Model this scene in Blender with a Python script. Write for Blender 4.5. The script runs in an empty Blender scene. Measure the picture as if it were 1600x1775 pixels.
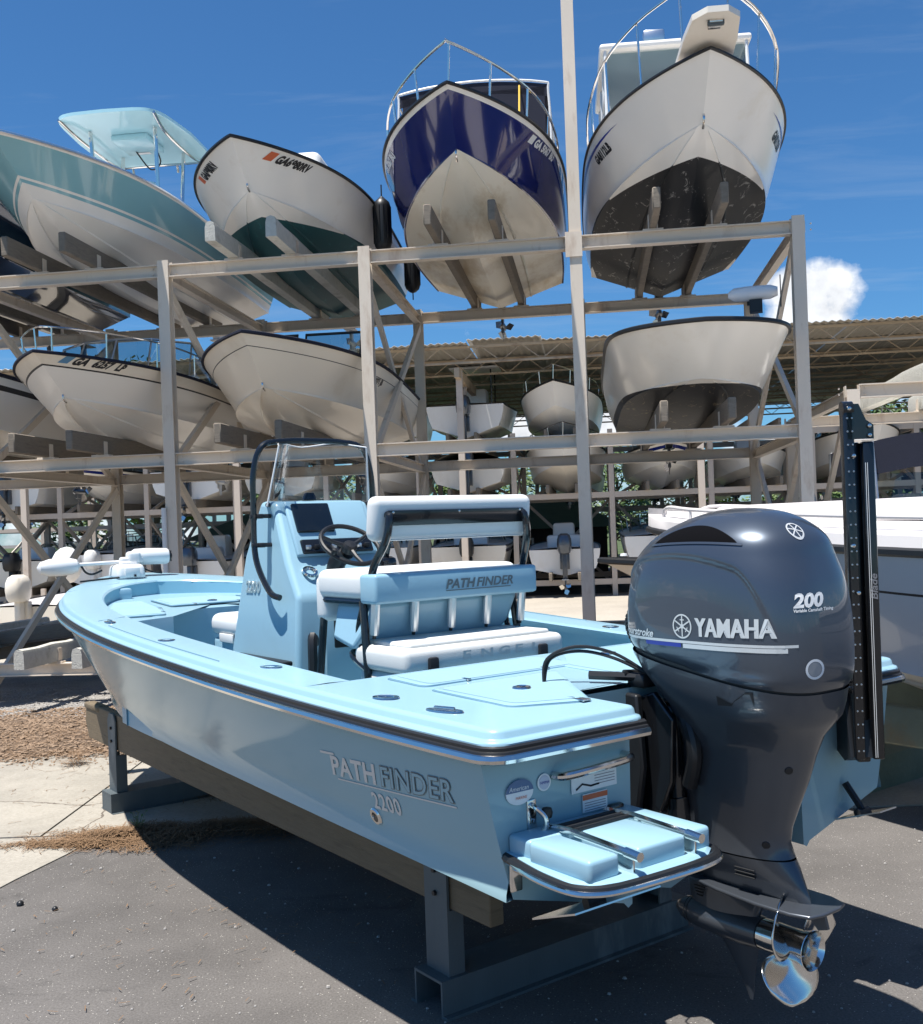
import bpy, bmesh, math, random
from mathutils import Vector, Matrix
from mathutils.bvhtree import BVHTree
random.seed(7)
PI = math.pi
rad = math.radians
scene = bpy.context.scene
col = scene.collection

# ------------------------------------------------------------------ camera
CAM_H = 2.09
F_PX, CX, CY, ROLL = 1820.0, 800.0, 913.0, math.atan(0.036)
cam_data = bpy.data.cameras.new('camera')
cam = bpy.data.objects.new('camera', cam_data)
col.objects.link(cam)
cam_data.sensor_fit = 'VERTICAL'
cam_data.sensor_height = 24.0
cam_data.lens = 24.0 * F_PX / 1775.0
cam_data.shift_y = (CY - 887.5) / 1775.0
cam_data.clip_start = 0.05
cam_data.clip_end = 2000.0
cam.matrix_world = (Matrix.Translation((0, 0, CAM_H)) @ Matrix.Rotation(rad(90), 4, 'X') @ Matrix.Rotation(-ROLL, 4, 'Z'))
scene.camera = cam

# ------------------------------------------------------------------ light
SUN_VEC = Vector((-0.23, -0.19, 1.0)).normalized()          # towards the sun
SUN_ELEV = math.asin(SUN_VEC.z)
SUN_AZ = math.atan2(SUN_VEC.x, SUN_VEC.y)                    # from +Y towards +X
sun_data = bpy.data.lights.new('sun', 'SUN')
sun_data.energy = 4.8
sun_data.angle = rad(0.53)
sun_data.color = (1.0, 0.955, 0.89)
sun = bpy.data.objects.new('sun', sun_data)
col.objects.link(sun)
sun.rotation_euler = SUN_VEC.to_track_quat('Z', 'Y').to_euler()
sun.location = (0, 0, 30)

world = bpy.data.worlds.new('World')
scene.world = world
world.use_nodes = True
wn, wl = world.node_tree.nodes, world.node_tree.links
wn.clear()
w_out = wn.new('ShaderNodeOutputWorld')
w_bg = wn.new('ShaderNodeBackground')
w_sky = wn.new('ShaderNodeTexSky')
w_sky.sky_type = 'NISHITA'
w_sky.sun_disc = False
w_sky.sun_elevation = SUN_ELEV
w_sky.sun_rotation = SUN_AZ
w_sky.altitude = 0.0
w_sky.air_density = 1.0
w_sky.dust_density = 0.35
w_sky.ozone_density = 3.2
w_bg.inputs['Strength'].default_value = 0.05


def wnode(kind, **kw):
    n = wn.new(kind)
    for k, v in kw.items():
        setattr(n, k, v)
    return n


def wmath(op, a, b=None, c=None, clamp=False):
    n = wn.new('ShaderNodeMath')
    n.operation = op
    n.use_clamp = clamp
    for i, s in enumerate((a, b, c)):
        if s is None:
            continue
        if hasattr(s, 'default_value') or hasattr(s, 'links'):
            wl.new(s, n.inputs[i])
        else:
            n.inputs[i].default_value = s
    return n.outputs[0]


tc = wn.new('ShaderNodeTexCoord')
sep = wn.new('ShaderNodeSeparateXYZ')
wl.new(tc.outputs['Generated'], sep.inputs[0])
# thin high cloud: stretched noise on a sky plane
zc_ = wmath('MAXIMUM', sep.outputs['Z'], 0.03)
px_ = wmath('DIVIDE', sep.outputs['X'], zc_)
py_ = wmath('DIVIDE', sep.outputs['Y'], zc_)
comb = wn.new('ShaderNodeCombineXYZ')
wl.new(px_, comb.inputs[0]); wl.new(py_, comb.inputs[1])
mp = wn.new('ShaderNodeMapping')
mp.inputs['Rotation'].default_value = (0, 0, rad(35))
mp.inputs['Scale'].default_value = (0.55, 1.5, 1.0)
wl.new(comb.outputs[0], mp.inputs[0])
cir = wn.new('ShaderNodeTexNoise')
cir.inputs['Scale'].default_value = 1.4
cir.inputs['Detail'].default_value = 9.0
cir.inputs['Roughness'].default_value = 0.62
cir.inputs['Distortion'].default_value = 0.6
wl.new(mp.outputs[0], cir.inputs['Vector'])
cirm = wmath('MULTIPLY', wmath('SMOOTHSTEP' if False else 'SUBTRACT', cir.outputs['Fac'], 0.50), 2.0, clamp=True)
cirm = wmath('MULTIPLY', cirm, 0.34)
# cumulus: puffy noise, denser towards the horizon
cu = wn.new('ShaderNodeTexNoise')
cu.inputs['Scale'].default_value = 3.1
cu.inputs['Detail'].default_value = 10.0
cu.inputs['Roughness'].default_value = 0.55
mp2 = wn.new('ShaderNodeMapping')
mp2.inputs['Location'].default_value = (3.7, 1.9, 0.35)
mp2.inputs['Scale'].default_value = (1.0, 1.0, 2.1)
wl.new(tc.outputs['Generated'], mp2.inputs[0])
wl.new(mp2.outputs[0], cu.inputs['Vector'])
lowness = wmath('SUBTRACT', 1.0, wmath('DIVIDE', sep.outputs['Z'], 0.20), clamp=True)
lowness = wmath('MULTIPLY', lowness, 0.17)
# two particular heaps of cloud
CLOUDS = [((1412, 520), 0.044, 0.040), ((1440, 492), 0.022, 0.020), ((1365, 500), 0.026, 0.022),
          ((1375, 800), 0.05, 0.03), ((980, 735), 0.09, 0.022), ((760, 640), 0.06, 0.012)]


def img_dir(x, y):
    dx, dy = x - CX, y - CY
    a, b = dx - 0.036 * dy, dy + 0.036 * dx
    return Vector((a / F_PX, 1.0, -b / F_PX)).normalized()


heap = None
for (pxy, rx, rz) in CLOUDS:
    d = img_dir(*pxy)
    az = math.atan2(d.x, d.y)
    dxn = wmath('DIVIDE', wmath('SUBTRACT', sep.outputs['X'], d.x), rx)
    dzn = wmath('DIVIDE', wmath('SUBTRACT', sep.outputs['Z'], d.z), rz)
    r2 = wmath('ADD', wmath('MULTIPLY', dxn, dxn), wmath('MULTIPLY', dzn, dzn))
    r2 = wmath('ADD', r2, wmath('MULTIPLY', wmath('LESS_THAN', sep.outputs['Y'], 0.0), 50.0))
    g = wmath('MULTIPLY', wmath('SUBTRACT', 1.25, r2, clamp=True), 0.36)
    heap = g if heap is None else wmath('MAXIMUM', heap, g)
cu2 = wn.new('ShaderNodeTexNoise')
cu2.inputs['Scale'].default_value = 26.0
cu2.inputs['Detail'].default_value = 8.0
cu2.inputs['Roughness'].default_value = 0.58
wl.new(tc.outputs['Generated'], cu2.inputs['Vector'])
dens = wmath('ADD', wmath('ADD', wmath('MULTIPLY', cu.outputs['Fac'], 0.45), wmath('MULTIPLY', cu2.outputs['Fac'], 0.55)), wmath('MAXIMUM', lowness, heap))
cum = wmath('MULTIPLY', wmath('SUBTRACT', dens, 0.635), 6.0, clamp=True)
cum = wmath('MULTIPLY', cum, wmath('GREATER_THAN', sep.outputs['Z'], -0.02))
# cloud brightness: thick parts a little greyer below
shade = wmath('MULTIPLY_ADD', cu2.outputs['Fac'], 13.0, 4.5)
ccol = wn.new('ShaderNodeCombineColor')
wl.new(wmath('MULTIPLY', shade, 0.97), ccol.inputs[0])
wl.new(shade, ccol.inputs[1])
wl.new(wmath('MULTIPLY', shade, 1.05), ccol.inputs[2])
w_tint = wn.new('ShaderNodeMixRGB')
w_tint.blend_type = 'MULTIPLY'
w_tint.inputs[0].default_value = 1.0
w_tint.inputs[2].default_value = (0.56, 1.04, 1.42, 1)
wl.new(w_sky.outputs[0], w_tint.inputs[1])
mixA = wn.new('ShaderNodeMixRGB')
wl.new(cirm, mixA.inputs[0])
wl.new(w_tint.outputs[0], mixA.inputs[1])
mixA.inputs[2].default_value = (6.5, 7.6, 8.8, 1)
mixB = wn.new('ShaderNodeMixRGB')
wl.new(cum, mixB.inputs[0])
wl.new(mixA.outputs[0], mixB.inputs[1])
wl.new(ccol.outputs[0], mixB.inputs[2])
wl.new(mixB.outputs[0], w_bg.inputs['Color'])
wl.new(w_bg.outputs[0], w_out.inputs['Surface'])

scene.view_settings.view_transform = 'Standard'
scene.view_settings.look = 'None'
scene.view_settings.gamma = 1.0
scene.view_settings.exposure = 0.85
scene.cycles.use_denoising = True
scene.cycles.max_bounces = 6
scene.cycles.sample_clamp_indirect = 8.0


# ------------------------------------------------------------------ materials
MATS = {}


def mat(name, color, rough=0.5, metal=0.0, coat=0.0, var=0.06, vscale=3.0, bump=0.0, bscale=40.0, grime=None, gamt=0.0, gscale=2.0, spec=0.5, coat_rough=0.04, trans=0.0, ior=1.45, gthr=0.55, stretch=(1, 1, 1), bdist=0.01):
    """A procedural surface: base colour with soft variation, optional grime patches and fine relief."""
    if name in MATS:
        return MATS[name]
    m = bpy.data.materials.new(name)
    m.use_nodes = True
    nt = m.node_tree
    N, L = nt.nodes, nt.links
    bs = N['Principled BSDF']
    bs.inputs['Roughness'].default_value = rough
    bs.inputs['Metallic'].default_value = metal
    bs.inputs['Coat Weight'].default_value = coat
    bs.inputs['Coat Roughness'].default_value = coat_rough
    bs.inputs['Specular IOR Level'].default_value = spec
    bs.inputs['IOR'].default_value = ior
    if trans:
        bs.inputs['Transmission Weight'].default_value = trans
    t = N.new('ShaderNodeTexCoord')
    mp = N.new('ShaderNodeMapping')
    mp.inputs['Scale'].default_value = stretch
    L.new(t.outputs['Object'], mp.inputs[0])
    no = N.new('ShaderNodeTexNoise')
    no.inputs['Scale'].default_value = vscale
    no.inputs['Detail'].default_value = 6.0
    no.inputs['Roughness'].default_value = 0.6
    L.new(mp.outputs[0], no.inputs['Vector'])
    mx = N.new('ShaderNodeMixRGB')
    c = Vector(color)
    mx.inputs[1].default_value = (*(c * (1 - var)), 1)
    mx.inputs[2].default_value = (*[min(1, x * (1 + var)) for x in c], 1)
    L.new(no.outputs['Fac'], mx.inputs[0])
    out = mx.outputs[0]
    if grime is not None:
        g = N.new('ShaderNodeTexNoise')
        g.inputs['Scale'].default_value = gscale
        g.inputs['Detail'].default_value = 8.0
        g.inputs['Roughness'].default_value = 0.65
        L.new(mp.outputs[0], g.inputs['Vector'])
        rp = N.new('ShaderNodeValToRGB')
        rp.color_ramp.elements[0].position = gthr
        rp.color_ramp.elements[1].position = min(1, gthr + 0.16)
        L.new(g.outputs['Fac'], rp.inputs[0])
        mul = N.new('ShaderNodeMath'); mul.operation = 'MULTIPLY'
        mul.inputs[1].default_value = gamt
        L.new(rp.outputs[0], mul.inputs[0])
        m2 = N.new('ShaderNodeMixRGB')
        L.new(mul.outputs[0], m2.inputs[0])
        L.new(out, m2.inputs[1])
        m2.inputs[2].default_value = (*grime, 1)
        out = m2.outputs[0]
    L.new(out, bs.inputs['Base Color'])
    if bump:
        bn = N.new('ShaderNodeTexNoise')
        bn.inputs['Scale'].default_value = bscale
        bn.inputs['Detail'].default_value = 4.0
        L.new(mp.outputs[0], bn.inputs['Vector'])
        bp = N.new('ShaderNodeBump')
        bp.inputs['Strength'].default_value = bump
        bp.inputs['Distance'].default_value = bdist
        L.new(bn.outputs['Fac'], bp.inputs['Height'])
        L.new(bp.outputs[0], bs.inputs['Normal'])
    m['out'] = 0
    MATS[name] = m
    return m


def s2l(r, g, b):
    f = lambda c: (c / 255) / 12.92 if c <= 10 else (((c / 255) + 0.055) / 1.055) ** 2.4
    return (f(r), f(g), f(b))


BLUE = (0.265, 0.440, 0.540)
M_deck = mat('pale_blue_gelcoat', BLUE, rough=0.34, coat=0.25, var=0.035, vscale=1.5, bump=0.05, bscale=220, coat_rough=0.12, grime=(0.23, 0.37, 0.44), gamt=0.35, gscale=3.0, gthr=0.56)
M_nonskid = mat('pale_blue_nonskid', (0.238, 0.400, 0.488), rough=0.75, coat=0.0, var=0.05, vscale=4, bump=0.7, bscale=260, bdist=0.004, grime=(0.22, 0.35, 0.41), gamt=0.5, gscale=2.2, gthr=0.52)
M_hullblue = mat('pale_blue_hull_gelcoat', (0.29, 0.44, 0.48), rough=0.09, coat=0.0, spec=0.25, var=0.03, vscale=1.2, bump=0.05, bscale=1.6, coat_rough=0.015, bdist=0.02)
M_liner = mat('blue_liner', (0.20, 0.41, 0.52), rough=0.4, coat=0.15, var=0.03, vscale=2)
M_seam = mat('dark_seam_gasket', (0.10, 0.20, 0.27), rough=0.8, var=0.1)  # dark blue of the hatch gaskets and deck joints
M_black = mat('black_rubber', (0.012, 0.013, 0.015), rough=0.42, var=0.2, vscale=20)
M_blackgloss = mat('black_powder_coat', (0.008, 0.009, 0.011), rough=0.18, coat=0.5, var=0.2, vscale=20, bump=0.05, bscale=300)
M_steel = mat('polished_stainless', (0.72, 0.70, 0.67), rough=0.13, metal=1.0, var=0.05, vscale=12)
M_alum = mat('brushed_aluminium', (0.70, 0.71, 0.72), rough=0.3, metal=1.0, var=0.06, vscale=30)
M_vinyl = mat('white_vinyl', (0.66, 0.67, 0.665), rough=0.45, var=0.03, vscale=8, bump=0.12, bscale=160, grime=(0.55, 0.55, 0.52), gamt=0.2, gscale=5)
M_white = mat('white_plastic', (0.66, 0.67, 0.67), rough=0.3, coat=0.3, var=0.02, vscale=6)
M_coolerw = mat('cooler_white', (0.62, 0.63, 0.61), rough=0.5, var=0.03, vscale=6, bump=0.1, bscale=120)
M_screen = mat('dark_display_glass', (0.006, 0.008, 0.010), rough=0.08, coat=1.0, var=0.1)
M_yamaha = mat('engine_metallic_grey', (0.075, 0.092, 0.118), rough=0.31, metal=0.6, coat=0.7, var=0.12, vscale=900, coat_rough=0.02)
M_yamaha2 = mat('engine_lower_grey', (0.070, 0.080, 0.096), rough=0.38, metal=0.5, coat=0.6, var=0.12, vscale=700, coat_rough=0.05)
M_decal = mat('silver_decal', (0.62, 0.64, 0.64), rough=0.35, metal=0.35, var=0.04, vscale=30)
M_decalw = mat('white_decal', (0.75, 0.76, 0.76), rough=0.4, var=0.04, vscale=30)
M_decalblue = mat('blue_decal', (0.02, 0.04, 0.30), rough=0.3, var=0.05)
M_decalred = mat('orange_decal', (0.60, 0.13, 0.05), rough=0.4, var=0.05)
M_decalblack = mat('black_letter_decal', (0.02, 0.02, 0.023), rough=0.45, var=0.1)
M_paint = mat('beige_rack_paint', (0.66, 0.575, 0.475), rough=0.5, var=0.07, vscale=1.6, bump=0.08, bscale=60, grime=(0.34, 0.215, 0.13), gamt=0.6, gscale=3.2, gthr=0.56, stretch=(1, 1, 0.3))
M_wood = mat('weathered_bunk_wood', (0.20, 0.17, 0.135), rough=0.85, var=0.3, vscale=9, bump=0.5, bscale=30, stretch=(1, 1, 6), grime=(0.10, 0.085, 0.07), gamt=0.6, gscale=3)
M_woodnew = mat('treated_lumber', (0.145, 0.112, 0.072), rough=0.8, var=0.25, vscale=7, bump=0.35, bscale=26, stretch=(1, 1, 9), grime=(0.085, 0.068, 0.045), gamt=0.7, gscale=4)
M_carpet = mat('bunk_carpet', (0.50, 0.49, 0.44), rough=1.0, var=0.22, vscale=16, bump=0.9, bscale=70, grime=(0.22, 0.20, 0.15), gamt=0.7, gscale=3)
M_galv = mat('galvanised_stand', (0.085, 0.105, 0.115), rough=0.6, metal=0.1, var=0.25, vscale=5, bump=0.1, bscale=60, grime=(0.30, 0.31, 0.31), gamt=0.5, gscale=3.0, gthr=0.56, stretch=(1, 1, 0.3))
def sheet_glass(name, tint, fac):
    m = bpy.data.materials.new(name); m.use_nodes = True
    N, L = m.node_tree.nodes, m.node_tree.links
    N.remove(N['Principled BSDF'])
    tr = N.new('ShaderNodeBsdfTransparent'); tr.inputs[0].default_value = (*tint, 1)
    gl = N.new('ShaderNodeBsdfGlossy'); gl.inputs['Roughness'].default_value = 0.02
    no = N.new('ShaderNodeTexNoise'); no.inputs['Scale'].default_value = 6.0
    lw = N.new('ShaderNodeLayerWeight'); lw.inputs['Blend'].default_value = 0.25
    mu = N.new('ShaderNodeMath'); mu.operation = 'MULTIPLY_ADD'; mu.inputs[1].default_value = 0.5; mu.inputs[2].default_value = fac
    L.new(lw.outputs['Fresnel'], mu.inputs[0])
    bp = N.new('ShaderNodeBump'); bp.inputs['Strength'].default_value = 0.03; L.new(no.outputs['Fac'], bp.inputs['Height']); L.new(bp.outputs[0], gl.inputs['Normal'])
    mx = N.new('ShaderNodeMixShader'); L.new(mu.outputs[0], mx.inputs[0]); L.new(tr.outputs[0], mx.inputs[1]); L.new(gl.outputs[0], mx.inputs[2])
    L.new(mx.outputs[0], N['Material Output'].inputs['Surface'])
    return m
M_glass = sheet_glass('clear_acrylic', (0.93, 0.95, 0.95), 0.04)
M_tint = sheet_glass('tinted_glass', (0.45, 0.54, 0.57), 0.06)
M_canvas = mat('navy_canvas', (0.010, 0.013, 0.028), rough=0.9, var=0.15, vscale=6, bump=0.2, bscale=90)
M_tan = mat('tan_boat_cover', (0.33, 0.28, 0.20), rough=0.95, var=0.12, vscale=5, bump=0.4, bscale=14)
M_tail = mat('boat_bottom_dark', (0.03, 0.035, 0.04), rough=0.6, var=0.2, vscale=8)


# ------------------------------------------------------------------ mesh helpers
class MB:
    """Collects faces, then builds ONE mesh object."""

    def __init__(self):
        self.v, self.f, self.m = [], [], []

    def add(self, verts, faces, mi=0):
        o = len(self.v)
        self.v.extend([tuple(p) for p in verts])
        for q in faces:
            self.f.append(tuple(i + o for i in q)); self.m.append(mi)
        return self

    def quad(self, a, b, c, d, mi=0):
        return self.add([a, b, c, d], [(0, 1, 2, 3)], mi)

    def box(self, c, s, mi=0, R=None):
        x, y, z = (k / 2 for k in s)
        vs = [Vector(p) for p in ((-x, -y, -z), (x, -y, -z), (x, y, -z), (-x, y, -z), (-x, -y, z), (x, -y, z), (x, y, z), (-x, y, z))]
        if R is not None:
            vs = [R @ p for p in vs]
        c = Vector(c)
        return self.add([p + c for p in vs], [(0, 3, 2, 1), (4, 5, 6, 7), (0, 1, 5, 4), (1, 2, 6, 5), (2, 3, 7, 6), (3, 0, 4, 7)], mi)

    def rbox(self, c, s, r=0.01, seg=2, mi=0, R=None, taper=None):
        bm = bmesh.new()
        bmesh.ops.create_cube(bm, size=1.0)
        for p in bm.verts:
            k = 1.0
            p.co = Vector((p.co.x * s[0], p.co.y * s[1], p.co.z * s[2]))
            if taper and p.co.z > 0:
                p.co.x *= taper[0]; p.co.y *= taper[1]
        r = min(r, min(s) * 0.49)
        bmesh.ops.bevel(bm, geom=list(bm.edges), offset=r, segments=seg, profile=0.5, affect='EDGES')
        vs = [p.co.copy() for p in bm.verts]
        bm.verts.index_update()
        fs = [[q.index for q in fa.verts] for fa in bm.faces]
        bm.free()
        if R is not None:
            vs = [R @ p for p in vs]
        c = Vector(c)
        return self.add([p + c for p in vs], fs, mi)

    def tube(self, pts, r, seg=8, mi=0, cap=True, closed=False):
        pts = [Vector(p) for p in pts]
        n = len(pts)
        rs = r if isinstance(r, (list, tuple)) else [r] * n
        rings = []
        up = None
        for i, p in enumerate(pts):
            if closed:
                t = pts[(i + 1) % n] - pts[i - 1]
            else:
                t = (pts[min(i + 1, n - 1)] - pts[max(i - 1, 0)])
            if t.length < 1e-9:
                t = Vector((0, 0, 1))
            t.normalize()
            if up is None:
                up = Vector((0, 0, 1)) if abs(t.z) < 0.9 else Vector((1, 0, 0))
            sx = up - t * up.dot(t)
            if sx.length < 1e-6:
                sx = t.orthogonal()
            sx.normalize()
            up = sx
            sy = t.cross(sx)
            rings.append([p + (sx * math.cos(2 * PI * k / seg) + sy * math.sin(2 * PI * k / seg)) * rs[i] for k in range(seg)])
        vs = [q for rg in rings for q in rg]
        fs = []
        m = n if closed else n - 1
        for i in range(m):
            j = (i + 1) % n
            for k in range(seg):
                k2 = (k + 1) % seg
                fs.append((i * seg + k, i * seg + k2, j * seg + k2, j * seg + k))
        if cap and not closed:
            fs.append(tuple(reversed(range(seg))))
            fs.append(tuple((n - 1) * seg + k for k in range(seg)))
        return self.add(vs, fs, mi)

    def bar(self, a, b, w, h, mi=0, up=(0, 0, 1)):
        """rectangular bar from a to b: w across, h along up"""
        a, b, up = Vector(a), Vector(b), Vector(up)
        t = (b - a).normalized()
        s = t.cross(up)
        if s.length < 1e-6:
            s = t.orthogonal()
        s.normalize()
        u = s.cross(t)
        vs = []
        for p in (a, b):
            for (i, j) in ((-1, -1), (1, -1), (1, 1), (-1, 1)):
                vs.append(p + s * (i * w / 2) + u * (j * h / 2))
        return self.add(vs, [(0, 1, 2, 3), (7, 6, 5, 4), (0, 4, 5, 1), (1, 5, 6, 2), (2, 6, 7, 3), (3, 7, 4, 0)], mi)

    def ibeam(self, a, b, w, h, tf, tw, mi=0, up=(0, 0, 1)):
        """wide-flange section: flanges w wide, h deep along up"""
        a, b, up = Vector(a), Vector(b), Vector(up)
        t = (b - a).normalized()
        s = t.cross(up).normalized()
        u = s.cross(t)
        pr = [(-w / 2, -h / 2), (w / 2, -h / 2), (w / 2, -h / 2 + tf), (tw / 2, -h / 2 + tf), (tw / 2, h / 2 - tf), (w / 2, h / 2 - tf),
              (w / 2, h / 2), (-w / 2, h / 2), (-w / 2, h / 2 - tf), (-tw / 2, h / 2 - tf), (-tw / 2, -h / 2 + tf), (-w / 2, -h / 2 + tf)]
        vs = [p + s * x + u * y for p in (a, b) for x, y in pr]
        n = 12
        fs = [(i, (i + 1) % n, n + (i + 1) % n, n + i) for i in range(n)]
        fs += [(11, 2, 1, 0), (8, 7, 6, 5), (9, 8, 5, 4), (10, 9, 4, 3), (11, 10, 3, 2)]
        fs += [tuple(n + i for i in q[::-1]) for q in [(11, 2, 1, 0), (8, 7, 6, 5), (9, 8, 5, 4), (10, 9, 4, 3), (11, 10, 3, 2)]]
        return self.add(vs, fs, mi)

    def grid(self, rows, mi=0, closed_u=False, closed_v=False, flip=False):
        """rows: list of equal-length point lists"""
        n, k = len(rows), len(rows[0])
        fs = []
        for i in range(n if closed_u else n - 1):
            for j in range(k if closed_v else k - 1):
                a, b = i * k + j, i * k + (j + 1) % k
                c, d = ((i + 1) % n) * k + (j + 1) % k, ((i + 1) % n) * k + j
                fs.append((a, d, c, b) if flip else (a, b, c, d))
        return self.add([p for r in rows for p in r], fs, mi)

    def lathe(self, prof, axis_o=(0, 0, 0), axis=(0, 0, 1), seg=24, mi=0):
        """prof: (radius, height) pairs"""
        az = Vector(axis).normalized()
        ax = az.orthogonal().normalized()
        ay = az.cross(ax)
        o = Vector(axis_o)
        rows = [[o + az * h + (ax * math.cos(2 * PI * k / seg) + ay * math.sin(2 * PI * k / seg)) * max(r, 1e-4) for k in range(seg)] for r, h in prof]
        return self.grid(rows, mi, closed_v=True)

    def prism(self, poly, a, b, mi=0):
        """poly: 3D points of one face; extruded along vector b (Vector), starting at offset a"""
        a, b = Vector(a), Vector(b)
        n = len(poly)
        vs = [Vector(p) + a for p in poly] + [Vector(p) + a + b for p in poly]
        fs = [tuple(range(n)), tuple(reversed(range(n, 2 * n)))]
        fs += [(i, n + i, n + (i + 1) % n, (i + 1) % n) for i in range(n)]
        return self.add(vs, fs, mi)

    def build(self, name, mats, parent=None, smooth=35, fix=True):
        me = bpy.data.meshes.new(name)
        me.from_pydata(self.v, [], self.f)
        ml = mats if isinstance(mats, (list, tuple)) else [mats]
        for m in ml:
            me.materials.append(m)
        if len(ml) > 1:
            me.polygons.foreach_set('material_index', self.m)
        me.validate()
        if fix:
            bm = bmesh.new(); bm.from_mesh(me)
            bmesh.ops.recalc_face_normals(bm, faces=bm.faces)
            bm.to_mesh(me); bm.free()
        if smooth:
            me.polygons.foreach_set('use_smooth', [True] * len(me.polygons))
            me.set_sharp_from_angle(angle=rad(smooth))
        me.update()
        o = bpy.data.objects.new(name, me)
        col.objects.link(o)
        if parent is not None:
            o.parent = parent
        return o


def tag(o, label=None, cat=None, group=None, kind=None):
    if label: o['label'] = label
    if cat: o['category'] = cat
    if group: o['group'] = group
    if kind: o['kind'] = kind
    return o


def empty(name, loc=(0, 0, 0), rz=0.0, rx=0.0, ry=0.0, label=None, cat=None, group=None):
    o = bpy.data.objects.new(name, None)
    o.empty_display_size = 0.2
    col.objects.link(o)
    o.location = loc
    o.rotation_euler = (rx, ry, rz)
    return tag(o, label, cat, group)


def copy_tree(o, parent=None):
    c = o.copy()
    col.objects.link(c)
    c.parent = parent
    for ch in list(o.children):
        copy_tree(ch, c)
    return c


def cr(tab, t):
    """smooth (Catmull-Rom, non-uniform) interpolation of (t, value) rows"""
    n = len(tab)
    if t <= tab[0][0]: return tab[0][1]
    if t >= tab[-1][0]: return tab[-1][1]
    for i in range(n - 1):
        if tab[i][0] <= t <= tab[i + 1][0]:
            break
    x0, y0 = tab[i]; x1, y1 = tab[i + 1]
    h = x1 - x0
    s = (t - x0) / h
    m0 = (y1 - tab[i - 1][1]) / (x1 - tab[i - 1][0]) if i > 0 else (y1 - y0) / h
    m1 = (tab[i + 2][1] - y0) / (tab[i + 2][0] - x0) if i < n - 2 else (y1 - y0) / h
    s2, s3 = s * s, s * s * s
    return (2 * s3 - 3 * s2 + 1) * y0 + (s3 - 2 * s2 + s) * h * m0 + (-2 * s3 + 3 * s2) * y1 + (s3 - s2) * h * m1


def smoothpath(pts, n=6, closed=False):
    pts = [Vector(p) for p in pts]
    out = []
    m = len(pts)
    for i in range(m if closed else m - 1):
        p0 = pts[i - 1] if (i > 0 or closed) else pts[0]
        p1, p2 = pts[i], pts[(i + 1) % m]
        p3 = pts[(i + 2) % m] if (i + 2 < m or closed) else pts[-1]
        for k in range(n):
            s = k / n
            out.append(0.5 * ((2 * p1) + (p2 - p0) * s + (2 * p0 - 5 * p1 + 4 * p2 - p3) * s * s + (3 * p1 - p0 - 3 * p2 + p3) * s ** 3))
    if not closed:
        out.append(pts[-1])
    return out


_tc = {}


def text_geo(body, size=1.0, shear=0.0, bold=0.0, space=1.0, xs=1.0, res=3):
    """flat outline of a line of writing: (verts2d, faces); x from 0 to its width, baseline at 0"""
    key = (body, size, shear, bold, space, xs, res)
    if key in _tc:
        return _tc[key]
    cu = bpy.data.curves.new('txt', 'FONT')
    cu.body = body
    cu.size = size
    cu.shear = shear
    cu.offset = bold
    cu.space_character = space
    cu.resolution_u = res
    cu.fill_mode = 'FRONT'
    ob = bpy.data.objects.new('txt', cu)
    col.objects.link(ob)
    bpy.context.view_layer.update()
    dg = bpy.context.evaluated_depsgraph_get()
    me = bpy.data.meshes.new_from_object(ob.evaluated_get(dg))
    vs = [(p.co.x * xs, p.co.y) for p in me.vertices]
    fs = [tuple(q.vertices) for q in me.polygons]
    bpy.data.objects.remove(ob)
    bpy.data.meshes.remove(me)
    bpy.data.curves.remove(cu)
    x0 = min((p[0] for p in vs), default=0)
    vs = [(p[0] - x0, p[1]) for p in vs]
    _tc[key] = (vs, fs)
    return vs, fs


def bvh_of(o):
    me = o.data
    return BVHTree.FromPolygons([v.co.copy() for v in me.vertices], [tuple(p.vertices) for p in me.polygons])


def project(mb, vs2, fs, org, ex, ey, ray, bvh, off=0.003, mi=0, thick=0.0):
    """lay flat artwork on a surface: org + x*ex + y*ey, thrown along ray until it meets bvh"""
    org, ex, ey, ray = Vector(org), Vector(ex), Vector(ey), Vector(ray).normalized()
    out = []
    for x, y in vs2:
        p = org + ex * x + ey * y
        hit, nor, idx, d = bvh.ray_cast(p, ray)
        if hit is None:
            out.append(None)
        else:
            if nor.dot(ray) > 0: nor = -nor
            out.append(hit + nor * off)
    good = [q for q in fs if all(out[i] is not None for i in q)]
    pts = [(p if p is not None else Vector((0, 0, 0))) for p in out]
    mb.add(pts, good, mi)
    if thick:
        # raised edge
        from collections import Counter
        ed = Counter()
        for q in good:
            for a, b in zip(q, q[1:] + q[:1]):
                ed[(a, b)] += 1
        base = [p + ray * (off + thick) for p in pts]
        o = len(mb.v)
        mb.v.extend([tuple(p) for p in pts] + [tuple(p) for p in base])
        n = len(pts)
        for (a, b) in ed:
            if (b, a) not in ed:
                mb.f.append((o + b, o + a, o + n + a, o + n + b)); mb.m.append(mi)


def disc2(r, n=20, r0=0.0):
    if r0:
        vs = [(r * math.cos(2 * PI * k / n), r * math.sin(2 * PI * k / n)) for k in range(n)] + [(r0 * math.cos(2 * PI * k / n), r0 * math.sin(2 * PI * k / n)) for k in range(n)]
        return vs, [(k, (k + 1) % n, n + (k + 1) % n, n + k) for k in range(n)]
    return [(0, 0)] + [(r * math.cos(2 * PI * k / n), r * math.sin(2 * PI * k / n)) for k in range(n)], [(0, 1 + k, 1 + (k + 1) % n) for k in range(n)]


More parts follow.
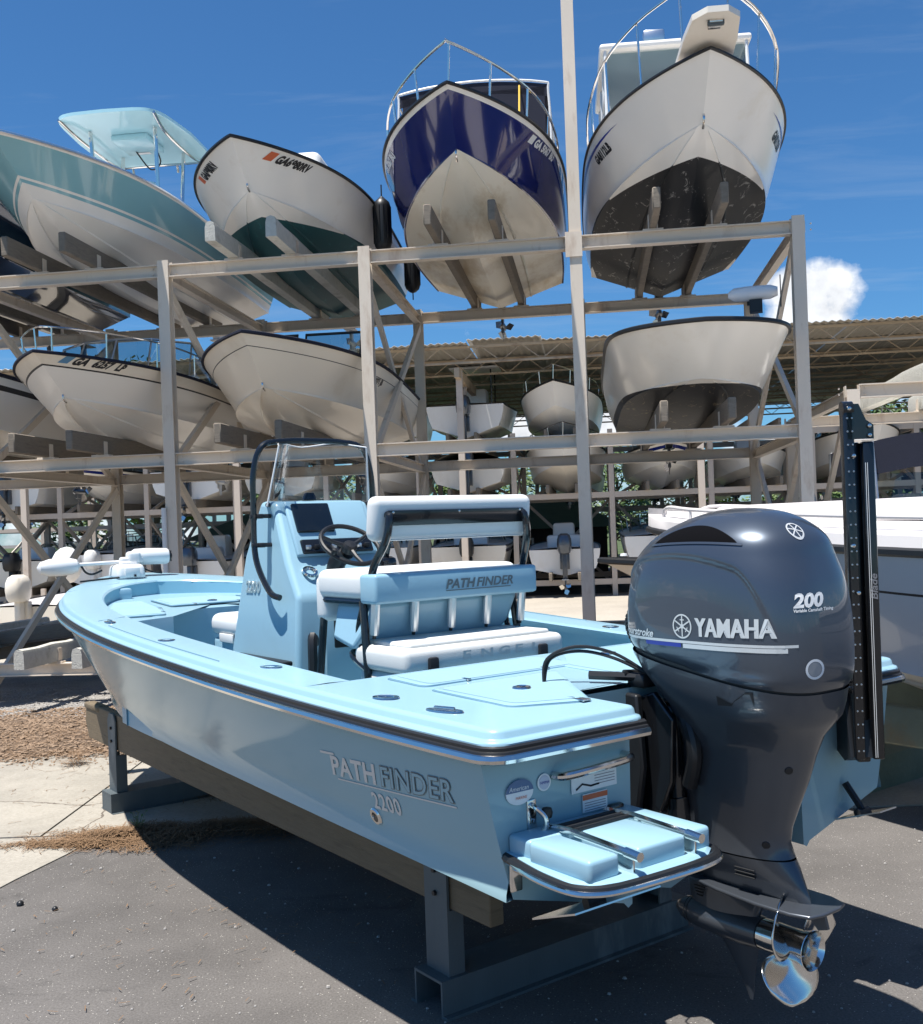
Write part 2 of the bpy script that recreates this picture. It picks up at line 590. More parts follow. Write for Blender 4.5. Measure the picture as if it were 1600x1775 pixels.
def strip2(x0, y0, x1, y1, nx=8, ny=1):
    vs = [(x0 + (x1 - x0) * i / nx, y0 + (y1 - y0) * j / ny) for j in range(ny + 1) for i in range(nx + 1)]
    fs = [(j * (nx + 1) + i, j * (nx + 1) + i + 1, (j + 1) * (nx + 1) + i + 1, (j + 1) * (nx + 1) + i) for j in range(ny) for i in range(nx)]
    return vs, fs


def xf2(geo, sx=1.0, sy=1.0, dx=0.0, dy=0.0, rot=0.0):
    vs, fs = geo
    c, s = math.cos(rot), math.sin(rot)
    return [((x * sx) * c - (y * sy) * s + dx, (x * sx) * s + (y * sy) * c + dy) for x, y in vs], fs
# ------------------------------------------------------------------ ground
def ground_mat(name, c1, c2, speck=None, samt=0.0, scale=60.0, rough=0.9, bump=0.6, patch=0.12, pscale=0.5, crack=None, bdist=0.006, stain=None):
    m = bpy.data.materials.new(name)
    m.use_nodes = True
    N, L = m.node_tree.nodes, m.node_tree.links
    bs = N['Principled BSDF']
    bs.inputs['Roughness'].default_value = rough
    bs.inputs['Specular IOR Level'].default_value = 0.3
    t = N.new('ShaderNodeTexCoord')
    fine = N.new('ShaderNodeTexNoise'); fine.inputs['Scale'].default_value = scale; fine.inputs['Detail'].default_value = 5; fine.inputs['Roughness'].default_value = 0.7
    big = N.new('ShaderNodeTexNoise'); big.inputs['Scale'].default_value = pscale; big.inputs['Detail'].default_value = 7; big.inputs['Roughness'].default_value = 0.62
    L.new(t.outputs['Object'], fine.inputs['Vector']); L.new(t.outputs['Object'], big.inputs['Vector'])
    mx = N.new('ShaderNodeMixRGB')
    mx.inputs[1].default_value = (*c1, 1); mx.inputs[2].default_value = (*c2, 1)
    rp = N.new('ShaderNodeValToRGB'); rp.color_ramp.elements[0].position = 0.3; rp.color_ramp.elements[1].position = 0.7
    L.new(fine.outputs['Fac'], rp.inputs[0]); L.new(rp.outputs[0], mx.inputs[0])
    br = N.new('ShaderNodeValToRGB')
    br.color_ramp.elements[0].position = 0.34; br.color_ramp.elements[0].color = (1 - patch * 2.2, 1 - patch * 2.2, 1 - patch * 2.2, 1)
    br.color_ramp.elements[1].position = 0.6; br.color_ramp.elements[1].color = (1 + patch * 0.4, 1 + patch * 0.4, 1 + patch * 0.4, 1)
    L.new(big.outputs['Fac'], br.inputs[0])
    mu = N.new('ShaderNodeMixRGB'); mu.blend_type = 'MULTIPLY'; mu.inputs[0].default_value = 1
    L.new(mx.outputs[0], mu.inputs[1]); L.new(br.outputs[0], mu.inputs[2])
    out = mu.outputs[0]
    if stain:
        st = N.new('ShaderNodeTexNoise'); st.inputs['Scale'].default_value = 1.3; st.inputs['Detail'].default_value = 9; st.inputs['Roughness'].default_value = 0.7; st.inputs['Distortion'].default_value = 0.8
        mp = N.new('ShaderNodeMapping'); mp.inputs['Scale'].default_value = (0.8, 1.7, 1); mp.inputs['Location'].default_value = (4.2, 1.3, 0)
        L.new(t.outputs['Object'], mp.inputs[0]); L.new(mp.outputs[0], st.inputs['Vector'])
        sr = N.new('ShaderNodeValToRGB'); sr.color_ramp.elements[0].position = 0.59; sr.color_ramp.elements[1].position = 0.70
        L.new(st.outputs['Fac'], sr.inputs[0])
        sm = N.new('ShaderNodeMath'); sm.operation = 'MULTIPLY'; sm.inputs[1].default_value = 0.65; L.new(sr.outputs[0], sm.inputs[0])
        m3 = N.new('ShaderNodeMixRGB'); L.new(sm.outputs[0], m3.inputs[0]); L.new(out, m3.inputs[1]); m3.inputs[2].default_value = (*stain, 1)
        out = m3.outputs[0]
    if speck:
        vo = N.new('ShaderNodeTexVoronoi'); vo.inputs['Scale'].default_value = 115.0
        L.new(t.outputs['Object'], vo.inputs['Vector'])
        sx = N.new('ShaderNodeSeparateXYZ'); L.new(vo.outputs['Color'], sx.inputs[0])
        gt = N.new('ShaderNodeMath'); gt.operation = 'GREATER_THAN'; gt.inputs[1].default_value = 1 - samt; L.new(sx.outputs[0], gt.inputs[0])
        lt = N.new('ShaderNodeMath'); lt.operation = 'LESS_THAN'; lt.inputs[1].default_value = 0.30; L.new(vo.outputs['Distance'], lt.inputs[0])
        an = N.new('ShaderNodeMath'); an.operation = 'MULTIPLY'; L.new(gt.outputs[0], an.inputs[0]); L.new(lt.outputs[0], an.inputs[1])
        m4 = N.new('ShaderNodeMixRGB'); L.new(an.outputs[0], m4.inputs[0]); L.new(out, m4.inputs[1]); m4.inputs[2].default_value = (*speck, 1)
        out = m4.outputs[0]
    if crack:
        cv = N.new('ShaderNodeTexVoronoi'); cv.feature = 'DISTANCE_TO_EDGE'; cv.inputs['Scale'].default_value = 0.42
        wn_ = N.new('ShaderNodeTexNoise'); wn_.inputs['Scale'].default_value = 1.6; wn_.inputs['Detail'].default_value = 7
        L.new(t.outputs['Object'], wn_.inputs['Vector'])
        av = N.new('ShaderNodeMixRGB'); av.inputs[0].default_value = 0.32; L.new(t.outputs['Object'], av.inputs[1]); L.new(wn_.outputs['Color'], av.inputs[2])
        L.new(av.outputs[0], cv.inputs['Vector'])
        cl = N.new('ShaderNodeMath'); cl.operation = 'LESS_THAN'; cl.inputs[1].default_value = 0.0022; L.new(cv.outputs['Distance'], cl.inputs[0])
        m5 = N.new('ShaderNodeMixRGB'); L.new(cl.outputs[0], m5.inputs[0]); L.new(out, m5.inputs[1]); m5.inputs[2].default_value = (*crack, 1)
        out = m5.outputs[0]
    L.new(out, bs.inputs['Base Color'])
    bp = N.new('ShaderNodeBump'); bp.inputs['Strength'].default_value = bump; bp.inputs['Distance'].default_value = bdist
    L.new(fine.outputs['Fac'], bp.inputs['Height']); L.new(bp.outputs[0], bs.inputs['Normal'])
    return m


G_asphalt = ground_mat('old_asphalt', (0.084, 0.078, 0.073), (0.168, 0.157, 0.149), speck=(0.42, 0.40, 0.36), samt=0.05, scale=95, patch=0.13, pscale=0.8, stain=(0.036, 0.034, 0.033))
G_concrete = ground_mat('pale_concrete', (0.275, 0.252, 0.212), (0.365, 0.338, 0.292), scale=45, patch=0.10, pscale=0.9, bump=0.25, rough=0.85, crack=(0.13, 0.11, 0.09))
G_lane = ground_mat('far_concrete_lane', (0.33, 0.295, 0.245), (0.42, 0.38, 0.325), scale=14, patch=0.10, pscale=0.25, bump=0.2)
G_mulch = ground_mat('brown_mulch', (0.075, 0.053, 0.037), (0.24, 0.17, 0.12), scale=55, patch=0.16, pscale=1.2, bump=1.0, bdist=0.02)
G_gravel = ground_mat('grey_gravel', (0.18, 0.17, 0.16), (0.50, 0.47, 0.43), scale=48, patch=0.12, pscale=1.0, bump=1.0, bdist=0.03)
G_grass = ground_mat('scrub_grass', (0.035, 0.06, 0.02), (0.10, 0.13, 0.05), scale=6, patch=0.2, pscale=0.3)

mb = MB()
mb.quad((-600, -60, 0), (600, -60, 0), (600, 900, 0), (-600, 900, 0))
tag(mb.build('ground', G_asphalt, smooth=0), kind='structure')

# concrete slabs beside the asphalt, each its own piece with open joints
pad = empty('concrete_pavement'); tag(pad, kind='structure')
slab_edges_x = [-12.4, -9.4, -6.4, -3.05, -0.4, 2.4, 5.2, 8.0]
for i in range(len(slab_edges_x) - 1):
    for (y0, y1) in ((7.42, 10.28),):
        x0, x1 = slab_edges_x[i], slab_edges_x[i + 1]
        b = MB()
        dz = random.uniform(0.0, 0.004)
        b.box(((x0 + x1) / 2, (y0 + y1) / 2, 0.003 + dz / 2), (x1 - x0 - 0.016, y1 - y0 - 0.016, 0.012 + dz))
        b.build('slab', G_concrete, pad, smooth=0)
for poly in ([(-6.39, 5.35), (-4.2, 5.5), (-3.25, 5.75), (-2.93, 6.1), (-2.84, 6.5), (-2.70, 7.0), (-2.62, 7.404), (-6.39, 7.404)], [(-12.4, 5.3), (-6.41, 5.35), (-6.41, 7.404), (-12.4, 7.404)]):
    b = MB()
    b.prism([(x, y, -0.006) for x, y in poly], (0, 0, 0), (0, 0, 0.014))
    b.build('slab', G_concrete, pad, smooth=0)

# mulch bed and gravel in front of the rack: uneven sheets
def wavy_sheet(name, x0, x1, y0f, y1f, mat_, z, nx=60, ny=10, amp=0.012):
    rows = []
    rr = random.Random(len(name) * 7 + 3)
    for j in range(ny + 1):
        r = []
        for i in range(nx + 1):
            x = x0 + (x1 - x0) * i / nx
            ya, yb = y0f(x), y1f(x)
            y = ya + (yb - ya) * j / ny
            zz = z + (rr.uniform(0, amp) if 0 < j < ny else 0)
            r.append((x, y, zz))
        rows.append(r)
    m = MB(); m.grid(rows)
    return tag(m.build(name, mat_, smooth=60), kind='structure')


wob = lambda x, a, k, p: a * math.sin(x * k + p) + a * 0.6 * math.sin(x * k * 2.7 + p * 2) + a * 0.35 * math.sin(x * 7.1 * k + p)
wavy_sheet('gravel_bed', -16, 9, lambda x: 12.0 + wob(x, .18, 1.3, 0.4), lambda x: 18.4, G_gravel, 0.009)
wavy_sheet('mulch_bed', -16, 9, lambda x: 10.20 + wob(x, .07, 1.7, 0.0), lambda x: 12.9 + wob(x, .16, 1.1, 1.2), G_mulch, 0.015)
mb = MB()
mb.quad((-40, 18.3, 0.006), (40, 18.3, 0.006), (40, 30.6, 0.006), (-40, 30.6, 0.006))
tag(mb.build('concrete_lane', G_lane, smooth=0), kind='structure')
mb = MB()
mb.quad((-300, 48, 0.005), (300, 48, 0.005), (300, 400, 0.005), (-300, 400, 0.005))
tag(mb.build('grass_field', G_grass, smooth=0), kind='structure')

# loose mulch chips, pine needles and gravel stones
M_needle = mat('dry_pine_needles', (0.20, 0.122, 0.066), rough=0.9, var=0.45, vscale=3.5)
M_chip = mat('mulch_chips', (0.25, 0.175, 0.118), rough=0.95, var=0.55, vscale=5.0)
M_stone = mat('gravel_stones', (0.30, 0.285, 0.27), rough=0.9, var=0.5, vscale=6.0)
rs = random.Random(11)


def needles(mb, cx, cy, n, sx, sy, zmax, lmin=0.06, lmax=0.20, z0=0.012, ang=None):
    for _ in range(n):
        r = rs.gauss(0, 0.5); q = rs.gauss(0, 0.5)
        x, y = cx + r * sx, cy + q * sy
        a = rs.uniform(0, PI) if ang is None else rs.gauss(ang, 0.55)
        l = rs.uniform(lmin, lmax)
        dx, dy = math.cos(a) * l / 2, math.sin(a) * l / 2
        f = max(0.0, 1 - (r * r + q * q))
        za = z0 + rs.uniform(0, zmax) * (0.25 + f); zb = z0 + rs.uniform(0, zmax) * (0.25 + f)
        w = rs.uniform(0.0012, 0.0028)
        nx, ny = -math.sin(a) * w, math.cos(a) * w
        k = rs.uniform(-.02, .02)
        mb.add([(x - dx - nx, y - dy - ny, za), (x - dx + nx, y - dy + ny, za), (x + nx - ny * 0 + k, y + ny + k, (za + zb) / 2 + .006), (x - nx + k, y - ny + k, (za + zb) / 2 + .006), (x + dx + nx, y + dy + ny, zb), (x + dx - nx, y + dy - ny, zb)],
               [(0, 1, 2, 3), (3, 2, 4, 5)])


def chips(mb, n, xr, yf, smin, smax, z=0.018, lift=0.02):
    for _ in range(n):
        x = rs.uniform(*xr)
        ya, yb = yf(x)
        y = rs.uniform(ya, yb)
        a = rs.uniform(0, 2 * PI)
        l, w = rs.uniform(smin, smax), rs.uniform(smin, smax) * 0.4
        c, s = math.cos(a), math.sin(a)
        t = rs.uniform(-0.4, 0.4); zz = z + rs.uniform(0, lift)
        h = rs.uniform(.004, .012)
        base = [(x + c * l / 2 - s * w / 2, y + s * l / 2 + c * w / 2, zz + t * l / 2), (x - c * l / 2 - s * w / 2, y - s * l / 2 + c * w / 2, zz - t * l / 2),
                (x - c * l / 2 + s * w / 2, y - s * l / 2 - c * w / 2, zz - t * l / 2), (x + c * l / 2 + s * w / 2, y + s * l / 2 - c * w / 2, zz + t * l / 2)]
        top = (x, y, zz + h)
        mb.add(base + [top], [(0, 1, 4), (1, 2, 4), (2, 3, 4), (3, 0, 4)])


mb = MB()
chips(mb, 9000, (-7.2, -1.2), lambda x: (10.1 + wob(x, .07, 1.7, 0.0) - .1, 13.0), 0.02, 0.075)
chips(mb, 500, (-7.2, -1.2), lambda x: (9.7, 10.3), 0.015, 0.05, z=0.014, lift=0.003)
tag(mb.build('mulch_litter', M_chip, smooth=0, fix=False), 'loose brown mulch chips strewn in front of the rack', 'mulch', kind='stuff')
mb = MB()
for (cx, cy, n, sx, sy, zm) in ((-2.50, 7.34, 700, .34, .10, .045), (-2.25, 7.42, 800, .40, .15, .06), (-2.62, 7.18, 500, .36, .08, .03), (-2.02, 7.30, 600, .34, .17, .05), (-1.70, 7.48, 700, .42, .13, .05), (-1.35, 7.36, 600, .46, .20, .04), (-.95, 7.55, 450, .40, .16, .04), (-2.95, 7.22, 260, .34, .07, .015), (-2.85, 7.40, 160, .30, .16, .01), (-2.2, 7.10, 260, .5, .12, .012), (-1.75, 8.75, 500, .34, .16, .03), (-2.05, 8.45, 260, .5, .22, .01)):
    needles(mb, cx, cy, n, sx, sy, zm)
needles(mb, -3.9, 11.2, 2600, 3.2, 1.3, 0.03)
needles(mb, -3.6, 10.25, 700, 1.6, 0.28, 0.02)
needles(mb, -3.4, 8.6, 120, 1.8, 1.2, 0.003, 0.03, 0.12)
needles(mb, -1.4, 5.4, 140, 1.6, 1.4, 0.003, 0.02, 0.06)
needles(mb, -3.66, 9.75, 120, 0.10, 0.14, 0.10)
tag(mb.build('pine_straw', M_needle, smooth=0, fix=False), 'dry brown pine needles gathered along the edge of the asphalt', 'pine needles', kind='stuff')
mb = MB()
chips(mb, 5000, (-8.5, -1.5), lambda x: (12.3, 14.8), 0.02, 0.06, z=0.014, lift=0.012)
tag(mb.build('gravel', M_stone, smooth=0, fix=False), 'loose grey gravel stones under the rack', 'gravel', kind='stuff')
mb = MB()
for _ in range(420):
    x, y = rs.uniform(-3.4, 3.5), rs.uniform(3.2, 7.0)
    s = rs.choice([.004, .005, .006, .009]) * rs.uniform(.7, 1.4)
    mb.lathe([(0.001, 0), (s, s * .25), (s * .7, s * .9), (0.001, s * 1.1)], (x, y, 0.0), seg=5)
tag(mb.build('loose_grit', M_stone, smooth=0, fix=False), 'small loose stones and grit scattered on the asphalt', 'grit', kind='stuff')
for (x, y, s) in ((-2.62, 6.05, .022), (-2.38, 5.95, .018)):
    b = MB(); b.lathe([(0.001, 0), (s, s * .3), (s * .9, s * .8), (s * .4, s * 1.2), (0.001, s * 1.25)], (0, 0, 0), seg=7)
    o = b.build('tar_lump', M_black, smooth=60); o.location = (x, y, 0.001); o.rotation_euler = (0, 0, x * 9)
    tag(o, 'small black lump on the asphalt, ' + ('the one nearer the left edge' if x < -2.5 else 'the one nearer the boat'), 'lump')
# a weed growing from the joint and a pine tuft on the slab
M_weed = mat('weed_green', (0.10, 0.15, 0.04), rough=0.7, var=0.3, vscale=20)
mb = MB()
for k in range(26):
    a = rs.uniform(0, 2 * PI); r = rs.uniform(0.01, .07); h = rs.uniform(.02, .17)
    c = Vector((math.cos(a) * r * (.4 + h * 4), math.sin(a) * r * (.4 + h * 4), h)); d = Vector((math.cos(a), math.sin(a), .5)).normalized() * .028
    s = Vector((-math.sin(a), math.cos(a), 0)) * .008
    mb.add([c, c + d * .5 + s, c + d, c + d * .5 - s], [(0, 1, 2, 3)])
    mb.tube([(0, 0, 0), c * .6, c], .0014, 3)
o = mb.build('weed', M_weed, smooth=0, fix=False); o.location = (-2.36, 7.42, 0.01)
tag(o, 'little green weed sprouting from the straw beside the pavement edge', 'weed')

# ------------------------------------------------------------------ the near rack
PHI = rad(7.3)
E_, N_ = Vector((math.cos(PHI), -math.sin(PHI), 0)), Vector((math.sin(PHI), math.cos(PHI), 0))
RACK_O = Vector((-3.639, 13.3, 0))
BAY, RDEP = 2.587, 3.9
LV = (0.45, 3.07, 5.45)
BH, BW = 0.158, 0.13


def rack_frame(root, ks, bay, dep, levels, top, mat_, tall=None, lod=False, skip_front=()):
    ZT = levels[-1]
    def I(mb, a, b, w, h, up=(0, 0, 1)):
        if lod: mb.bar(a, b, w, h, up=up)
        else: mb.ibeam(a, b, w, h, 0.012, 0.011, up=up)
    for k in ks:
        x = k * bay
        for y in (0.0, dep):
            b = MB()
            zt = top if not (tall and k in tall and y == 0) else tall[k]
            I(b, (x, y, 0), (x, y, zt), 0.145, 0.15, up=(0, 1, 0))
            if not lod:
                b.box((x, y, 0.012), (0.28, 0.28, 0.024))
            po = b.build('post', mat_, root, smooth=0)
            if not lod:
                for z in levels:
                    for s_ in (-1, 1):
                        c = MB(); c.box((x + s_ * 0.077, y, z), (0.010, 0.10, 0.13))
                        for q in (-.035, .035): c.lathe([(.001, .012), (.010, .012), (.011, 0)], (x + s_ * 0.15, y - 0.02 if y else y - 0.02, z + q), (0, -1, 0), 6)
                        c.build('connection_clip', mat_, po, smooth=0)
        for z in levels:
            b = MB(); I(b, (x, 0.078, z - 0.03), (x, dep - 0.078, z - 0.03), 0.10, 0.13); b.build('tie_beam', mat_, root, smooth=0)
        zs = [0.25] + list(levels[1:])
        for z0, z1 in zip(zs[:-1], zs[1:]):
            for s in (0, 1):
                a = Vector((x + (0.03 if s else -0.03), 0.10, z0 if s else z1 - 0.16)); c = Vector((x + (0.03 if s else -0.03), dep - 0.10, z1 - 0.16 if s else z0))
                b = MB(); b.bar(a, c, 0.055, 0.10); b.build('brace', mat_, root, smooth=0)
    for k0, k1 in zip(ks[:-1], ks[1:]):
        if lod:
            for z0, z1 in zip([0.2] + list(levels[1:-1]), levels[1:]):
                for s in (0, 1):
                    b = MB(); b.bar((k0 * bay + .08, dep + (.03 if s else -.03), z0 if s else z1 - .1), (k1 * bay - .08, dep + (.03 if s else -.03), z1 - .1 if s else z0), 0.05, 0.09); b.build('brace', mat_, root, smooth=0)
        for z in levels:
            for y in (0.0, dep):
                b = MB(); I(b, (k0 * bay + 0.074, y, z), (k1 * bay - 0.074, y, z), BW, BH); b.build('beam', mat_, root, smooth=0)


def bunks(root, xs_, z, mat_, y0=-0.85, y1=4.5, w=0.09, h=0.24, name='bunk', carpet=False, brackets=True, dep=RDEP):
    for x in xs_:
        b = MB()
        if carpet:
            n = 14
            pr = [(-w / 2, 0), (-w / 2 * .96, h * .7), (-w * .36, h * .93), (0, h), (w * .36, h * .93), (w / 2 * .96, h * .7), (w / 2, 0)]
            rows = []
            for i in range(n + 1):
                y = y0 + (y1 - y0) * i / n
                k = 1 + rs.uniform(-.05, .05)
                rows.append([(x + px * k, y, z + pz * k) for px, pz in pr])
            b.grid(rows, closed_v=True)
            for r in (rows[0], rows[-1]): b.add(r, [tuple(range(7))])
        else:
            b.rbox((x, (y0 + y1) / 2, z + h / 2), (w, y1 - y0, h), 0.012, 1)
        o = b.build(name, mat_, root, smooth=40)
        if brackets:
            for y in (0.0, dep):
                c = MB()
                for s in (-1, 1):
                    c.box((x + s * (w / 2 + 0.006), y, z + 0.07), (0.01, 0.09, 0.19))
                c.box((x, y, z - 0.014), (0.24, 0.11, 0.02))
                c.build('bracket', M_paint, o, smooth=0)


rack = empty('boat_rack', RACK_O, -PHI, label='tall beige steel storage rack holding boats on two upper levels', cat='rack')
KS = [-2, -1, 0, 1, 2, 3]
rack_frame(rack, KS, BAY, RDEP, LV, 5.45 + 0.13, M_paint, tall={2: 10.5})
# short side pipe on one post and a bolted splice on the tall one
b = MB(); b.tube([(-0.085, -0.10, 0.4), (-0.085, -0.10, 2.46)], 0.032, 10); b.build('conduit_pipe', M_white, rack)
b = MB(); b.box((2 * BAY - 0.02, -0.088, 5.42), (0.20, 0.014, 0.30)); b.build('splice_plate', M_paint, rack, smooth=0)
BUNKZ = {}
for li, z in enumerate(LV):
    zb = z + BH / 2 + 0.026
    BUNKZ[li] = zb + 0.24
    for k in KS[:-1]:
        xc = (k + 0.5) * BAY
        if li == 0 and k > 0: continue
        if li == 1 and k == 1: continue
        bunks(rack, (xc - 0.37, xc + 0.37), zb, M_carpet if (li == 0 or (li == 2 and k == 0)) else M_wood, w=0.13 if (li == 0 or (li == 2 and k == 0)) else 0.09, carpet=(li == 0 or (li == 2 and k == 0)))


def rack_pt(s, n, z):
    p = RACK_O + E_ * s + N_ * n
    return Vector((p.x, p.y, z))


# ------------------------------------------------------------------ rack to the right
rack2 = empty('boat_rack', rack_pt(3 * BAY + 0.55, 0.0, 0), -PHI, label='beige steel rack at the right edge with carpeted bunks and no boat on top', cat='rack')
rack_frame(rack2, [0.0, 1.0, 2.0], 3.0, RDEP, (0.45, 3.50), 3.52, M_paint, lod=False)
bunks(rack2, (1.00, 1.95), 3.60, M_carpet, y0=-0.95, y1=4.4, w=0.16, h=0.27, carpet=True)
bunks(rack2, (1.0, 1.85), 0.56, M_carpet, y0=-0.6, y1=4.2, w=0.14, h=0.22, carpet=True)

# ------------------------------------------------------------------ far rack
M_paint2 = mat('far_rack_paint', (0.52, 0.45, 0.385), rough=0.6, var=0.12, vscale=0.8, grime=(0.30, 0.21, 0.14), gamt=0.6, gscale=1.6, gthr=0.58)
FAR_O = Vector((1.55, 30.0, 0))
FBAY, FDEP, FLV = 2.75, 4.2, (0.40, 2.85, 4.40)
far = empty('boat_rack', FAR_O, -PHI, label='long beige boat rack across the concrete lane, under the shed roof', cat='rack')
FKS = list(range(-7, 8))
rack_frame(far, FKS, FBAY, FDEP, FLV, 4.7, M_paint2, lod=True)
for li, z in enumerate(FLV):
    for k in FKS[:-1]:
        xc = (k + .5) * FBAY
        bunks(far, (xc - .4, xc + .4), z + BH / 2, M_wood, y0=-0.8, y1=4.9, brackets=False)
def far_pt(s, n, z):
    p = FAR_O + E_ * s + N_ * n
    return Vector((p.x, p.y, z))
# one more row behind it
FAR2_O = FAR_O + N_ * 12.0
far2 = empty('boat_rack', FAR2_O, -PHI, label='rearmost boat rack, seen only in slivers behind the long far rack', cat='rack')
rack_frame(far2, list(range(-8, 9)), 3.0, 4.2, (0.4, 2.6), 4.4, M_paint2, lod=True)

# ------------------------------------------------------------------ shed
shed = empty('boat_shed', FAR_O + N_ * -2.0, -PHI, label='open boat shed with corrugated metal roof on light trusses', cat='shed')
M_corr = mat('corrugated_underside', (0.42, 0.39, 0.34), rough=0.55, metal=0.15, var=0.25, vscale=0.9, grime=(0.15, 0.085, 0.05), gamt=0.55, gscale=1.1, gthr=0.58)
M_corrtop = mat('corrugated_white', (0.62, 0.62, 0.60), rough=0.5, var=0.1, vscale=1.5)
SH_X0, SH_X1, SH_D, SH_Z0, SH_Z1 = -21.0, 19.0, 18.0, 7.0, 6.85
M_truss = mat('rusty_truss_paint', (0.46, 0.36, 0.25), rough=0.7, var=0.25, vscale=1.2, grime=(0.17, 0.08, 0.04), gamt=.7, gscale=1.3)
pw = 1.0
prof = []
for i in range(21):
    t = i / 20
    prof.append((t * pw, 0.022 * math.sin(t * 5 * 2 * PI)))
def panel_mesh(seed):
    r = random.Random(seed)
    b = MB(); rows = []
    y0 = r.uniform(-0.12, 0.05)
    bend = r.choice([0, 0, 0.03, 0.09])
    for j in range(5):
        y = y0 + (SH_D - y0) * j / 4 if j else y0
        rows.append([(x, y, SH_Z0 + (SH_Z1 - SH_Z0) * y / SH_D + z + (bend if j == 0 else 0)) for x, z in prof])
    b.grid(rows)
    rows2 = [[(x, y, z + 0.012) for x, y, z in rw] for rw in rows]
    b.grid(rows2, 1, flip=True)
    b.grid([rows[0], rows2[0]], 1)
    return b
pms = []
for q in range(5):
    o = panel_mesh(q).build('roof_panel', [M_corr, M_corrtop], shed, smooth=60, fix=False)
    o.location = (SH_X0 + q * pw, 0, 0)
    pms.append(o)
for i in range(5, int((SH_X1 - SH_X0) / pw)):
    o = pms[rs.randrange(5)].copy(); col.objects.link(o); o.parent = shed
    o.location = (SH_X0 + i * pw, 0, rs.uniform(-.01, .01))
for j in range(9):
    y = 0.25 + j * (SH_D - 0.5) / 8
    zt = SH_Z0 + (SH_Z1 - SH_Z0) * y / SH_D - 0.06
    hh = 0.42
    b = MB()
    b.bar((SH_X0, y, zt), (SH_X1, y, zt), 0.06, 0.06)
    b.bar((SH_X0, y, zt - hh), (SH_X1, y, zt - hh), 0.06, 0.055)
    n = int((SH_X1 - SH_X0) / 0.55)
    for i in range(n):
        xa, xb = SH_X0 + i * 0.55, SH_X0 + (i + 1) * 0.55
        b.bar((xa, y, zt if i % 2 else zt - hh), (xb, y, zt - hh if i % 2 else zt), 0.022, 0.022)
    b.build('roof_truss', M_truss, shed, smooth=0)
for i in range(7):
    x = SH_X0 + 0.5 + i * 6.4
    b = MB(); b.bar((x, 0.1, SH_Z0 - 0.75), (x, SH_D - 0.1, SH_Z1 - 0.75), 0.14, 0.26); b.build('rafter', M_truss, shed, smooth=0)
    for y in (0.6, SH_D * 0.5, SH_D - 0.4):
        b = MB(); b.bar((x, y, 0), (x, y, SH_Z0 - 0.62), 0.17, 0.17, up=(0, 1, 0)); b.build('post', M_paint2, shed, smooth=0)
        b = MB(); b.bar((x, y + .05, SH_Z0 - 2.2), (x, y + 1.4, SH_Z0 - 0.85), 0.08, 0.08); b.build('knee_brace', M_paint2, shed, smooth=0)

# ------------------------------------------------------------------ low building with green roof, far trees
M_shingle = mat('green_shingles', (0.16, 0.24, 0.19), rough=0.9, var=0.2, vscale=4, bump=0.5, bscale=20)
M_darkwall = mat('dark_brown_siding', (0.05, 0.038, 0.034), rough=0.8, var=0.2, vscale=3)
def low_building(x0, x1, y, label):
    r = empty('store_building', (x0, y, 0), -PHI, label=label, cat='building')
    w = x1 - x0
    b = MB(); b.box((w / 2, 3, 1.0), (w, 6, 2.0)); b.build('wall', M_darkwall, r, smooth=0)
    b = MB()
    b.add([(-.5, -.6, 1.92), (w + .5, -.6, 1.92), (w + .5, 6.6, 1.92), (-.5, 6.6, 1.92), (1.2, 3, 3.05), (w - 1.2, 3, 3.05)], [(0, 1, 5, 4), (1, 2, 5), (2, 3, 4, 5), (3, 0, 4), (3, 2, 1, 0)])
    b.build('roof', M_shingle, r, smooth=0)
    nwin = max(1, int(w / 3.2))
    for i in range(nwin):
        f = MB(); cx = (i + .5) * w / nwin; f.box((cx, -0.03, 1.1), (1.0, .05, 1.0)); fo = f.build('window_frame', M_white, r, smooth=0)
        g = MB(); g.box((cx, -0.062, 1.1), (.84, .02, .84)); g.build('pane', M_screen, fo, smooth=0)
low_building(-9.6, -3.2, 38.5, 'low dark building with a green shingle roof, seen through the left racks')
low_building(-1.0, 5.2, 38.0, 'low dark building with a green shingle roof, behind the middle of the far rack')

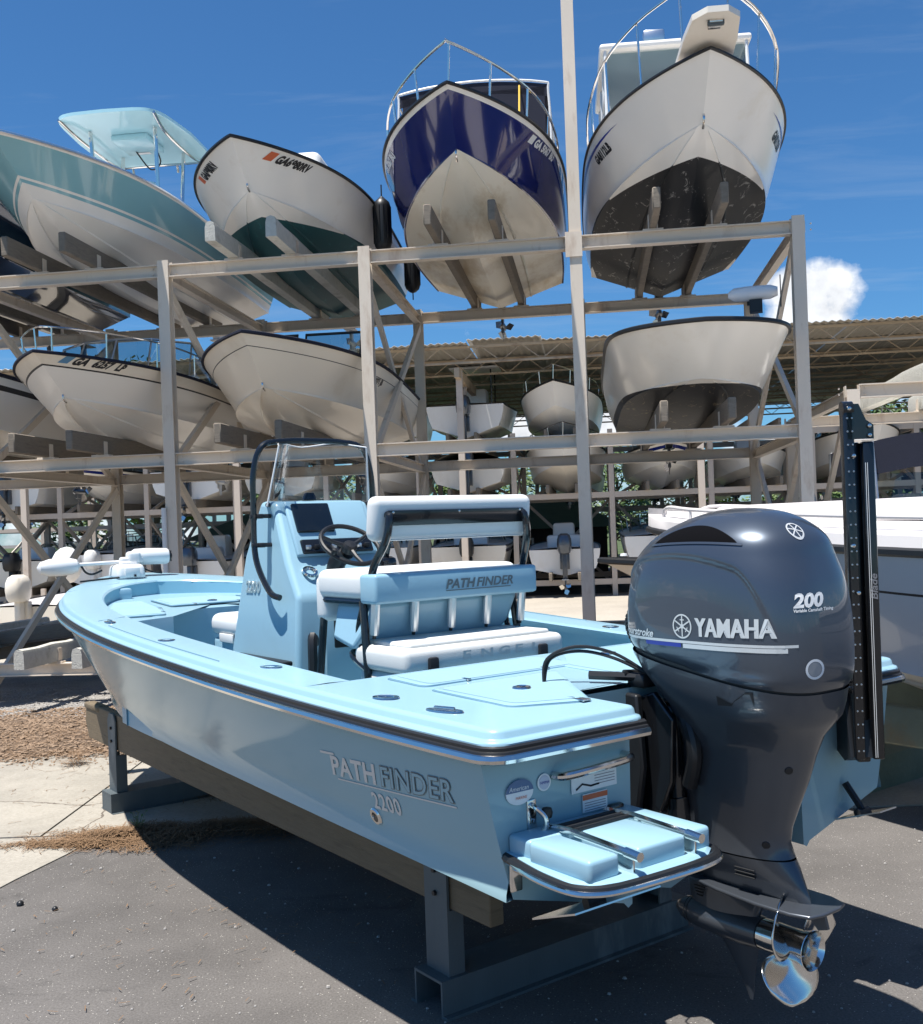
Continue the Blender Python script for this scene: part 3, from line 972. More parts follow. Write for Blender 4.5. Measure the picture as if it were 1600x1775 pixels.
M_leaf = mat('leaf_green', (0.060, 0.105, 0.028), rough=0.6, var=0.55, vscale=0.9)
M_leaf2 = mat('leaf_light_green', (0.095, 0.15, 0.035), rough=0.6, var=0.45, vscale=1.1)
M_bark = mat('bark', (0.10, 0.075, 0.055), rough=0.95, var=0.3, vscale=4, bump=0.8, bscale=14)
def tree(x, y, h, rx, label, seed, mat_, nclump=46, leaves=70, base=0.25, conifer=False):
    r = random.Random(seed)
    root = empty('pine_tree' if conifer else 'shade_tree', (x, y, 0), r.uniform(0, 6), label=label, cat='tree', group='trees beyond the racks')
    t = MB()
    pts = [(r.uniform(-.1, .1) * i, r.uniform(-.1, .1) * i, h * .85 * i / 5) for i in range(6)]
    t.tube(pts, [h * .028 * (1 - .14 * i) for i in range(6)], 8)
    cl = []
    for i in range(nclump):
        a = r.uniform(0, 2 * PI); q = r.uniform(0, 1)
        zz = base + (1 - base) * q
        prof = math.sin(PI * min(1, .12 + q * .88)) ** .6 if not conifer else (1.05 - q)
        rr = rx * prof * math.sqrt(r.uniform(.15, 1))
        c = Vector((math.cos(a) * rr, math.sin(a) * rr, h * zz))
        cl.append((c, rx * r.uniform(.18, .34)))
        if i % 3 == 0:
            k = Vector(pts[min(5, int(zz * 5))]) * .85
            t.tube([k, (k + c) / 2 + Vector((0, 0, -.1 * rx)), c], [h * .010, h * .007, h * .003], 5)
    t.build('trunk', M_bark, root)
    l = MB()
    for c, cr_ in cl:
        for _ in range(leaves):
            d = Vector((r.gauss(0, 1), r.gauss(0, 1), r.gauss(0, .8)))
            d = d.normalized() * cr_ * r.uniform(.45, 1.08)
            p = c + d
            s = r.uniform(.12, .27) * (h / 8) ** .5
            u = Vector((r.gauss(0, 1), r.gauss(0, 1), r.gauss(0, .6))).normalized(); v = u.orthogonal().normalized()
            l.add([p - u * s, p + v * s * .5, p + u * s, p - v * s * .5], [(0, 1, 2, 3)])
    l.build('crown', mat_, root, smooth=0, fix=False)
    return root
TREES = [(9.0, 62, 6.6, 3.0, 0), (14.0, 66, 6.2, 3.4, 1), (5.6, 70, 6.8, 3.0, 0), (19.5, 60, 5.4, 3.2, 1), (25.5, 64, 8.5, 3.6, 0), (28.5, 61, 12.5, 4.4, 0),
         (-17.0, 58, 11.6, 3.6, 1), (-22.0, 62, 8.0, 3.6, 0), (-6.0, 66, 6.0, 3.2, 0), (-12.5, 72, 7.0, 3.4, 1), (0.5, 74, 6.4, 3.2, 1), (33.0, 56, 11.0, 4.0, 1)]
TL = ['leafy tree behind the far boats, right of the tall post', 'light green tree behind the racks near the outboard cowl', 'dark tree just left of the tall post, behind the far rack', 'low bushy tree beyond the bow of the neighbouring boat',
      'tree rising behind the right-hand rack', 'tall tree whose crown shows past the shed roof at the right edge', 'tree crown peeping above the shed at the left', 'tree behind the left end of the far racks', 'tree behind the racks, left of the console',
      'light green tree far behind the left racks', 'light green tree behind the middle of the far rack', 'tree at the far right beyond the racks']
for i, (x, y, h, rx, kd) in enumerate(TREES):
    tree(x, y, h, rx, TL[i], 100 + i, M_leaf2 if kd else M_leaf)
# ------------------------------------------------------------------ hull generator
class Hull:
    """Lofted V hull. Local axes: x forward from the transom, y to port, z up from the keel at the transom."""

    def __init__(s, L=6.0, beam=2.35, D=1.0, rise=0.25, dead=18, rake=0.10, p=2.4, q=1.0, flare=1.7, cb=0.86, zc=0.55, t0=0.42, stern=0.95, tabs=None, cp=2.9, cq=1.0):
        s.L, s.beam, s.D, s.rise, s.flare = L, beam, D, rise, flare
        s.xc = L * (1 - rake)
        s.cb, s.p, s.q, s.t0, s.stern = cb, p, q, t0, stern
        s.dz = cb * beam / 2 * math.tan(rad(dead))
        s.zc = zc * (D + rise)
        s.tabs = tabs
        s.cp, s.cq = cp, cq

    def _cl(s, t, t0, p, q, stern):
        if t <= t0:
            k = t / t0
            return stern + (1 - stern) * math.sin(k * PI / 2)
        r = (t - t0) / (1 - t0)
        return max(0.0, 1 - r ** p) ** (1 / q)

    def sheer(s, t):
        if s.tabs:
            return Vector((s.tabs['L'] * t, cr(s.tabs['sy'], t * s.tabs['L']), s.tabs['sz'](t * s.tabs['L'])))
        return Vector((s.L * t, s.beam / 2 * s._cl(t, s.t0, s.p, s.q, s.stern), s.D + s.rise * t ** 1.7))

    def chine(s, t):
        if s.tabs:
            return Vector((s.tabs['xc'] * t, cr(s.tabs['cy'], t), cr(s.tabs['cz'], t)))
        k = max(0.0, (t - 0.3) / 0.7)
        return Vector((s.xc * t, s.cb * s.beam / 2 * s._cl(t, s.t0 * 0.8, s.cp, s.cq, s.stern), s.dz + (s.zc - s.dz) * k ** 2.2))

    def keel(s, t):
        if s.tabs:
            return Vector((s.tabs['xc'] * t, 0, cr(s.tabs['kz'], t)))
        k = max(0.0, (t - 0.48) / 0.52)
        return Vector((s.xc * t, 0, s.zc * k ** 2.0))

    def top(s, t, j):
        a, b = s.chine(t), s.sheer(t)
        e = 1 + (s.flare - 1) * max(0.0, (t - 0.35) / 0.65) ** 0.8
        bulge = (0.006 if s.tabs else 0.035) * (1 - max(0, (t - .3) / .7)) * math.sin(PI * j)
        ex = 1.0
        return Vector((a.x + (b.x - a.x) * j ** ex, a.y + (b.y - a.y) * j ** e + bulge * (1 if t < .98 else 0), a.z + (b.z - a.z) * j))

    def bot(s, t, j):
        a, b = s.keel(t), s.chine(t)
        p = a.lerp(b, j)
        cv = 0.02 * math.sin(PI * j) * max(0.0, (t - 0.5) / 0.5)     # hollow/convex forefoot
        p.y += cv * (1 if t < .995 else 0)
        return p

    def build(s, parent, mats, js=(0, .15, .3, .45, .6, .72, .82, .9, 1.0), jm=None, nt=34, strake=True, lip=0.025, name='hull', transom_mi=None):
        """mats: [bottom, topside, ...]; jm: material index per topside row"""
        ts = [1 - (1 - i / nt) ** 1.35 for i in range(nt + 1)]
        m = MB()
        bj = [0, .25, .48, .50, .52, .76, 1.0] if strake else [0, .5, 1.0]
        for sg in (1, -1):
            rows = []
            for t in ts:
                r = []
                for j in bj:
                    p = s.bot(t, j)
                    if strake and j == .50 and t < .97: p.z -= 0.016; p.y += 0.004
                    r.append((p.x, p.y * sg, p.z))
                rows.append(r)
            m.grid(rows, 0, flip=(sg < 0))
            rows = []
            for t in ts:
                r = []
                for n, j in enumerate(js):
                    p = s.top(t, j)
                    r.append((p.x, p.y * sg, p.z))
                c = s.chine(t)
                l = lip * (1 if t < .9 else max(0, (1 - t) / .1))
                rows.append([(c.x, c.y * sg, c.z), (c.x, (c.y + l) * sg, c.z - 0.004), (c.x, (c.y + l) * sg * .999, c.z + 0.02 * min(1, l / max(lip, 1e-6)) + .0005)] + r[1:])
            k = len(rows[0])
            for a in range(k - 1):
                mi = 1 if a < 2 else (jm[a - 2] if jm else 1)
                m.grid([[rw[a], rw[a + 1]] for rw in rows], mi, flip=(sg < 0))
        # transom
        t = 0
        ring = [s.bot(0, j) for j in bj] + [s.top(0, j) for j in js[1:]]
        pts = [(p.x, p.y, p.z) for p in ring] + [(p.x, -p.y, p.z) for p in reversed(ring[1:])]
        m.add(pts, [tuple(range(len(pts)))], 1 if transom_mi is None else transom_mi)
        o = m.build(name, mats, parent, smooth=32, fix=False)
        bm = bmesh.new(); bm.from_mesh(o.data)
        bmesh.ops.remove_doubles(bm, verts=bm.verts, dist=0.0008)
        bmesh.ops.recalc_face_normals(bm, faces=bm.faces)
        bm.to_mesh(o.data); bm.free()
        o.data.set_sharp_from_angle(angle=rad(32))
        return o

    def rail_pts(s, off=0.0, dz=0.0, n=40, t1=1.0, t0=0.0):
        """closed-bow path along both gunwales, port stern to starboard stern"""
        ts = [t0 + (t1 - t0) * (1 - (1 - i / n) ** 1.6) for i in range(n + 1)]
        P = []
        for t in ts:
            p = s.sheer(t); q = s.sheer(min(1, t + .01)) - s.sheer(max(0, t - .01))
            nn = Vector((-q.y, q.x, 0)); nn = Vector((q.y * -1, q.x, 0)).normalized() if q.length else Vector((0, 1, 0))
            P.append(Vector((p.x + nn.x * off, max(p.y + nn.y * off, 0), p.z + dz)))
        return P

    def rub(s, parent, mat_, r=0.028, name='rub_rail', dz=0.0, n=36):
        P = s.rail_pts(0.0, dz, n)
        path = P[:-1] + [Vector((P[-1].x, 0, P[-1].z))] + [Vector((p.x, -p.y, p.z)) for p in reversed(P[:-1])]
        m = MB(); m.tube(path, r, 6)
        return m.build(name, mat_, parent)

    def deck(s, parent, mat_, camber=0.07, n=26, drop=0.0, name='deck', t0=0.0, t1=1.0, inset=0.0):
        rows = []
        for i in range(n + 1):
            t = t0 + (t1 - t0) * i / n
            p = s.sheer(t)
            y = max(0.0, p.y - inset)
            rows.append([(p.x, y * k, p.z + drop + camber * (1 - k * k) * min(1, y)) for k in (-1, -.8, -.4, 0, .4, .8, 1)])
        m = MB(); m.grid(rows)
        return m.build(name, mat_, parent)


def paint_split(name, top, bottom, z0, slope=0.0, curve=0.0, rough=0.25, grime=None, gamt=0.3, gscale=2.0, gthr=.55, coat=0.15, scuff=None, brough=0.6, ybow=0.0):
    """hull paint with a second colour below a waterline plane (object space: z0 + slope*x)"""
    m = mat(name, top, rough=rough, coat=coat, var=0.03, vscale=2, grime=grime, gamt=gamt, gscale=gscale, gthr=gthr, bump=0.05, bscale=2.5)
    N, L = m.node_tree.nodes, m.node_tree.links
    bs = N['Principled BSDF']
    src = bs.inputs['Base Color'].links[0].from_socket
    t = N.new('ShaderNodeTexCoord'); sp = N.new('ShaderNodeSeparateXYZ'); L.new(t.outputs['Object'], sp.inputs[0])
    a = N.new('ShaderNodeMath'); a.operation = 'MULTIPLY_ADD'; a.inputs[1].default_value = slope; a.inputs[2].default_value = z0; L.new(sp.outputs['X'], a.inputs[0])
    lt = N.new('ShaderNodeMath'); lt.operation = 'LESS_THAN'; L.new(sp.outputs['Z'], lt.inputs[0]); L.new(a.outputs[0], lt.inputs[1])
    no = N.new('ShaderNodeTexNoise'); no.inputs['Scale'].default_value = 4.5; no.inputs['Detail'].default_value = 9; no.inputs['Roughness'].default_value = .72; no.inputs['Distortion'].default_value = 1.2
    mp = N.new('ShaderNodeMapping'); mp.inputs['Scale'].default_value = (.7, 1.6, 1.6); L.new(t.outputs['Object'], mp.inputs[0]); L.new(mp.outputs[0], no.inputs['Vector'])
    rp = N.new('ShaderNodeValToRGB'); rp.color_ramp.elements[0].position = .585; rp.color_ramp.elements[1].position = .63
    rp.color_ramp.elements[0].color = (*bottom, 1); rp.color_ramp.elements[1].color = (*(scuff or [c * 1.5 for c in bottom]), 1)
    L.new(no.outputs['Fac'], rp.inputs[0])
    mx = N.new('ShaderNodeMixRGB'); L.new(lt.outputs[0], mx.inputs[0]); L.new(src, mx.inputs[1]); L.new(rp.outputs[0], mx.inputs[2])
    L.new(mx.outputs[0], bs.inputs['Base Color'])
    mr = N.new('ShaderNodeMath'); mr.operation = 'MULTIPLY_ADD'; mr.inputs[1].default_value = brough - rough; mr.inputs[2].default_value = rough; L.new(lt.outputs[0], mr.inputs[0]); L.new(mr.outputs[0], bs.inputs['Roughness'])
    mc = N.new('ShaderNodeMath'); mc.operation = 'MULTIPLY_ADD'; mc.inputs[1].default_value = -coat * .8; mc.inputs[2].default_value = coat; L.new(lt.outputs[0], mc.inputs[0]); L.new(mc.outputs[0], bs.inputs['Coat Weight'])
    return m


WHITE = (0.85, 0.825, 0.78)
CREAM = (0.82, 0.755, 0.65)
G_white = mat('white_gelcoat', WHITE, rough=0.32, coat=0.15, var=0.02, vscale=1.5, grime=(0.70, 0.63, 0.52), gamt=0.30, gscale=1.2, gthr=.56, bump=0.06, bscale=2.2)
G_dirtywhite = mat('stained_bottom', (0.84, 0.79, 0.68), rough=0.4, coat=0.3, var=0.05, vscale=1.5, grime=(0.48, 0.35, 0.19), gamt=0.7, gscale=1.15, gthr=.52, stretch=(0.5, 1.3, 1.6))
G_cream = mat('cream_gelcoat', CREAM, rough=0.32, coat=0.15, var=0.03, vscale=1.5, grime=(0.58, 0.48, 0.35), gamt=0.35, gscale=1.4, bump=0.06, bscale=2.2)
G_navy = mat('navy_gelcoat', (0.008, 0.016, 0.13), rough=0.12, coat=0.6, var=0.1, vscale=1.0, bump=0.04, bscale=2.0, coat_rough=0.01)
G_teal = mat('teal_gelcoat', (0.24, 0.48, 0.55), rough=0.14, coat=0.4, var=0.03, vscale=1.0, bump=0.12, bscale=1.8, coat_rough=0.01)
G_darknavy = mat('black_navy_gelcoat', (0.006, 0.010, 0.022), rough=0.12, coat=1.0, var=0.1, bump=0.10, bscale=2.0)
G_aqua = mat('pale_aqua_gelcoat', (0.36, 0.62, 0.70), rough=0.3, coat=0.4, var=0.03)
G_grey = mat('light_grey_gelcoat', (0.52, 0.52, 0.53), rough=0.14, coat=0.9, var=0.02, bump=0.10, bscale=1.8)
G_deckw = mat('white_deck', (0.60, 0.57, 0.555), rough=0.45, coat=0.1, var=0.03, vscale=2, bump=0.05, bscale=120)
P_tealbottom = paint_split('white_over_teal_bottom', WHITE, (0.012, 0.075, 0.085), 0.40, 0.0, grime=(0.62, 0.55, 0.45), gamt=.35, scuff=(0.02, 0.12, 0.13))
P_blackbottom = paint_split('white_over_black_bottom', (0.85, 0.82, 0.77), (0.014, 0.015, 0.017), 0.36, 0.030, grime=(0.62, 0.53, 0.38), gamt=.4, gscale=1.0, scuff=(0.28, 0.27, 0.25))
P_skiff = paint_split('cream_over_black_bottom', (0.83, 0.785, 0.70), (0.012, 0.012, 0.014), 0.27, 0.012, grime=(0.62, 0.53, 0.40), gamt=.3, scuff=(0.20, 0.16, 0.10))


def outboard(parent, x, z, s=1.0, cowl=None, name='outboard'):
    """small outboard at transom station x (pointing aft = -x); z: height of the clamp"""
    o = bpy.data.objects.new(name, None); col.objects.link(o); o.parent = parent; o.location = (x, 0, z)
    m = MB()
    secs = [(0.02, .20, .15), (0.10, .26, .185), (.26, .28, .20), (.40, .27, .19), (.50, .22, .155), (.55, .12, .09)]
    rows = []
    for (h, a, w) in secs:
        rows.append([(-0.24 * s + a * s * math.copysign(abs(math.cos(k * PI / 8)) ** .7, math.cos(k * PI / 8)), w * s * math.copysign(abs(math.sin(k * PI / 8)) ** .7, math.sin(k * PI / 8)), h * s + .10 * s) for k in range(16)])
    m.grid(rows, closed_v=True); m.add(rows[-1], [tuple(range(16))]); m.add(rows[0], [tuple(reversed(range(16)))])
    m.build('cowl', cowl or M_yamaha, o)
    m = MB()
    m.rbox((-0.22 * s, 0, -0.22 * s), (0.20 * s, 0.13 * s, 0.70 * s), .03 * s)
    m.rbox((-0.24 * s, 0, -0.72 * s), (0.15 * s, 0.05 * s, 0.42 * s), .02 * s)
    m.rbox((-0.30 * s, 0, -0.58 * s), (0.42 * s, 0.20 * s, 0.018 * s), .008 * s, 1)
    m.tube([(-0.08 * s, 0, -.80 * s), (-0.14 * s, 0, -.80 * s), (-0.38 * s, 0, -.80 * s), (-.46 * s, 0, -.80 * s)], [.02 * s, .05 * s, .055 * s, .04 * s], 10)
    m.add([(-.16 * s, .01, -.84 * s), (-.36 * s, .01, -.84 * s), (-.34 * s, 0, -1.04 * s), (-.26 * s, 0, -1.04 * s), (-.16 * s, -.01, -.84 * s), (-.36 * s, -.01, -.84 * s)], [(0, 1, 2, 3), (5, 4, 3, 2), (0, 3, 4), (1, 5, 2)])
    m.rbox((-0.05 * s, 0, -0.10 * s), (0.16 * s, 0.26 * s, 0.42 * s), .02 * s)
    m.build('leg', M_yamaha2 if cowl is None else cowl, o)
    m = MB()
    for k in range(3):
        a = k * 2 * PI / 3 + .3
        d = Vector((0, math.cos(a), math.sin(a))); e = Vector((0, -math.sin(a), math.cos(a)))
        c = Vector((-.44 * s, 0, -.80 * s))
        m.add([c + d * .04 * s - e * .03 * s + Vector((.03 * s, 0, 0)), c + d * .10 * s - e * .075 * s + Vector((.05 * s, 0, 0)), c + d * .185 * s + Vector((0, 0, 0)), c + d * .12 * s + e * .07 * s - Vector((.05 * s, 0, 0)), c + d * .04 * s + e * .03 * s - Vector((.03 * s, 0, 0))], [(0, 1, 2, 3, 4)])
    m.build('propeller', M_steel, o)
    return o


def stanchion_rail(h, parent, ts, height, r=0.014, inset=0.10, name='bow_rail', lean=0.04, mat_=None, low_t=None, both=True, front=True):
    """tubular bow rail running along the gunwale at the listed stations (each with its height)"""
    left = []
    for i, t in enumerate(ts):
        p = h.sheer(t)
        hh = height if not isinstance(height, (list, tuple)) else height[i]
        y = max(0.0, p.y - inset)
        left.append((Vector((p.x - inset * (t ** 6), y, p.z + 0.02)), Vector((p.x - inset * (t ** 6) + lean, y + lean * .6, p.z + hh))))
    top = [q for _, q in left]
    path = [left[0][0]] + top
    if front:
        path = path + [Vector((p.x, -p.y, p.z)) for p in reversed(path if top[-1].y > 0.02 else path[:-1])]
    m = MB(); m.tube(smoothpath(path, 4), r, 8)
    o = m.build(name, mat_ or M_steel, parent)
    for a, b in left[1:]:
        for sg in ((1, -1) if a.y > .02 else (1,)):
            k = MB(); k.tube([(a.x, a.y * sg, a.z), (b.x, b.y * sg, b.z)], r * .9, 7); k.build('stanchion', mat_ or M_steel, o)
    return o


def reg_number(h, hull_o, parent, text, x_fwd, z, size, mat_, side=1, bold=0.012, sticker=None, slope=0.0, name='registration_number', xs=1.0, shear=0.0):
    bv = bvh_of(hull_o)
    g = text_geo(text, size, shear, bold * size / .2, 1.05, xs)
    m = MB()
    ex = Vector((-side * 1.0, 0, -side * slope)) if True else None
    w = max(p[0] for p in g[0])
    org = Vector((x_fwd if side > 0 else x_fwd - w, side * 3.0, z))
    if side < 0:
        ex = Vector((1, 0, slope)); org.z = z - slope * w
    project(m, g[0], g[1], org, ex, (0, 0, 1), (0, -side, 0), bv, 0.004)
    o = m.build(name, mat_, parent, smooth=0, fix=False)
    if sticker:
        m2 = MB(); q = strip2(0, 0, size * .9, size * .8, 2, 1)
        org2 = org + (Vector((size * 1.2, 0, size * 1.2 * slope)) if side > 0 else Vector((-size * 1.2, 0, -size * 1.2 * slope)))
        project(m2, q[0], q[1], org2, ex, (0, 0, 1), (0, -side, 0), bv, 0.004)
        m2.build('sticker', sticker, parent, smooth=0, fix=False)
    return o


def windshield(h, parent, x0, x1, w0, w1, zb, zt, rake, frame=None, glass=None, panels=3):
    """wrap-around windshield: front pane(s) and a side pane each side, framed"""
    frame = frame or M_alum
    y0, y1 = w0 / 2, w1 / 2
    P = [Vector((x0 - .9, y1, zb)), Vector((x0 - .05, y1 * .98, zb + .01)), Vector((x0 + .25, y0 * .6, zb + .03)), Vector((x0 + .30, 0, zb + .035))]
    T = [Vector((x0 - 1.05, y1 * .95, zb + .12)), Vector((x0 - rake - .05, y1 * .92, zt - .03)), Vector((x0 + .25 - rake, y0 * .55, zt)), Vector((x0 + .30 - rake, 0, zt + .01))]
    B = P + [Vector((p.x, -p.y, p.z)) for p in reversed(P[:-1])]
    U = T + [Vector((p.x, -p.y, p.z)) for p in reversed(T[:-1])]
    ws = bpy.data.objects.new('windshield', None); col.objects.link(ws); ws.parent = parent
    for i in range(len(B) - 1):
        m = MB(); m.quad(B[i], B[i + 1], U[i + 1], U[i]); m.build('pane', glass or M_tint, ws, smooth=0)
    m = MB(); m.tube(U, .018, 6); m.tube(B, .014, 6)
    for a, b in zip(B, U): m.tube([a, b], .013, 6)
    m.build('frame', frame, ws)
    return ws


def rack_boat(name, label, k, li, L, n_stern, ds=0.0, dz=0.0, yaw=0.0, roll=0.0, group=None, hb=None, pitch=0.0):
    """root of a boat on the near rack, bow towards the viewer; n_stern: depth of its transom behind the front posts"""
    p = rack_pt((k + .5) * BAY + ds, n_stern, BUNKZ[li] - 0.13 + dz)
    r = empty(name, p, -PHI - PI / 2 + rad(yaw), label=label, cat='boat')
    r.rotation_euler = (rad(roll), rad(pitch), -PHI - PI / 2 + rad(yaw))
    return r


# ---- navy boat, upper level, middle bay
h = Hull(L=6.0, beam=2.36, D=.96, rise=0.26, dead=18, rake=0.12, p=3.1, q=1.05, flare=1.45, zc=0.62, cb=.90)
r = rack_boat('cabin_boat', 'navy blue boat with stained white bottom on the top level, fenders hanging at its side', 1, 2, 6.0, 4.45, dz=-.02)
ho = h.build(r, [G_dirtywhite, G_navy, G_white], jm=[1, 1, 1, 1, 1, 1, 1, 2])
h.rub(r, M_black, .022); h.deck(r, G_deckw, .10)
stanchion_rail(h, r, [.55, .68, .8, .91, 1.0], [.34, .40, .43, .45, .45], .016, lean=.05)
reg_number(h, ho, r, 'GA 5067 BU', 4.6, .97, .105, M_decalw, 1, slope=.03, sticker=M_decalw)
reg_number(h, ho, r, 'GA 5067 BU', 4.6, .97, .105, M_decalw, -1, slope=.03)
m = MB()                                                                    # bimini top over the helm
rows = [[(x, y, 2.22 + .10 * (1 - (y / 1.0) ** 2) + .03 * math.sin((x - 1.6) * 1.7)) for y in (-1, -.7, -.35, 0, .35, .7, 1)] for x in (1.5, 2.1, 2.7, 3.3)]
m.grid(rows); m.grid([[(x, y, z - .02) for x, y, z in q] for q in rows], flip=True)
for rw in (rows[0], rows[-1]): m.grid([rw, [(x, y, z - .16) for x, y, z in rw]])
cv = m.build('bimini_top', M_canvas, r, smooth=60)
m = MB()
for x in (1.5, 3.3): m.tube(smoothpath([(x, -1.02, 1.1), (x, -1.0, 2.1), (x, -.9, 2.27), (x, 0, 2.35), (x, .9, 2.27), (x, 1.0, 2.1), (x, 1.02, 1.1)], 5), .016, 8)
for y in (-1.0, 1.0): m.tube([(1.5, y, 2.1), (3.3, y, 2.1)], .014, 7)
m.build('frame', M_white, cv)
m = MB(); m.quad((3.3, -.95, 1.25), (3.3, .95, 1.25), (3.3, .95, 2.2), (3.3, -.95, 2.2)); m.build('front_curtain', M_canvas, cv, smooth=0)
for y in (-.55, .62):
    m = MB(); m.tube([(3.3, y, 2.24), (4.2, y * 1.05, 1.22)], .012, 5); m.build('tie_rope', mat('yellow_rope', (.62, .42, .06), .8), cv)
windshield(h, r, 3.2, 0, 1.6, 1.9, 1.12, 1.65, .25)
m = MB(); m.lathe([(.001, 0), (.05, .01), (.06, .05), (.03, .09), (.001, .10)], (5.6, 0, 1.27), seg=10); m.build('bow_light', M_steel, r)
m = MB(); m.tube(smoothpath([(5.32, 0, .60), (5.40, .0, .64), (5.40, 0, .70), (5.34, 0, .73)], 4), .012, 6); m.build('bow_eye', M_steel, r)
outboard(r, -0.02, 0.55, 1.0)
for (x, sg, zz) in ((3.2, -1, -.52), (1.0, -1, -.55)):
    s_ = h.sheer(x / 6.0)
    f = MB(); f.lathe([(.001, 0), (.05, .02), (.105, .07), (.12, .12), (.12, .62), (.105, .68), (.05, .73), (.02, .76)], (0, 0, 0), seg=14)
    for a in range(14): f.tube([(.121 * math.cos(a * PI / 7), .121 * math.sin(a * PI / 7), .12), (.121 * math.cos(a * PI / 7), .121 * math.sin(a * PI / 7), .62)], .005, 4)
    fo = f.build('fender', M_black, None, smooth=50)
    wp = r.matrix_basis @ Vector((s_.x, sg * (s_.y + .13), s_.z - .86))
    fo.location = wp
    tag(fo, 'black cylindrical fender hanging beside the navy boat, ' + ('the upper one nearer the bow' if x > 2 else 'the lower one nearer the stern'), 'fender')
    l = MB(); l.tube([(0, 0, .74), (0, 0, .92)], .01, 5); l.tube([(0, 0, 0), (0, 0, -.10)], .010, 5); l.build('rope', M_black, fo)

# ---- white cabin boat, upper level, right bay
h = Hull(L=6.2, beam=2.46, D=1.0, rise=0.20, dead=19, rake=0.12, p=3.1, q=1.05, flare=1.35, zc=0.60, cb=.90)
r = rack_boat('cabin_boat', 'white cabin boat with scuffed black bottom and bow pulpit on the top level, rightmost bay', 2, 2, 6.2, 4.35, ds=-.02, dz=-.02, yaw=1.6)
ho = h.build(r, [P_blackbottom, P_blackbottom])
h.rub(r, M_black, .02); h.deck(r, G_deckw, .12)
stanchion_rail(h, r, [.45, .6, .74, .86, .95], [.50, .62, .70, .74, .76], .015, lean=.05, front=False, both=True)
m = MB()
hp = h.sheer(.95)
for sg in (1, -1):
    m.tube(smoothpath([(h.sheer(.45).x, sg * (h.sheer(.45).y - .1), h.sheer(.45).z)] + [(h.sheer(t).x + .05, sg * (max(.06, h.sheer(t).y - .06)), h.sheer(t).z + q) for t, q in ((.5, .5), (.6, .62), (.74, .70), (.86, .74), (.95, .76), (1.0, .80))], 4), .015, 8)
m.build('bow_rail', M_steel, r)
m = MB(); m.prism([(x, y, 1.25 + .03 * (x - 5.3)) for x, y in ((5.3, -.30), (6.2, -.27), (6.62, -.23), (6.76, -.10), (6.76, .10), (6.62, .23), (6.2, .27), (5.3, .30))], (0, 0, 0), (0, 0, .06))
pul = m.build('pulpit', G_cream, r, smooth=30)
m = MB(); m.rbox((6.55, 0, 1.28), (.16, .13, .05), .01); m.build('anchor_roller', M_steel, pul)
m = MB(); m.rbox((6.60, 0, 1.262), (.05, .16, .05), .01); m.build('anchor', M_galv, pul)
reg_number(h, ho, r, 'GA8112LB', 4.45, .86, .13, M_decalblack, 1, slope=.03, xs=.8)
reg_number(h, ho, r, 'GA8112LB', 4.45, .86, .13, M_decalblack, -1, slope=.03, xs=.8)
for sg in (1, -1):
    m = MB(); bv = bvh_of(ho)
    n = 24
    vs = []; 
    for i in range(n + 1):
        x = 1.0 + 4.0 * i / n; zz = .92 + .15 * (x / 6.2) ** 1.7; w = .022 * math.sin(PI * min(1, (i + 1.5) / n)) ** .6
        vs += [(x, zz - w), (x, zz + w)]
    project(m, vs, [(2 * i, 2 * i + 2, 2 * i + 3, 2 * i + 1) for i in range(n)], (0, sg * 3, 0), (1, 0, 0), (0, 0, 1), (0, -sg, 0), bv, .004)
    m.build('hull_stripe', M_decalblue, r, smooth=0, fix=False)
# cabin with aft enclosure
m = MB()
cab = [(2.1, 1.0), (4.1, .85), (4.6, .55)]
m.rbox((3.1, 0, 1.40), (2.3, 1.75, .40), .12, 3, taper=(.86, .86)); cb_ = m.build('cabin', G_white, r)
m = MB(); m.rbox((2.15, 0, 2.62), (2.2, 1.95, .09), .04, 2); ht = m.build('hardtop', G_white, r)
m = MB()
for x in (1.15, 1.9, 2.6, 3.2):
    for y in (-.92, .92): m.tube([(x + (.15 if x > 3 else 0), y, 1.15), (x, y * .98, 2.58)], .022, 7)
for y in (-.92, .92):
    for z in (1.6, 2.0): m.tube([(1.15, y, z), (3.25, y, z)], .017, 6)
m.build('frame', M_white, ht)
m = MB()
for y in (-.90, .90): m.quad((1.15, y, 1.2), (3.2, y, 1.2), (3.15, y, 2.55), (1.15, y, 2.55))
m.quad((3.22, -.9, 1.5), (3.22, .9, 1.5), (3.16, .9, 2.55), (3.16, -.9, 2.55)); m.build('side_curtain', M_tint, ht, smooth=0)
m = MB(); m.rbox((3.0, -.25, 2.80), (.10, .28, .18), .03); m.tube([(3.0, -.25, 2.65), (3.0, -.25, 2.73)], .02, 6); m.build('flood_light', M_alum, ht)
m = MB(); m.tube(smoothpath([(5.46, 0, .66), (5.55, .0, .70), (5.55, 0, .77), (5.50, 0, .81)], 4), .014, 6); m.build('bow_eye', M_steel, r)
outboard(r, -0.02, 0.62, 1.05)

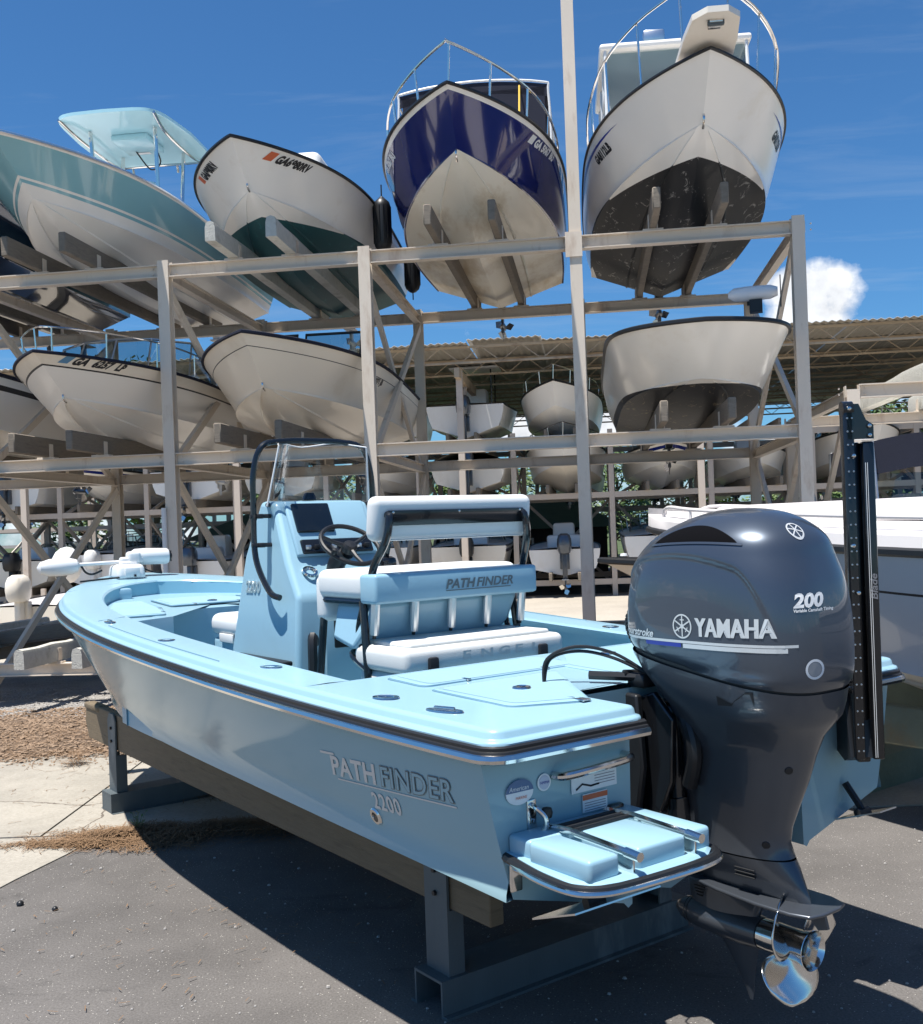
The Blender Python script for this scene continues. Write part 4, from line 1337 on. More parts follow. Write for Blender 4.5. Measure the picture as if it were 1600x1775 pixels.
# ---- white boat with teal bottom, upper level
h = Hull(L=5.9, beam=2.34, D=.86, rise=0.14, dead=17, rake=0.11, p=3.0, q=1.05, flare=1.5, zc=0.58, cb=.87)
r = rack_boat('center_console_boat', 'white boat with dark teal bottom paint on the top level, left of the navy boat', 0, 2, 5.8, 4.6, dz=-.07, yaw=.9, ds=-.02)
ho = h.build(r, [P_tealbottom, P_tealbottom])
h.rub(r, M_black, .022); h.deck(r, G_deckw, .06)
reg_number(h, ho, r, 'GA6980RV', 5.35, .86, .10, M_decalblack, 1, slope=.03, sticker=M_decalred, xs=.85)
reg_number(h, ho, r, 'GA6980RV', 5.35, .86, .10, M_decalblack, -1, slope=.03, sticker=M_decalred, xs=.85)
m = MB(); m.rbox((2.9, 0, 1.38), (.95, .85, .75), .10, 3, taper=(.7, .9)); m.build('console_cover', M_vinyl, r)
for sg in (1, -1):
    m = MB(); project(m, *disc2(.07, 14), (3.62 if sg > 0 else 3.62, sg * 3, .96), (1.3, 0, 0), (0, 0, .8), (0, -sg, 0), bvh_of(ho), .006); m.build('hull_vent', M_decalblack, r, smooth=0, fix=False)
m = MB(); m.tube(smoothpath([(5.24, 0, .57), (5.32, .0, .60), (5.32, 0, .66), (5.28, 0, .69)], 4), .012, 6); m.build('bow_eye', M_steel, r)
outboard(r, -0.02, 0.50, 1.0, M_white)

# ---- teal boat with T-top, upper level left
h = Hull(L=6.9, beam=2.44, D=.90, rise=0.20, dead=19, rake=0.13, p=3.0, q=1.05, flare=1.75, zc=0.55, cb=.86)
r = rack_boat('center_console_boat', 'teal boat with white bottom and pale blue hardtop on the top level', -1, 2, 6.9, 5.0, dz=-.10, ds=.05, yaw=.5)
ho = h.build(r, [G_white, G_white, G_teal], js=(0, .12, .24, .30, .345, .38, .5, .62, .74, .86, .94, 1.0), jm=[1, 1, 2, 1, 2, 2, 2, 2, 2, 2, 1])
h.rub(r, M_alum, .02); h.deck(r, G_deckw, .05)
m = MB()
def ttop_pt(u, v):
    a = abs(u) ** 1.0
    return Vector((3.0 + 1.05 * v, .86 * u * (1 - .13 * max(0, v)), 2.40 + .025 * (1 - u * u) + .02 * (1 - v * v)))
nu, nv = 12, 14
sq = lambda t: math.copysign(abs(math.sin(t)) ** .35, math.sin(t))
ring = []
for i in range(40):
    a = 2 * PI * i / 40
    ring.append((math.copysign(abs(math.cos(a)) ** .30, math.cos(a)), math.copysign(abs(math.sin(a)) ** .30, math.sin(a))))
rows = []
for k in (0.0, .35, .7, .92, 1.0):
    rows.append([ttop_pt(x * k, y * k) for x, y in ring])
m.grid(rows[1:], closed_v=True); m.add(rows[1], [tuple(range(40))])
low = [[p - Vector((0, 0, .045)) for p in rw] for k, rw in zip((0, .35, .7, .92, 1.0), rows)]
m.grid(low[1:], closed_v=True, flip=True); m.add(low[1], [tuple(reversed(range(40)))])
m.grid([rows[-1], low[-1]], closed_v=True)
tt = m.build('hardtop', G_aqua, r, smooth=50)
m = MB(); m.rbox((2.9, 0, 2.35), (.65, .55, .10), .03, 2); m.build('electronics_box', G_aqua, tt)
m = MB(); m.quad((2.65, -.1, 2.292), (2.65, .1, 2.292), (2.72, .1, 2.292), (2.72, -.1, 2.292)); m.build('label_plate', M_decalw, tt, smooth=0)
for y in (-.46, .46):
    for (xa, xb) in ((2.5, 2.35), (3.3, 3.42)):
        m = MB(); m.tube([(xa, y, 1.0), (xb, y * 1.05, 2.37)], .03, 8); m.build('leg', M_steel, tt)
    m = MB(); m.tube(smoothpath([(1.95, y * 1.4, 2.37), (2.4, y * 1.4, 2.28), (3.4, y * 1.4, 2.28), (3.95, y * 1.5, 2.37)], 5), .022, 8); m.build('side_rail', M_steel, tt)
m = MB(); m.tube([(1.93, -.66, 2.37), (1.93, .66, 2.37)], .02, 7); m.build('cross_rail', M_steel, tt)
for y in (-.55, -.18, .18, .55):
    m = MB(); m.tube([(1.80, y, 2.28), (1.88, y, 2.60)], .025, 8); m.build('rod_holder', M_steel, tt)
m = MB(); m.tube(smoothpath([(2.9, .22, 2.36), (2.8, .3, 2.11), (2.7, .1, 2.04), (2.75, -.1, 2.31)], 6), .012, 5); m.build('hanging_cable', M_black, tt)
m = MB(); m.rbox((2.9, 0, 1.30), (1.0, .85, .8), .10, 3, taper=(.7, .9)); m.build('console', G_aqua, r)
outboard(r, -0.02, 0.62, 1.1, M_white)

# ---- dark navy boat at far left, upper level
h = Hull(L=7.0, beam=2.45, D=1.10, rise=0.45, dead=20, rake=0.13, p=2.5, q=1.2, flare=1.7, zc=0.54)
r = rack_boat('center_console_boat', 'glossy black-navy boat on the top level, cut off by the left edge', -2, 2, 7.0, 5.0, dz=-.04, ds=.1)
h.build(r, [G_darknavy, G_darknavy, G_white], jm=[1, 1, 1, 1, 1, 1, 1, 2]); h.rub(r, M_alum, .02); h.deck(r, G_deckw, .05); outboard(r, -0.02, 0.6, 1.05)

# ---- bowrider with windshield, middle level left
h = Hull(L=6.2, beam=2.40, D=.84, rise=0.16, dead=18, rake=0.12, p=3.0, q=1.05, flare=1.4, zc=0.56, cb=.86)
r = rack_boat('bowrider_boat', 'white boat with windshield, lettered GA 6257 LP, on the middle level at left', -1, 1, 6.2, 4.7, dz=-.02, yaw=2.0, ds=.10)
ho = h.build(r, [G_white, G_white, M_decalblack, G_cream], js=(0, .15, .3, .45, .6, .70, .735, .86, 1.0), jm=[1, 1, 1, 1, 1, 2, 3, 3])
h.rub(r, M_canvas, .021); h.deck(r, G_deckw, .09)
reg_number(h, ho, r, 'GA  6257  LP', 5.80, .90, .095, M_decalblack, 1, slope=.05, sticker=mat('blue_sticker', (.10, .25, .42), .4))
reg_number(h, ho, r, 'GA  6257  LP', 5.0, .86, .125, M_decalblack, -1, slope=.03)
stanchion_rail(h, r, [.50, .62, .76, .88, .97], [.30, .36, .36, .34, .32], .012, lean=.02)
windshield(h, r, 3.9, 0, 1.7, 2.0, .98, 1.52, .32)
m = MB(); m.tube(smoothpath([(5.42, 0, .50), (5.50, .0, .53), (5.50, 0, .59), (5.45, 0, .62)], 4), .012, 6); m.build('bow_eye', M_steel, r)
m = MB(); m.lathe([(.001, 0), (.03, .0), (.035, .04), (.001, .07)], (5.8, 0, 1.06), seg=8); m.build('bow_light', M_black, r)
outboard(r, -0.02, 0.52, .95, M_white)

# ---- white boat with a square framed windscreen, middle level
h = Hull(L=6.1, beam=2.42, D=.88, rise=0.20, dead=19, rake=0.13, p=3.0, q=1.05, flare=1.75, zc=0.52, cb=.85)
r = rack_boat('dual_console_boat', 'cream boat with black-framed windscreen on the middle level, behind the console', 0, 1, 6.1, 4.6, dz=-.02, yaw=1.0, ds=.08)
ho = h.build(r, [G_cream, G_cream, M_decalblack], js=(0, .15, .3, .45, .6, .70, .745, .76, .86, 1.0), jm=[1, 1, 1, 1, 1, 1, 2, 1, 1])
h.rub(r, M_canvas, .023); h.deck(r, G_deckw, .07)
reg_number(h, ho, r, 'GA 8071 JB', 4.0, .76, .09, M_decalblack, 1, slope=.02, sticker=M_decalblue)
ws = bpy.data.objects.new('windscreen', None); col.objects.link(ws); ws.parent = r
for (a, b) in (((2.9, .06), (3.0, .82)), ((2.9, -.82), (3.0, -.06))):
    y0, y1 = a[1], b[1]
    fr = MB(); fr.tube([(3.65, y0, 1.02), (3.65, y1, 1.02), (3.45, y1, 1.50), (3.45, y0, 1.50)], .022, 6, closed=True); fr.build('frame', M_black, ws)
    g = MB(); g.quad((3.65, y0, 1.02), (3.65, y1, 1.02), (3.45, y1, 1.50), (3.45, y0, 1.50)); g.build('pane', M_tint, ws, smooth=0)
m = MB(); m.tube(smoothpath([(5.28, 0, .52), (5.36, .0, .55), (5.36, 0, .61), (5.31, 0, .64)], 4), .012, 6); m.build('bow_eye', M_steel, r)
for (x, y) in ((5.4, .12), (5.1, -.2)):
    m = MB(); m.rbox((x, y, 1.11), (.22, .06, .05), .02); m.build('deck_cleat', M_black, r)
outboard(r, -0.02, 0.54, 1.0)

# ---- another boat behind the left edge, middle level
h = Hull(L=6.4, beam=2.4, D=1.0, rise=0.32, dead=18, rake=0.12, p=2.4, q=1.3, flare=1.6)
r = rack_boat('center_console_boat', 'white boat with dark sheer stripe on the middle level, cut off by the left edge', -2, 1, 6.4, 4.8, dz=-.02)
h.build(r, [G_cream, G_white, M_decalblack], jm=[1, 1, 1, 1, 1, 2, 1, 1]); h.rub(r, M_canvas, .03); h.deck(r, G_deckw, .08); outboard(r, -0.02, .5, 1.0)

# ---- flats skiff with broad bow, middle level right
h = Hull(L=5.3, beam=2.12, D=.82, rise=0.10, dead=10, rake=0.12, p=12.0, q=1.3, flare=1.0, zc=0.40, cb=.80, cp=7.0, cq=1.2, t0=.35)
r = rack_boat('flats_skiff', 'cream broad-bowed skiff with black bottom on the middle level, trolling motor on its bow', 2, 1, 5.3, 4.2, dz=.04, ds=.04, yaw=.6)
ho = h.build(r, [P_skiff, P_skiff]); h.rub(r, M_black, .028); h.deck(r, G_deckw, .05)
m = MB(); m.tube(smoothpath([(4.72, 0, .68), (4.78, .0, .70), (4.78, 0, .74), (4.74, 0, .76)], 4), .01, 6); m.build('bow_eye', M_steel, r)
outboard(r, -0.02, 0.42, .9)
tmw = empty('trolling_motor', r.matrix_basis @ Vector((4.75, .62, 1.06)), -PHI - PI / 2 + rad(80), label='small white trolling motor on the bow of the cream skiff', cat='motor')
m = MB(); m.tube([(-.30, 0, .22), (-.24, 0, .22), (-.1, 0, .22), (.16, 0, .22), (.24, 0, .22)], [.03, .075, .085, .08, .05], 12); m.build('motor_housing', M_white, tmw)
m = MB(); m.box((0, 0, .07), (.14, .12, .14)); m.tube([(-.08, .06, .1), (-.08, .06, .2)], .02, 6); m.build('mount', M_black, tmw)
m = MB(); m.rbox((.27, 0, .22), (.012, .05, .36), .005, 1); m.rbox((.27, 0, .22), (.012, .30, .05), .005, 1); m.build('propeller', M_black, tmw)
# ------------------------------------------------------------------ the pale blue bay boat
HB_LOC, HB_RZ = Vector((0.994, 4.17, 0)), rad(90 + 36.4)
HB = empty('bay_boat', HB_LOC, HB_RZ, label='pale blue open bay boat in the foreground, resting on timber bunks', cat='boat')
UL = 6.894
sz = lambda u: 1.344 + 0.356 * (max(u, 0) / UL) ** 1.5
TAB = dict(L=UL, xc=6.45,
           sy=[(0, 1.20), (1.02, 1.25), (2.04, 1.28), (3.57, 1.28), (4.6, 1.20), (5.31, 1.06), (5.92, .84), (6.33, .60), (6.64, .37), (6.80, .20), (UL, 0)],
           sz=sz,
           cy=[(0, 1.075), (.28, 1.09), (.56, 1.0), (.69, .90), (.85, .62), (.95, .27), (1, 0)],
           cz=[(0, .83), (.28, .885), (.56, .89), (.69, .90), (.85, .95), (.95, 1.03), (1, 1.10)],
           kz=[(0, .545), (.6, .55), (.75, .62), (.88, .80), (.96, .98), (1, 1.10)])
hh = Hull(L=UL, beam=2.56, D=1.344, rise=.356, flare=.88, tabs=TAB)
hull_o = hh.build(HB, [M_hullblue, M_hullblue], nt=60, js=(0, .12, .25, .4, .55, .7, .82, .92, 1.0), lip=.03)
# the stern is notched for the engine: two quarters and a recessed centre
WU = .36
bm = bmesh.new(); bm.from_mesh(hull_o.data)
kill = [f for f in bm.faces if len(f.verts) > 8]
bmesh.ops.delete(bm, geom=kill, context='FACES')
kill = [f for f in bm.faces if max(abs(v.co.y) for v in f.verts) < .56 and max(v.co.x for v in f.verts) < WU + .04 and max(v.co.z for v in f.verts) < .80]
ucut = max([max(v.co.x for v in f.verts) for f in kill] + [0.0])
bmesh.ops.delete(bm, geom=kill, context='FACES'); bm.to_mesh(hull_o.data); bm.free()
TSJ = (.48, .50, .52, .76, 1.0)
JS_ = (.12, .25, .4, .55, .7, .82, .92, 1.0)
for sg in (1, -1):
    ring = [hh.bot(0, j) for j in TSJ] + [hh.top(0, j) for j in JS_]
    ring[1].z -= .016
    m = MB(); pt = [(0, p.y * sg, p.z) for p in ring] + [(0, .50 * sg, 1.344)]
    m.add(pt, [tuple(range(len(pt)))]); m.build('transom', M_hullblue, HB, smooth=0)
    p0, p1 = hh.bot(0, .48), hh.bot(ucut / 6.45, .48)
    m = MB(); m.add([(0, p0.y * sg, p0.z), (0, .50 * sg, 1.40), (ucut, .50 * sg, 1.41), (ucut, p1.y * sg, p1.z)], [(0, 1, 2, 3)]); m.build('notch_side', M_hullblue, HB, smooth=0)
m = MB()
pk = [hh.bot(ucut / 6.45, j) for j in (0, .25, .48)]
pp_ = [(ucut, p.y, p.z) for p in pk] + [(ucut, .50, 1.41), (ucut, -.50, 1.41)] + [(ucut, -p.y, p.z) for p in reversed(pk[1:])]
m.add(pp_, [tuple(range(len(pp_)))]); m.build('notch_wall', M_hullblue, HB, smooth=0)

# deck cap: outer moulded edge, covering boards, aft deck
U_AFT = 1.17
IN = [(0, 1.0), (.42, 1.015), (.66, .94), (.80, .79), (.90, .58), (.96, .36), (.985, .2), (1.0, 0)]
XI0, XI1 = U_AFT, 6.16
def outer(t):                # t 0..1 along the gunwale from u=0 to the bow
    p = hh.sheer(t); q = hh.sheer(min(1, t + .004)) - hh.sheer(max(0, t - .004))
    if t > .999: q = Vector((0, -1, 0))
    nn = Vector((-q.y, q.x, 0)); nn = Vector((-q.y, q.x, 0)).normalized() if q.length > 1e-9 else Vector((1, 0, 0))
    if nn.y < 0 and t < .9: nn = -nn
    if t > .999: nn = Vector((1, 0, 0))
    return p, nn
PROF = [(.004, .0), (.006, .030), (.0, .038), (-.012, .041), (-.016, .046), (-.019, .062), (-.028, .072), (-.042, .076)]
def cap_pts(t):
    p, nn = outer(t)
    out = []
    for o, dz in PROF:
        v = p + nn * o
        out.append(Vector((v.x, max(0.0, v.y), p.z + dz)))
    return out
tA = U_AFT / UL
nS = 54
m = MB()
for sg in (1, -1):
    rows, rows_in = [], []
    for i in range(nS + 1):
        s = 1 - (1 - i / nS) ** 1.5
        t = tA + (1 - tA) * s
        c = cap_pts(t)
        ui = XI0 + (XI1 - XI0) * s
        yi = cr(IN, s)
        zi = sz(ui) + .076
        c2 = c + [Vector((c[-1].x * .5 + ui * .5, (c[-1].y + yi) / 2, c[-1].z * .5 + zi * .5 + .004)), Vector((ui, yi, zi)), Vector((ui - .004, max(0, yi - .012), zi - .012))]
        rows.append([(p.x, p.y * sg, p.z) for p in c2])
    m.grid(rows, flip=(sg < 0))
    rows = [[(p.x, p.y * sg, p.z) for p in cap_pts(tA * i / 10)] for i in range(11)]
    m.grid(rows, flip=(sg < 0))
# aft plate, with the stern edge moulded like the sides and the engine notch cut out
STERN = -.075
def stern_prof(y):
    return [Vector((STERN - o, y, 1.344 + dz)) for o, dz in PROF]
edge_in = .042
ys_p = [1.205 - .0, 1.17, 1.0, .8, .62, .50]
for sg in (1, -1):
    rows = [[(p.x, p.y * sg, p.z) for p in cap_pts(0)]]
    c0 = cap_pts(0)
    for a in (20, 45, 70, 90):                                   # rounded quarter
        k = rad(a)
        rw = []
        for (o, dz) in PROF:
            R_ = .075 + o
            rw.append((0 - math.sin(k) * R_, (1.20 - .075 + math.cos(k) * R_) * sg, 1.344 + dz))
        rows.append(rw)
    for y in (1.0, .8, .62, .54):
        rows.append([(p.x, p.y * sg, p.z) for p in stern_prof(y)])
    for a in (30, 60, 90):
        k = rad(a); rw = []
        for (o, dz) in PROF:
            R_ = .05 + o
            rw.append((STERN + .05 - math.cos(k) * R_, (.54 - math.sin(k) * R_) * sg, 1.344 + dz))
        rows.append(rw)
    rows.append([(.32, (.54 - .05 - o) * sg, sz(.32) + dz) for o, dz in PROF])
    m.grid(rows, flip=(sg > 0))
    # top plate of this side, from the inner edge of that border
    inner = [Vector(r_[-1]) for r_ in rows[1:]]
    n = 12
    sides = [cap_pts(tA * i / n)[-1] for i in range(n + 1)]
    poly = [Vector((p.x, p.y * sg, p.z)) for p in reversed(sides)] + inner
    poly.append(Vector((.36, 0, sz(.36) + .080)))
    poly.append(Vector((U_AFT, 0, sz(U_AFT) + .080)))
    poly.append(Vector((U_AFT, 1.0 * sg, sz(U_AFT) + .076)))
    pc = Vector((.8, .55 * sg, sz(.8) + .080))
    nn = len(poly)
    m.add([tuple(p) for p in poly] + [tuple(pc)], [(i, (i + 1) % nn, nn) for i in range(nn)])
m.add([(.32, .49 - .04, sz(.32) + .076), (.36, 0, sz(.36) + .08), (.32, -.45, sz(.32) + .076)], [(0, 1, 2)])
cap_o = m.build('deck_cap', M_deck, HB, smooth=40)
bm = bmesh.new(); bm.from_mesh(cap_o.data)
bmesh.ops.remove_doubles(bm, verts=bm.verts, dist=.0012)
bmesh.ops.recalc_face_normals(bm, faces=bm.faces)
if sum(f.normal.z * f.calc_area() for f in bm.faces) < 0: bmesh.ops.reverse_faces(bm, faces=bm.faces)
bm.to_mesh(cap_o.data); bm.free(); cap_o.data.set_sharp_from_angle(angle=rad(40))

# rub rail: black rubber with a bright insert, round the stern quarters too
def rail_loop(off, dz, stern_in=.50):
    P = []
    for i in range(61):
        t = 1 - (1 - i / 60) ** 1.4
        p, nn = outer(t); v = p + nn * off
        P.append(Vector((v.x, max(0, v.y), p.z + dz)))
    st = [Vector((STERN - off, stern_in, 1.344 + dz)), Vector((STERN - off, 1.12, 1.344 + dz))]
    for a in (70, 45, 20):
        k = rad(a); st.append(Vector((-math.sin(k) * (.075 + off), 1.125 + math.cos(k) * (.075 + off), 1.344 + dz)))
    half = st + P
    return half + [Vector((p.x, -p.y, p.z)) for p in reversed(half[:-1])]
m = MB(); m.tube(rail_loop(.004, -.012), .026, 8); m.tube(rail_loop(.002, .012), .015, 6)
rr = m.build('rub_rail', M_black, HB)
m = MB(); m.tube(rail_loop(.020, -.016), .0175, 8); m.build('rail_insert', M_steel, rr)

# cockpit: coaming sides, floor, casting deck, bulkheads
FLOOR = .88
m = MB()
for sg in (1, -1):
    rows = []
    for i in range(41):
        s = i / 40
        ui = XI0 + (XI1 - XI0) * s; yi = max(0, cr(IN, s) - .012); zi = sz(ui) + .064
        zl = FLOOR if ui < 4.3 else min(FLOOR + (ui - 4.3) * 9, sz(ui) - .08)
        yo = yi + .04 if ui < 4.2 else yi
        rows.append([(ui, yi * sg, zi), (ui, yo * sg, zi - .05), (ui, yo * sg, zl)])
    m.grid(rows, flip=(sg > 0))
m.build('cockpit_side', M_liner, HB, smooth=40)
m = MB(); m.grid([[(1.1, -1.08, FLOOR), (1.1, 1.08, FLOOR)], [(3.4, -1.02, FLOOR), (3.4, 1.02, FLOOR)], [(4.25, -.84, FLOOR), (4.25, .84, FLOOR)], [(4.85, -.5, FLOOR), (4.85, .5, FLOOR)]]); m.build('cockpit_floor', M_deck, HB, smooth=0)
m = MB(); m.box((U_AFT + .005, 0, (FLOOR + 1.42) / 2), (.02, 2.06, 1.42 - FLOOR)); m.build('aft_bulkhead', M_liner, HB, smooth=0)
CD = 1.545
m = MB()
edge = [(4.02, 1.02), (4.24, .60), (4.78, .44), (4.78, -.44), (4.24, -.60), (4.02, -1.02)]
cl_ = [(XI0 + (XI1 - XI0) * s, cr(IN, s) + .03) for s in [.56 + .44 * i / 14 for i in range(15)]]
poly = [(u, v, CD) for u, v in edge[:1]] + [(max(u, 4.05), v, CD + (u - 4.2) * .028) for u, v in cl_[:-1]] + [(XI1 + .02, 0, CD + .055)] + [(max(u, 4.05), -v, CD + (u - 4.2) * .028) for u, v in reversed(cl_[:-1])] + [(u, v, CD) for u, v in reversed(edge)]
poly = poly[:-1] if poly[-1] == poly[0] else poly
poly = [p for i, p in enumerate(poly) if p not in poly[:i]]
cen = (4.95, 0, CD + .02)
m.add(poly + [cen], [(i, (i + 1) % len(poly), len(poly)) for i in range(len(poly))])
for a, b in zip(edge[:-1], edge[1:]):
    m.quad((a[0], a[1], CD), (b[0], b[1], CD), (b[0], b[1], FLOOR), (a[0], a[1], FLOOR))
m.build('casting_deck', M_deck, HB, smooth=30)


def hatch(name, corners, z, parent, r=.05, lift=.006, latch=None):
    """lid with a dark gutter round it; corners in (u, v)"""
    def rounded(c, r):
        out = []
        n = len(c)
        for i in range(n):
            p0, p1, p2 = Vector(c[i - 1]), Vector(c[i]), Vector(c[(i + 1) % n])
            a, b = p1 + (p0 - p1).normalized() * r, p1 + (p2 - p1).normalized() * r
            for k in range(5):
                s = k / 4
                out.append((1 - s) ** 2 * a + 2 * s * (1 - s) * p1 + s * s * b)
        return out
    c = [(u, v, z(u) if callable(z) else z) for u, v in corners]
    R_ = rounded(c, r)
    ce = sum(R_, Vector()) / len(R_)
    m = MB(); m.prism([p + (p - ce).normalized() * .010 for p in R_], (0, 0, -.004), (0, 0, .0055))
    g = m.build(name, M_seam, parent, smooth=0)
    m = MB()
    up = [p + Vector((0, 0, lift)) for p in R_]; up2 = [p + (ce - p).normalized() * .006 + Vector((0, 0, lift + .003)) for p in R_]
    n = len(R_)
    m.add(R_ + up + up2, [(i, (i + 1) % n, n + (i + 1) % n, n + i) for i in range(n)] + [(n + i, n + (i + 1) % n, 2 * n + (i + 1) % n, 2 * n + i) for i in range(n)] + [tuple(range(2 * n, 3 * n))])
    l = m.build('lid', M_deck, g, smooth=30)
    m = MB(); m.add([p + (ce - p).normalized() * .035 + Vector((0, 0, lift + .0042)) for p in R_], [tuple(range(n))]); m.build('nonskid_panel', M_nonskid, g, smooth=0)
    a_, b_, c_ = Vector(c[0]), Vector(c[1]), Vector(c[-1])
    for k_ in (.25, .75):
        hp_ = a_.lerp(b_, k_) + (c_ - a_).normalized() * .012
        m = MB(); m.rbox(hp_ + Vector((0, 0, lift + .002)), (.05, .022, .008), .003, 1); m.build('hinge', M_steel, g)
    if latch:
        u, v = latch; zz = (z(u) if callable(z) else z) + lift + .003
        m = MB(); m.lathe([(.001, .006), (.018, .006), (.021, .012), (.036, .009), (.040, .002), (.040, -.002)], (u, v, zz), seg=18)
        m.build('latch', M_steel, g)
    return g
zd = lambda u: sz(u) + .0785
hatch('hatch', [(.80, .86), (.80, -.02), (1.10, -.02), (1.10, .86)], zd, HB, latch=None)
hatch('hatch', [(.12, .62), (.12, .58), (.73, .20), (.73, .88), (.22, .88)], zd, HB, r=.04, latch=(.47, .62))
hatch('hatch', [(.48, .10), (.48, -.62), (1.02, -.88), (1.10, -.88), (1.10, -.12), (.80, .10)], zd, HB, r=.04, latch=(.92, -.30))
hatch('hatch', [(.12, -.60), (.12, -.90), (.42, -.90), (.42, -.55)], zd, HB, r=.03, latch=(.28, -.74))
hatch('hatch', [(4.32, .62), (4.86, .46), (5.45, .40), (5.45, .62), (4.9, .86), (4.34, .93)], lambda u: CD + max(0, (u - 4.2)) * .028 + .006, HB, r=.04)
hatch('hatch', [(4.32, -.62), (4.86, -.46), (5.45, -.40), (5.45, -.62), (4.9, -.86), (4.34, -.93)], lambda u: CD + max(0, (u - 4.2)) * .028 + .006, HB, r=.04)
hatch('hatch', [(4.88, .36), (4.88, -.36), (5.50, -.30), (5.50, .30)], lambda u: CD + max(0, (u - 4.2)) * .028 + .008, HB, r=.04, latch=(4.98, 0))


def oval_fitting(name, u, v, a, b, yaw, hole=True, parent=HB, rod=True):
    """flush stainless rod holder or pop-up cleat on the covering board"""
    z = sz(u) + .0775
    m = MB(); n = 24
    def rg(k, dz): return [(u + (a * k * math.cos(t) * math.cos(yaw) - b * k * math.sin(t) * math.sin(yaw)), v + (a * k * math.cos(t) * math.sin(yaw) + b * k * math.sin(t) * math.cos(yaw)), z + dz) for t in [2 * PI * i / n for i in range(n)]]
    if hole:
        m.grid([rg(1, 0), rg(.96, .005), rg(.62, .006), rg(.58, .001)], closed_v=True)
        o = m.build(name, M_steel, parent)
        k = MB(); k.add(rg(.60, .0012), [tuple(range(n))]); k.build('bore', M_blackgloss, o, smooth=0)
    else:
        m.grid([rg(1, 0), rg(.95, .006), rg(.5, .008), rg(.01, .008)], closed_v=True)
        o = m.build(name, M_steel, parent)
        k = MB(); k.rbox((u, v, z + .012), (a * 1.1, b * .45, .012), .005, 2, R=Matrix.Rotation(yaw, 3, 'Z')); k.build('cleat_bar', M_steel, o)
    return o
oval_fitting('rod_holder', .72, 1.10, .062, .046, .25)
oval_fitting('cleat', .34, 1.09, .085, .034, .30, hole=False)
oval_fitting('rod_holder', 1.72, 1.10, .062, .046, .25)
oval_fitting('rod_holder', 2.90, 1.155, .060, .044, .2)
oval_fitting('cleat', 3.85, 1.16, .080, .034, -.1, hole=False)
oval_fitting('rod_holder', .72, -1.10, .062, .046, -.25)
oval_fitting('cleat', .34, -1.09, .085, .034, -.30, hole=False)
oval_fitting('rod_holder', 1.72, -1.10, .062, .046, -.25)
oval_fitting('cleat', 5.0, -.98, .080, .034, .4, hole=False)
# seam across the covering boards forward, and the step for the bow
for sg in (1, -1):
    m = MB(); m.bar((3.95, sg * 1.20, sz(3.95) + .0775), (4.05, sg * 1.0, sz(4.05) + .0775), .006, .004); m.build('deck_seam', M_seam, HB, smooth=0)
    m = MB(); m.bar((5.72, sg * .88, sz(5.7) + .0778), (6.1, sg * .35, sz(6.1) + .0778), .006, .004); m.build('deck_seam', M_seam, HB, smooth=0)
    m = MB(); m.tube(smoothpath([(2.05, sg * 1.215, sz(2.05) + .0775), (3.0, sg * 1.225, sz(3) + .0775), (3.7, sg * 1.215, sz(3.7) + .0775)], 5), .004, 4); m.build('deck_seam', M_seam, HB)
m = MB(); m.tube(smoothpath([(6.28, .62, 1.742), (6.30, .40, 1.752), (6.36, .20, 1.76), (6.42, .12, 1.77)], 5), .008, 6); m.build('power_cable', M_black, HB)
m = MB(); m.rbox((5.93, .42, 1.63), (.14, .20, .10), .02); m.build('step_pad', M_deck, HB)

# lettering and fittings on the hull side
bvh_h = bvh_of(hull_o)
m = MB()
def side_text(mb, g, u_left, z, mi=0, off=.006, thick=0.0, k=0.0):
    project(mb, g[0], g[1], (u_left, 3, z), (-1, 0, k), (0, 0, 1), (0, -1, 0), bvh_h, off, mi, thick)
gp = text_geo('PATH', .118, .25, .0030, 1.06, 1.12)
wP = max(p[0] for p in gp[0])
side_text(m, gp, 1.03, 1.098, 0, .003, 0, .045)
side_text(m, strip2(-.05, .087, .06, .097, 3), 1.03, 1.098, 0, .003, 0, .045)
side_text(m, strip2(.03, -.020, .84, -.014, 12), 1.03, 1.098, 0, .003, 0, .045)
t2 = text_geo('2200', .095, .05, .002, 1.12, .95)
side_text(m, t2, .765, 1.005, 0, .003, 0, .03)
em = m.build('emblem', M_decal, HB, smooth=0)
m = MB()
gf = text_geo('FINDER', .118, .25, .0045, 1.06, 1.12)
side_text(m, gf, 1.03 - wP - .014, 1.098 + .045 * (wP + .014), 0, .003, 0, .045)
m.build('emblem_outline', mat('dark_silver_trim', (.13, .16, .175), .4, .3), em, smooth=0)
m = MB()
gf2 = text_geo('FINDER', .118, .25, .0006, 1.06, 1.12)
gfb = text_geo('FINDER', .118, .25, .0045, 1.06, 1.12)
shift = (max(p[0] for p in gfb[0]) - max(p[0] for p in gf2[0])) / 2
side_text(m, gf2, 1.03 - wP - .014 - shift, 1.098 + .045 * (wP + .014), 0, .0042, 0, .045)
m.build('emblem_fill', M_hullblue, em, smooth=0)
hit = bvh_h.ray_cast(Vector((.78, 3, .965)), Vector((0, -1, 0)))
m = MB(); m.lathe([(.019, .0), (.021, .010), (.032, .010), (.037, .004), (.037, -.004)], hit[0], hit[1] if hit[1].y > 0 else -hit[1], 20); th = m.build('through_hull', M_steel, HB)
m = MB(); m.lathe([(.001, .002), (.021, .002)], hit[0] + Vector((0, .002, 0)), Vector((0, 1, 0)), 16); m.build('bore', M_blackgloss, th)
hit = bvh_h.ray_cast(Vector((6.52, 3, 1.32)), Vector((0, -1, 0)))
if hit[0]:
    m = MB(); m.lathe([(.012, 0), (.014, .008), (.025, .006), (.027, -.002)], hit[0], Vector((.2, 1, 0)), 14); m.build('bow_eye', M_black, HB)

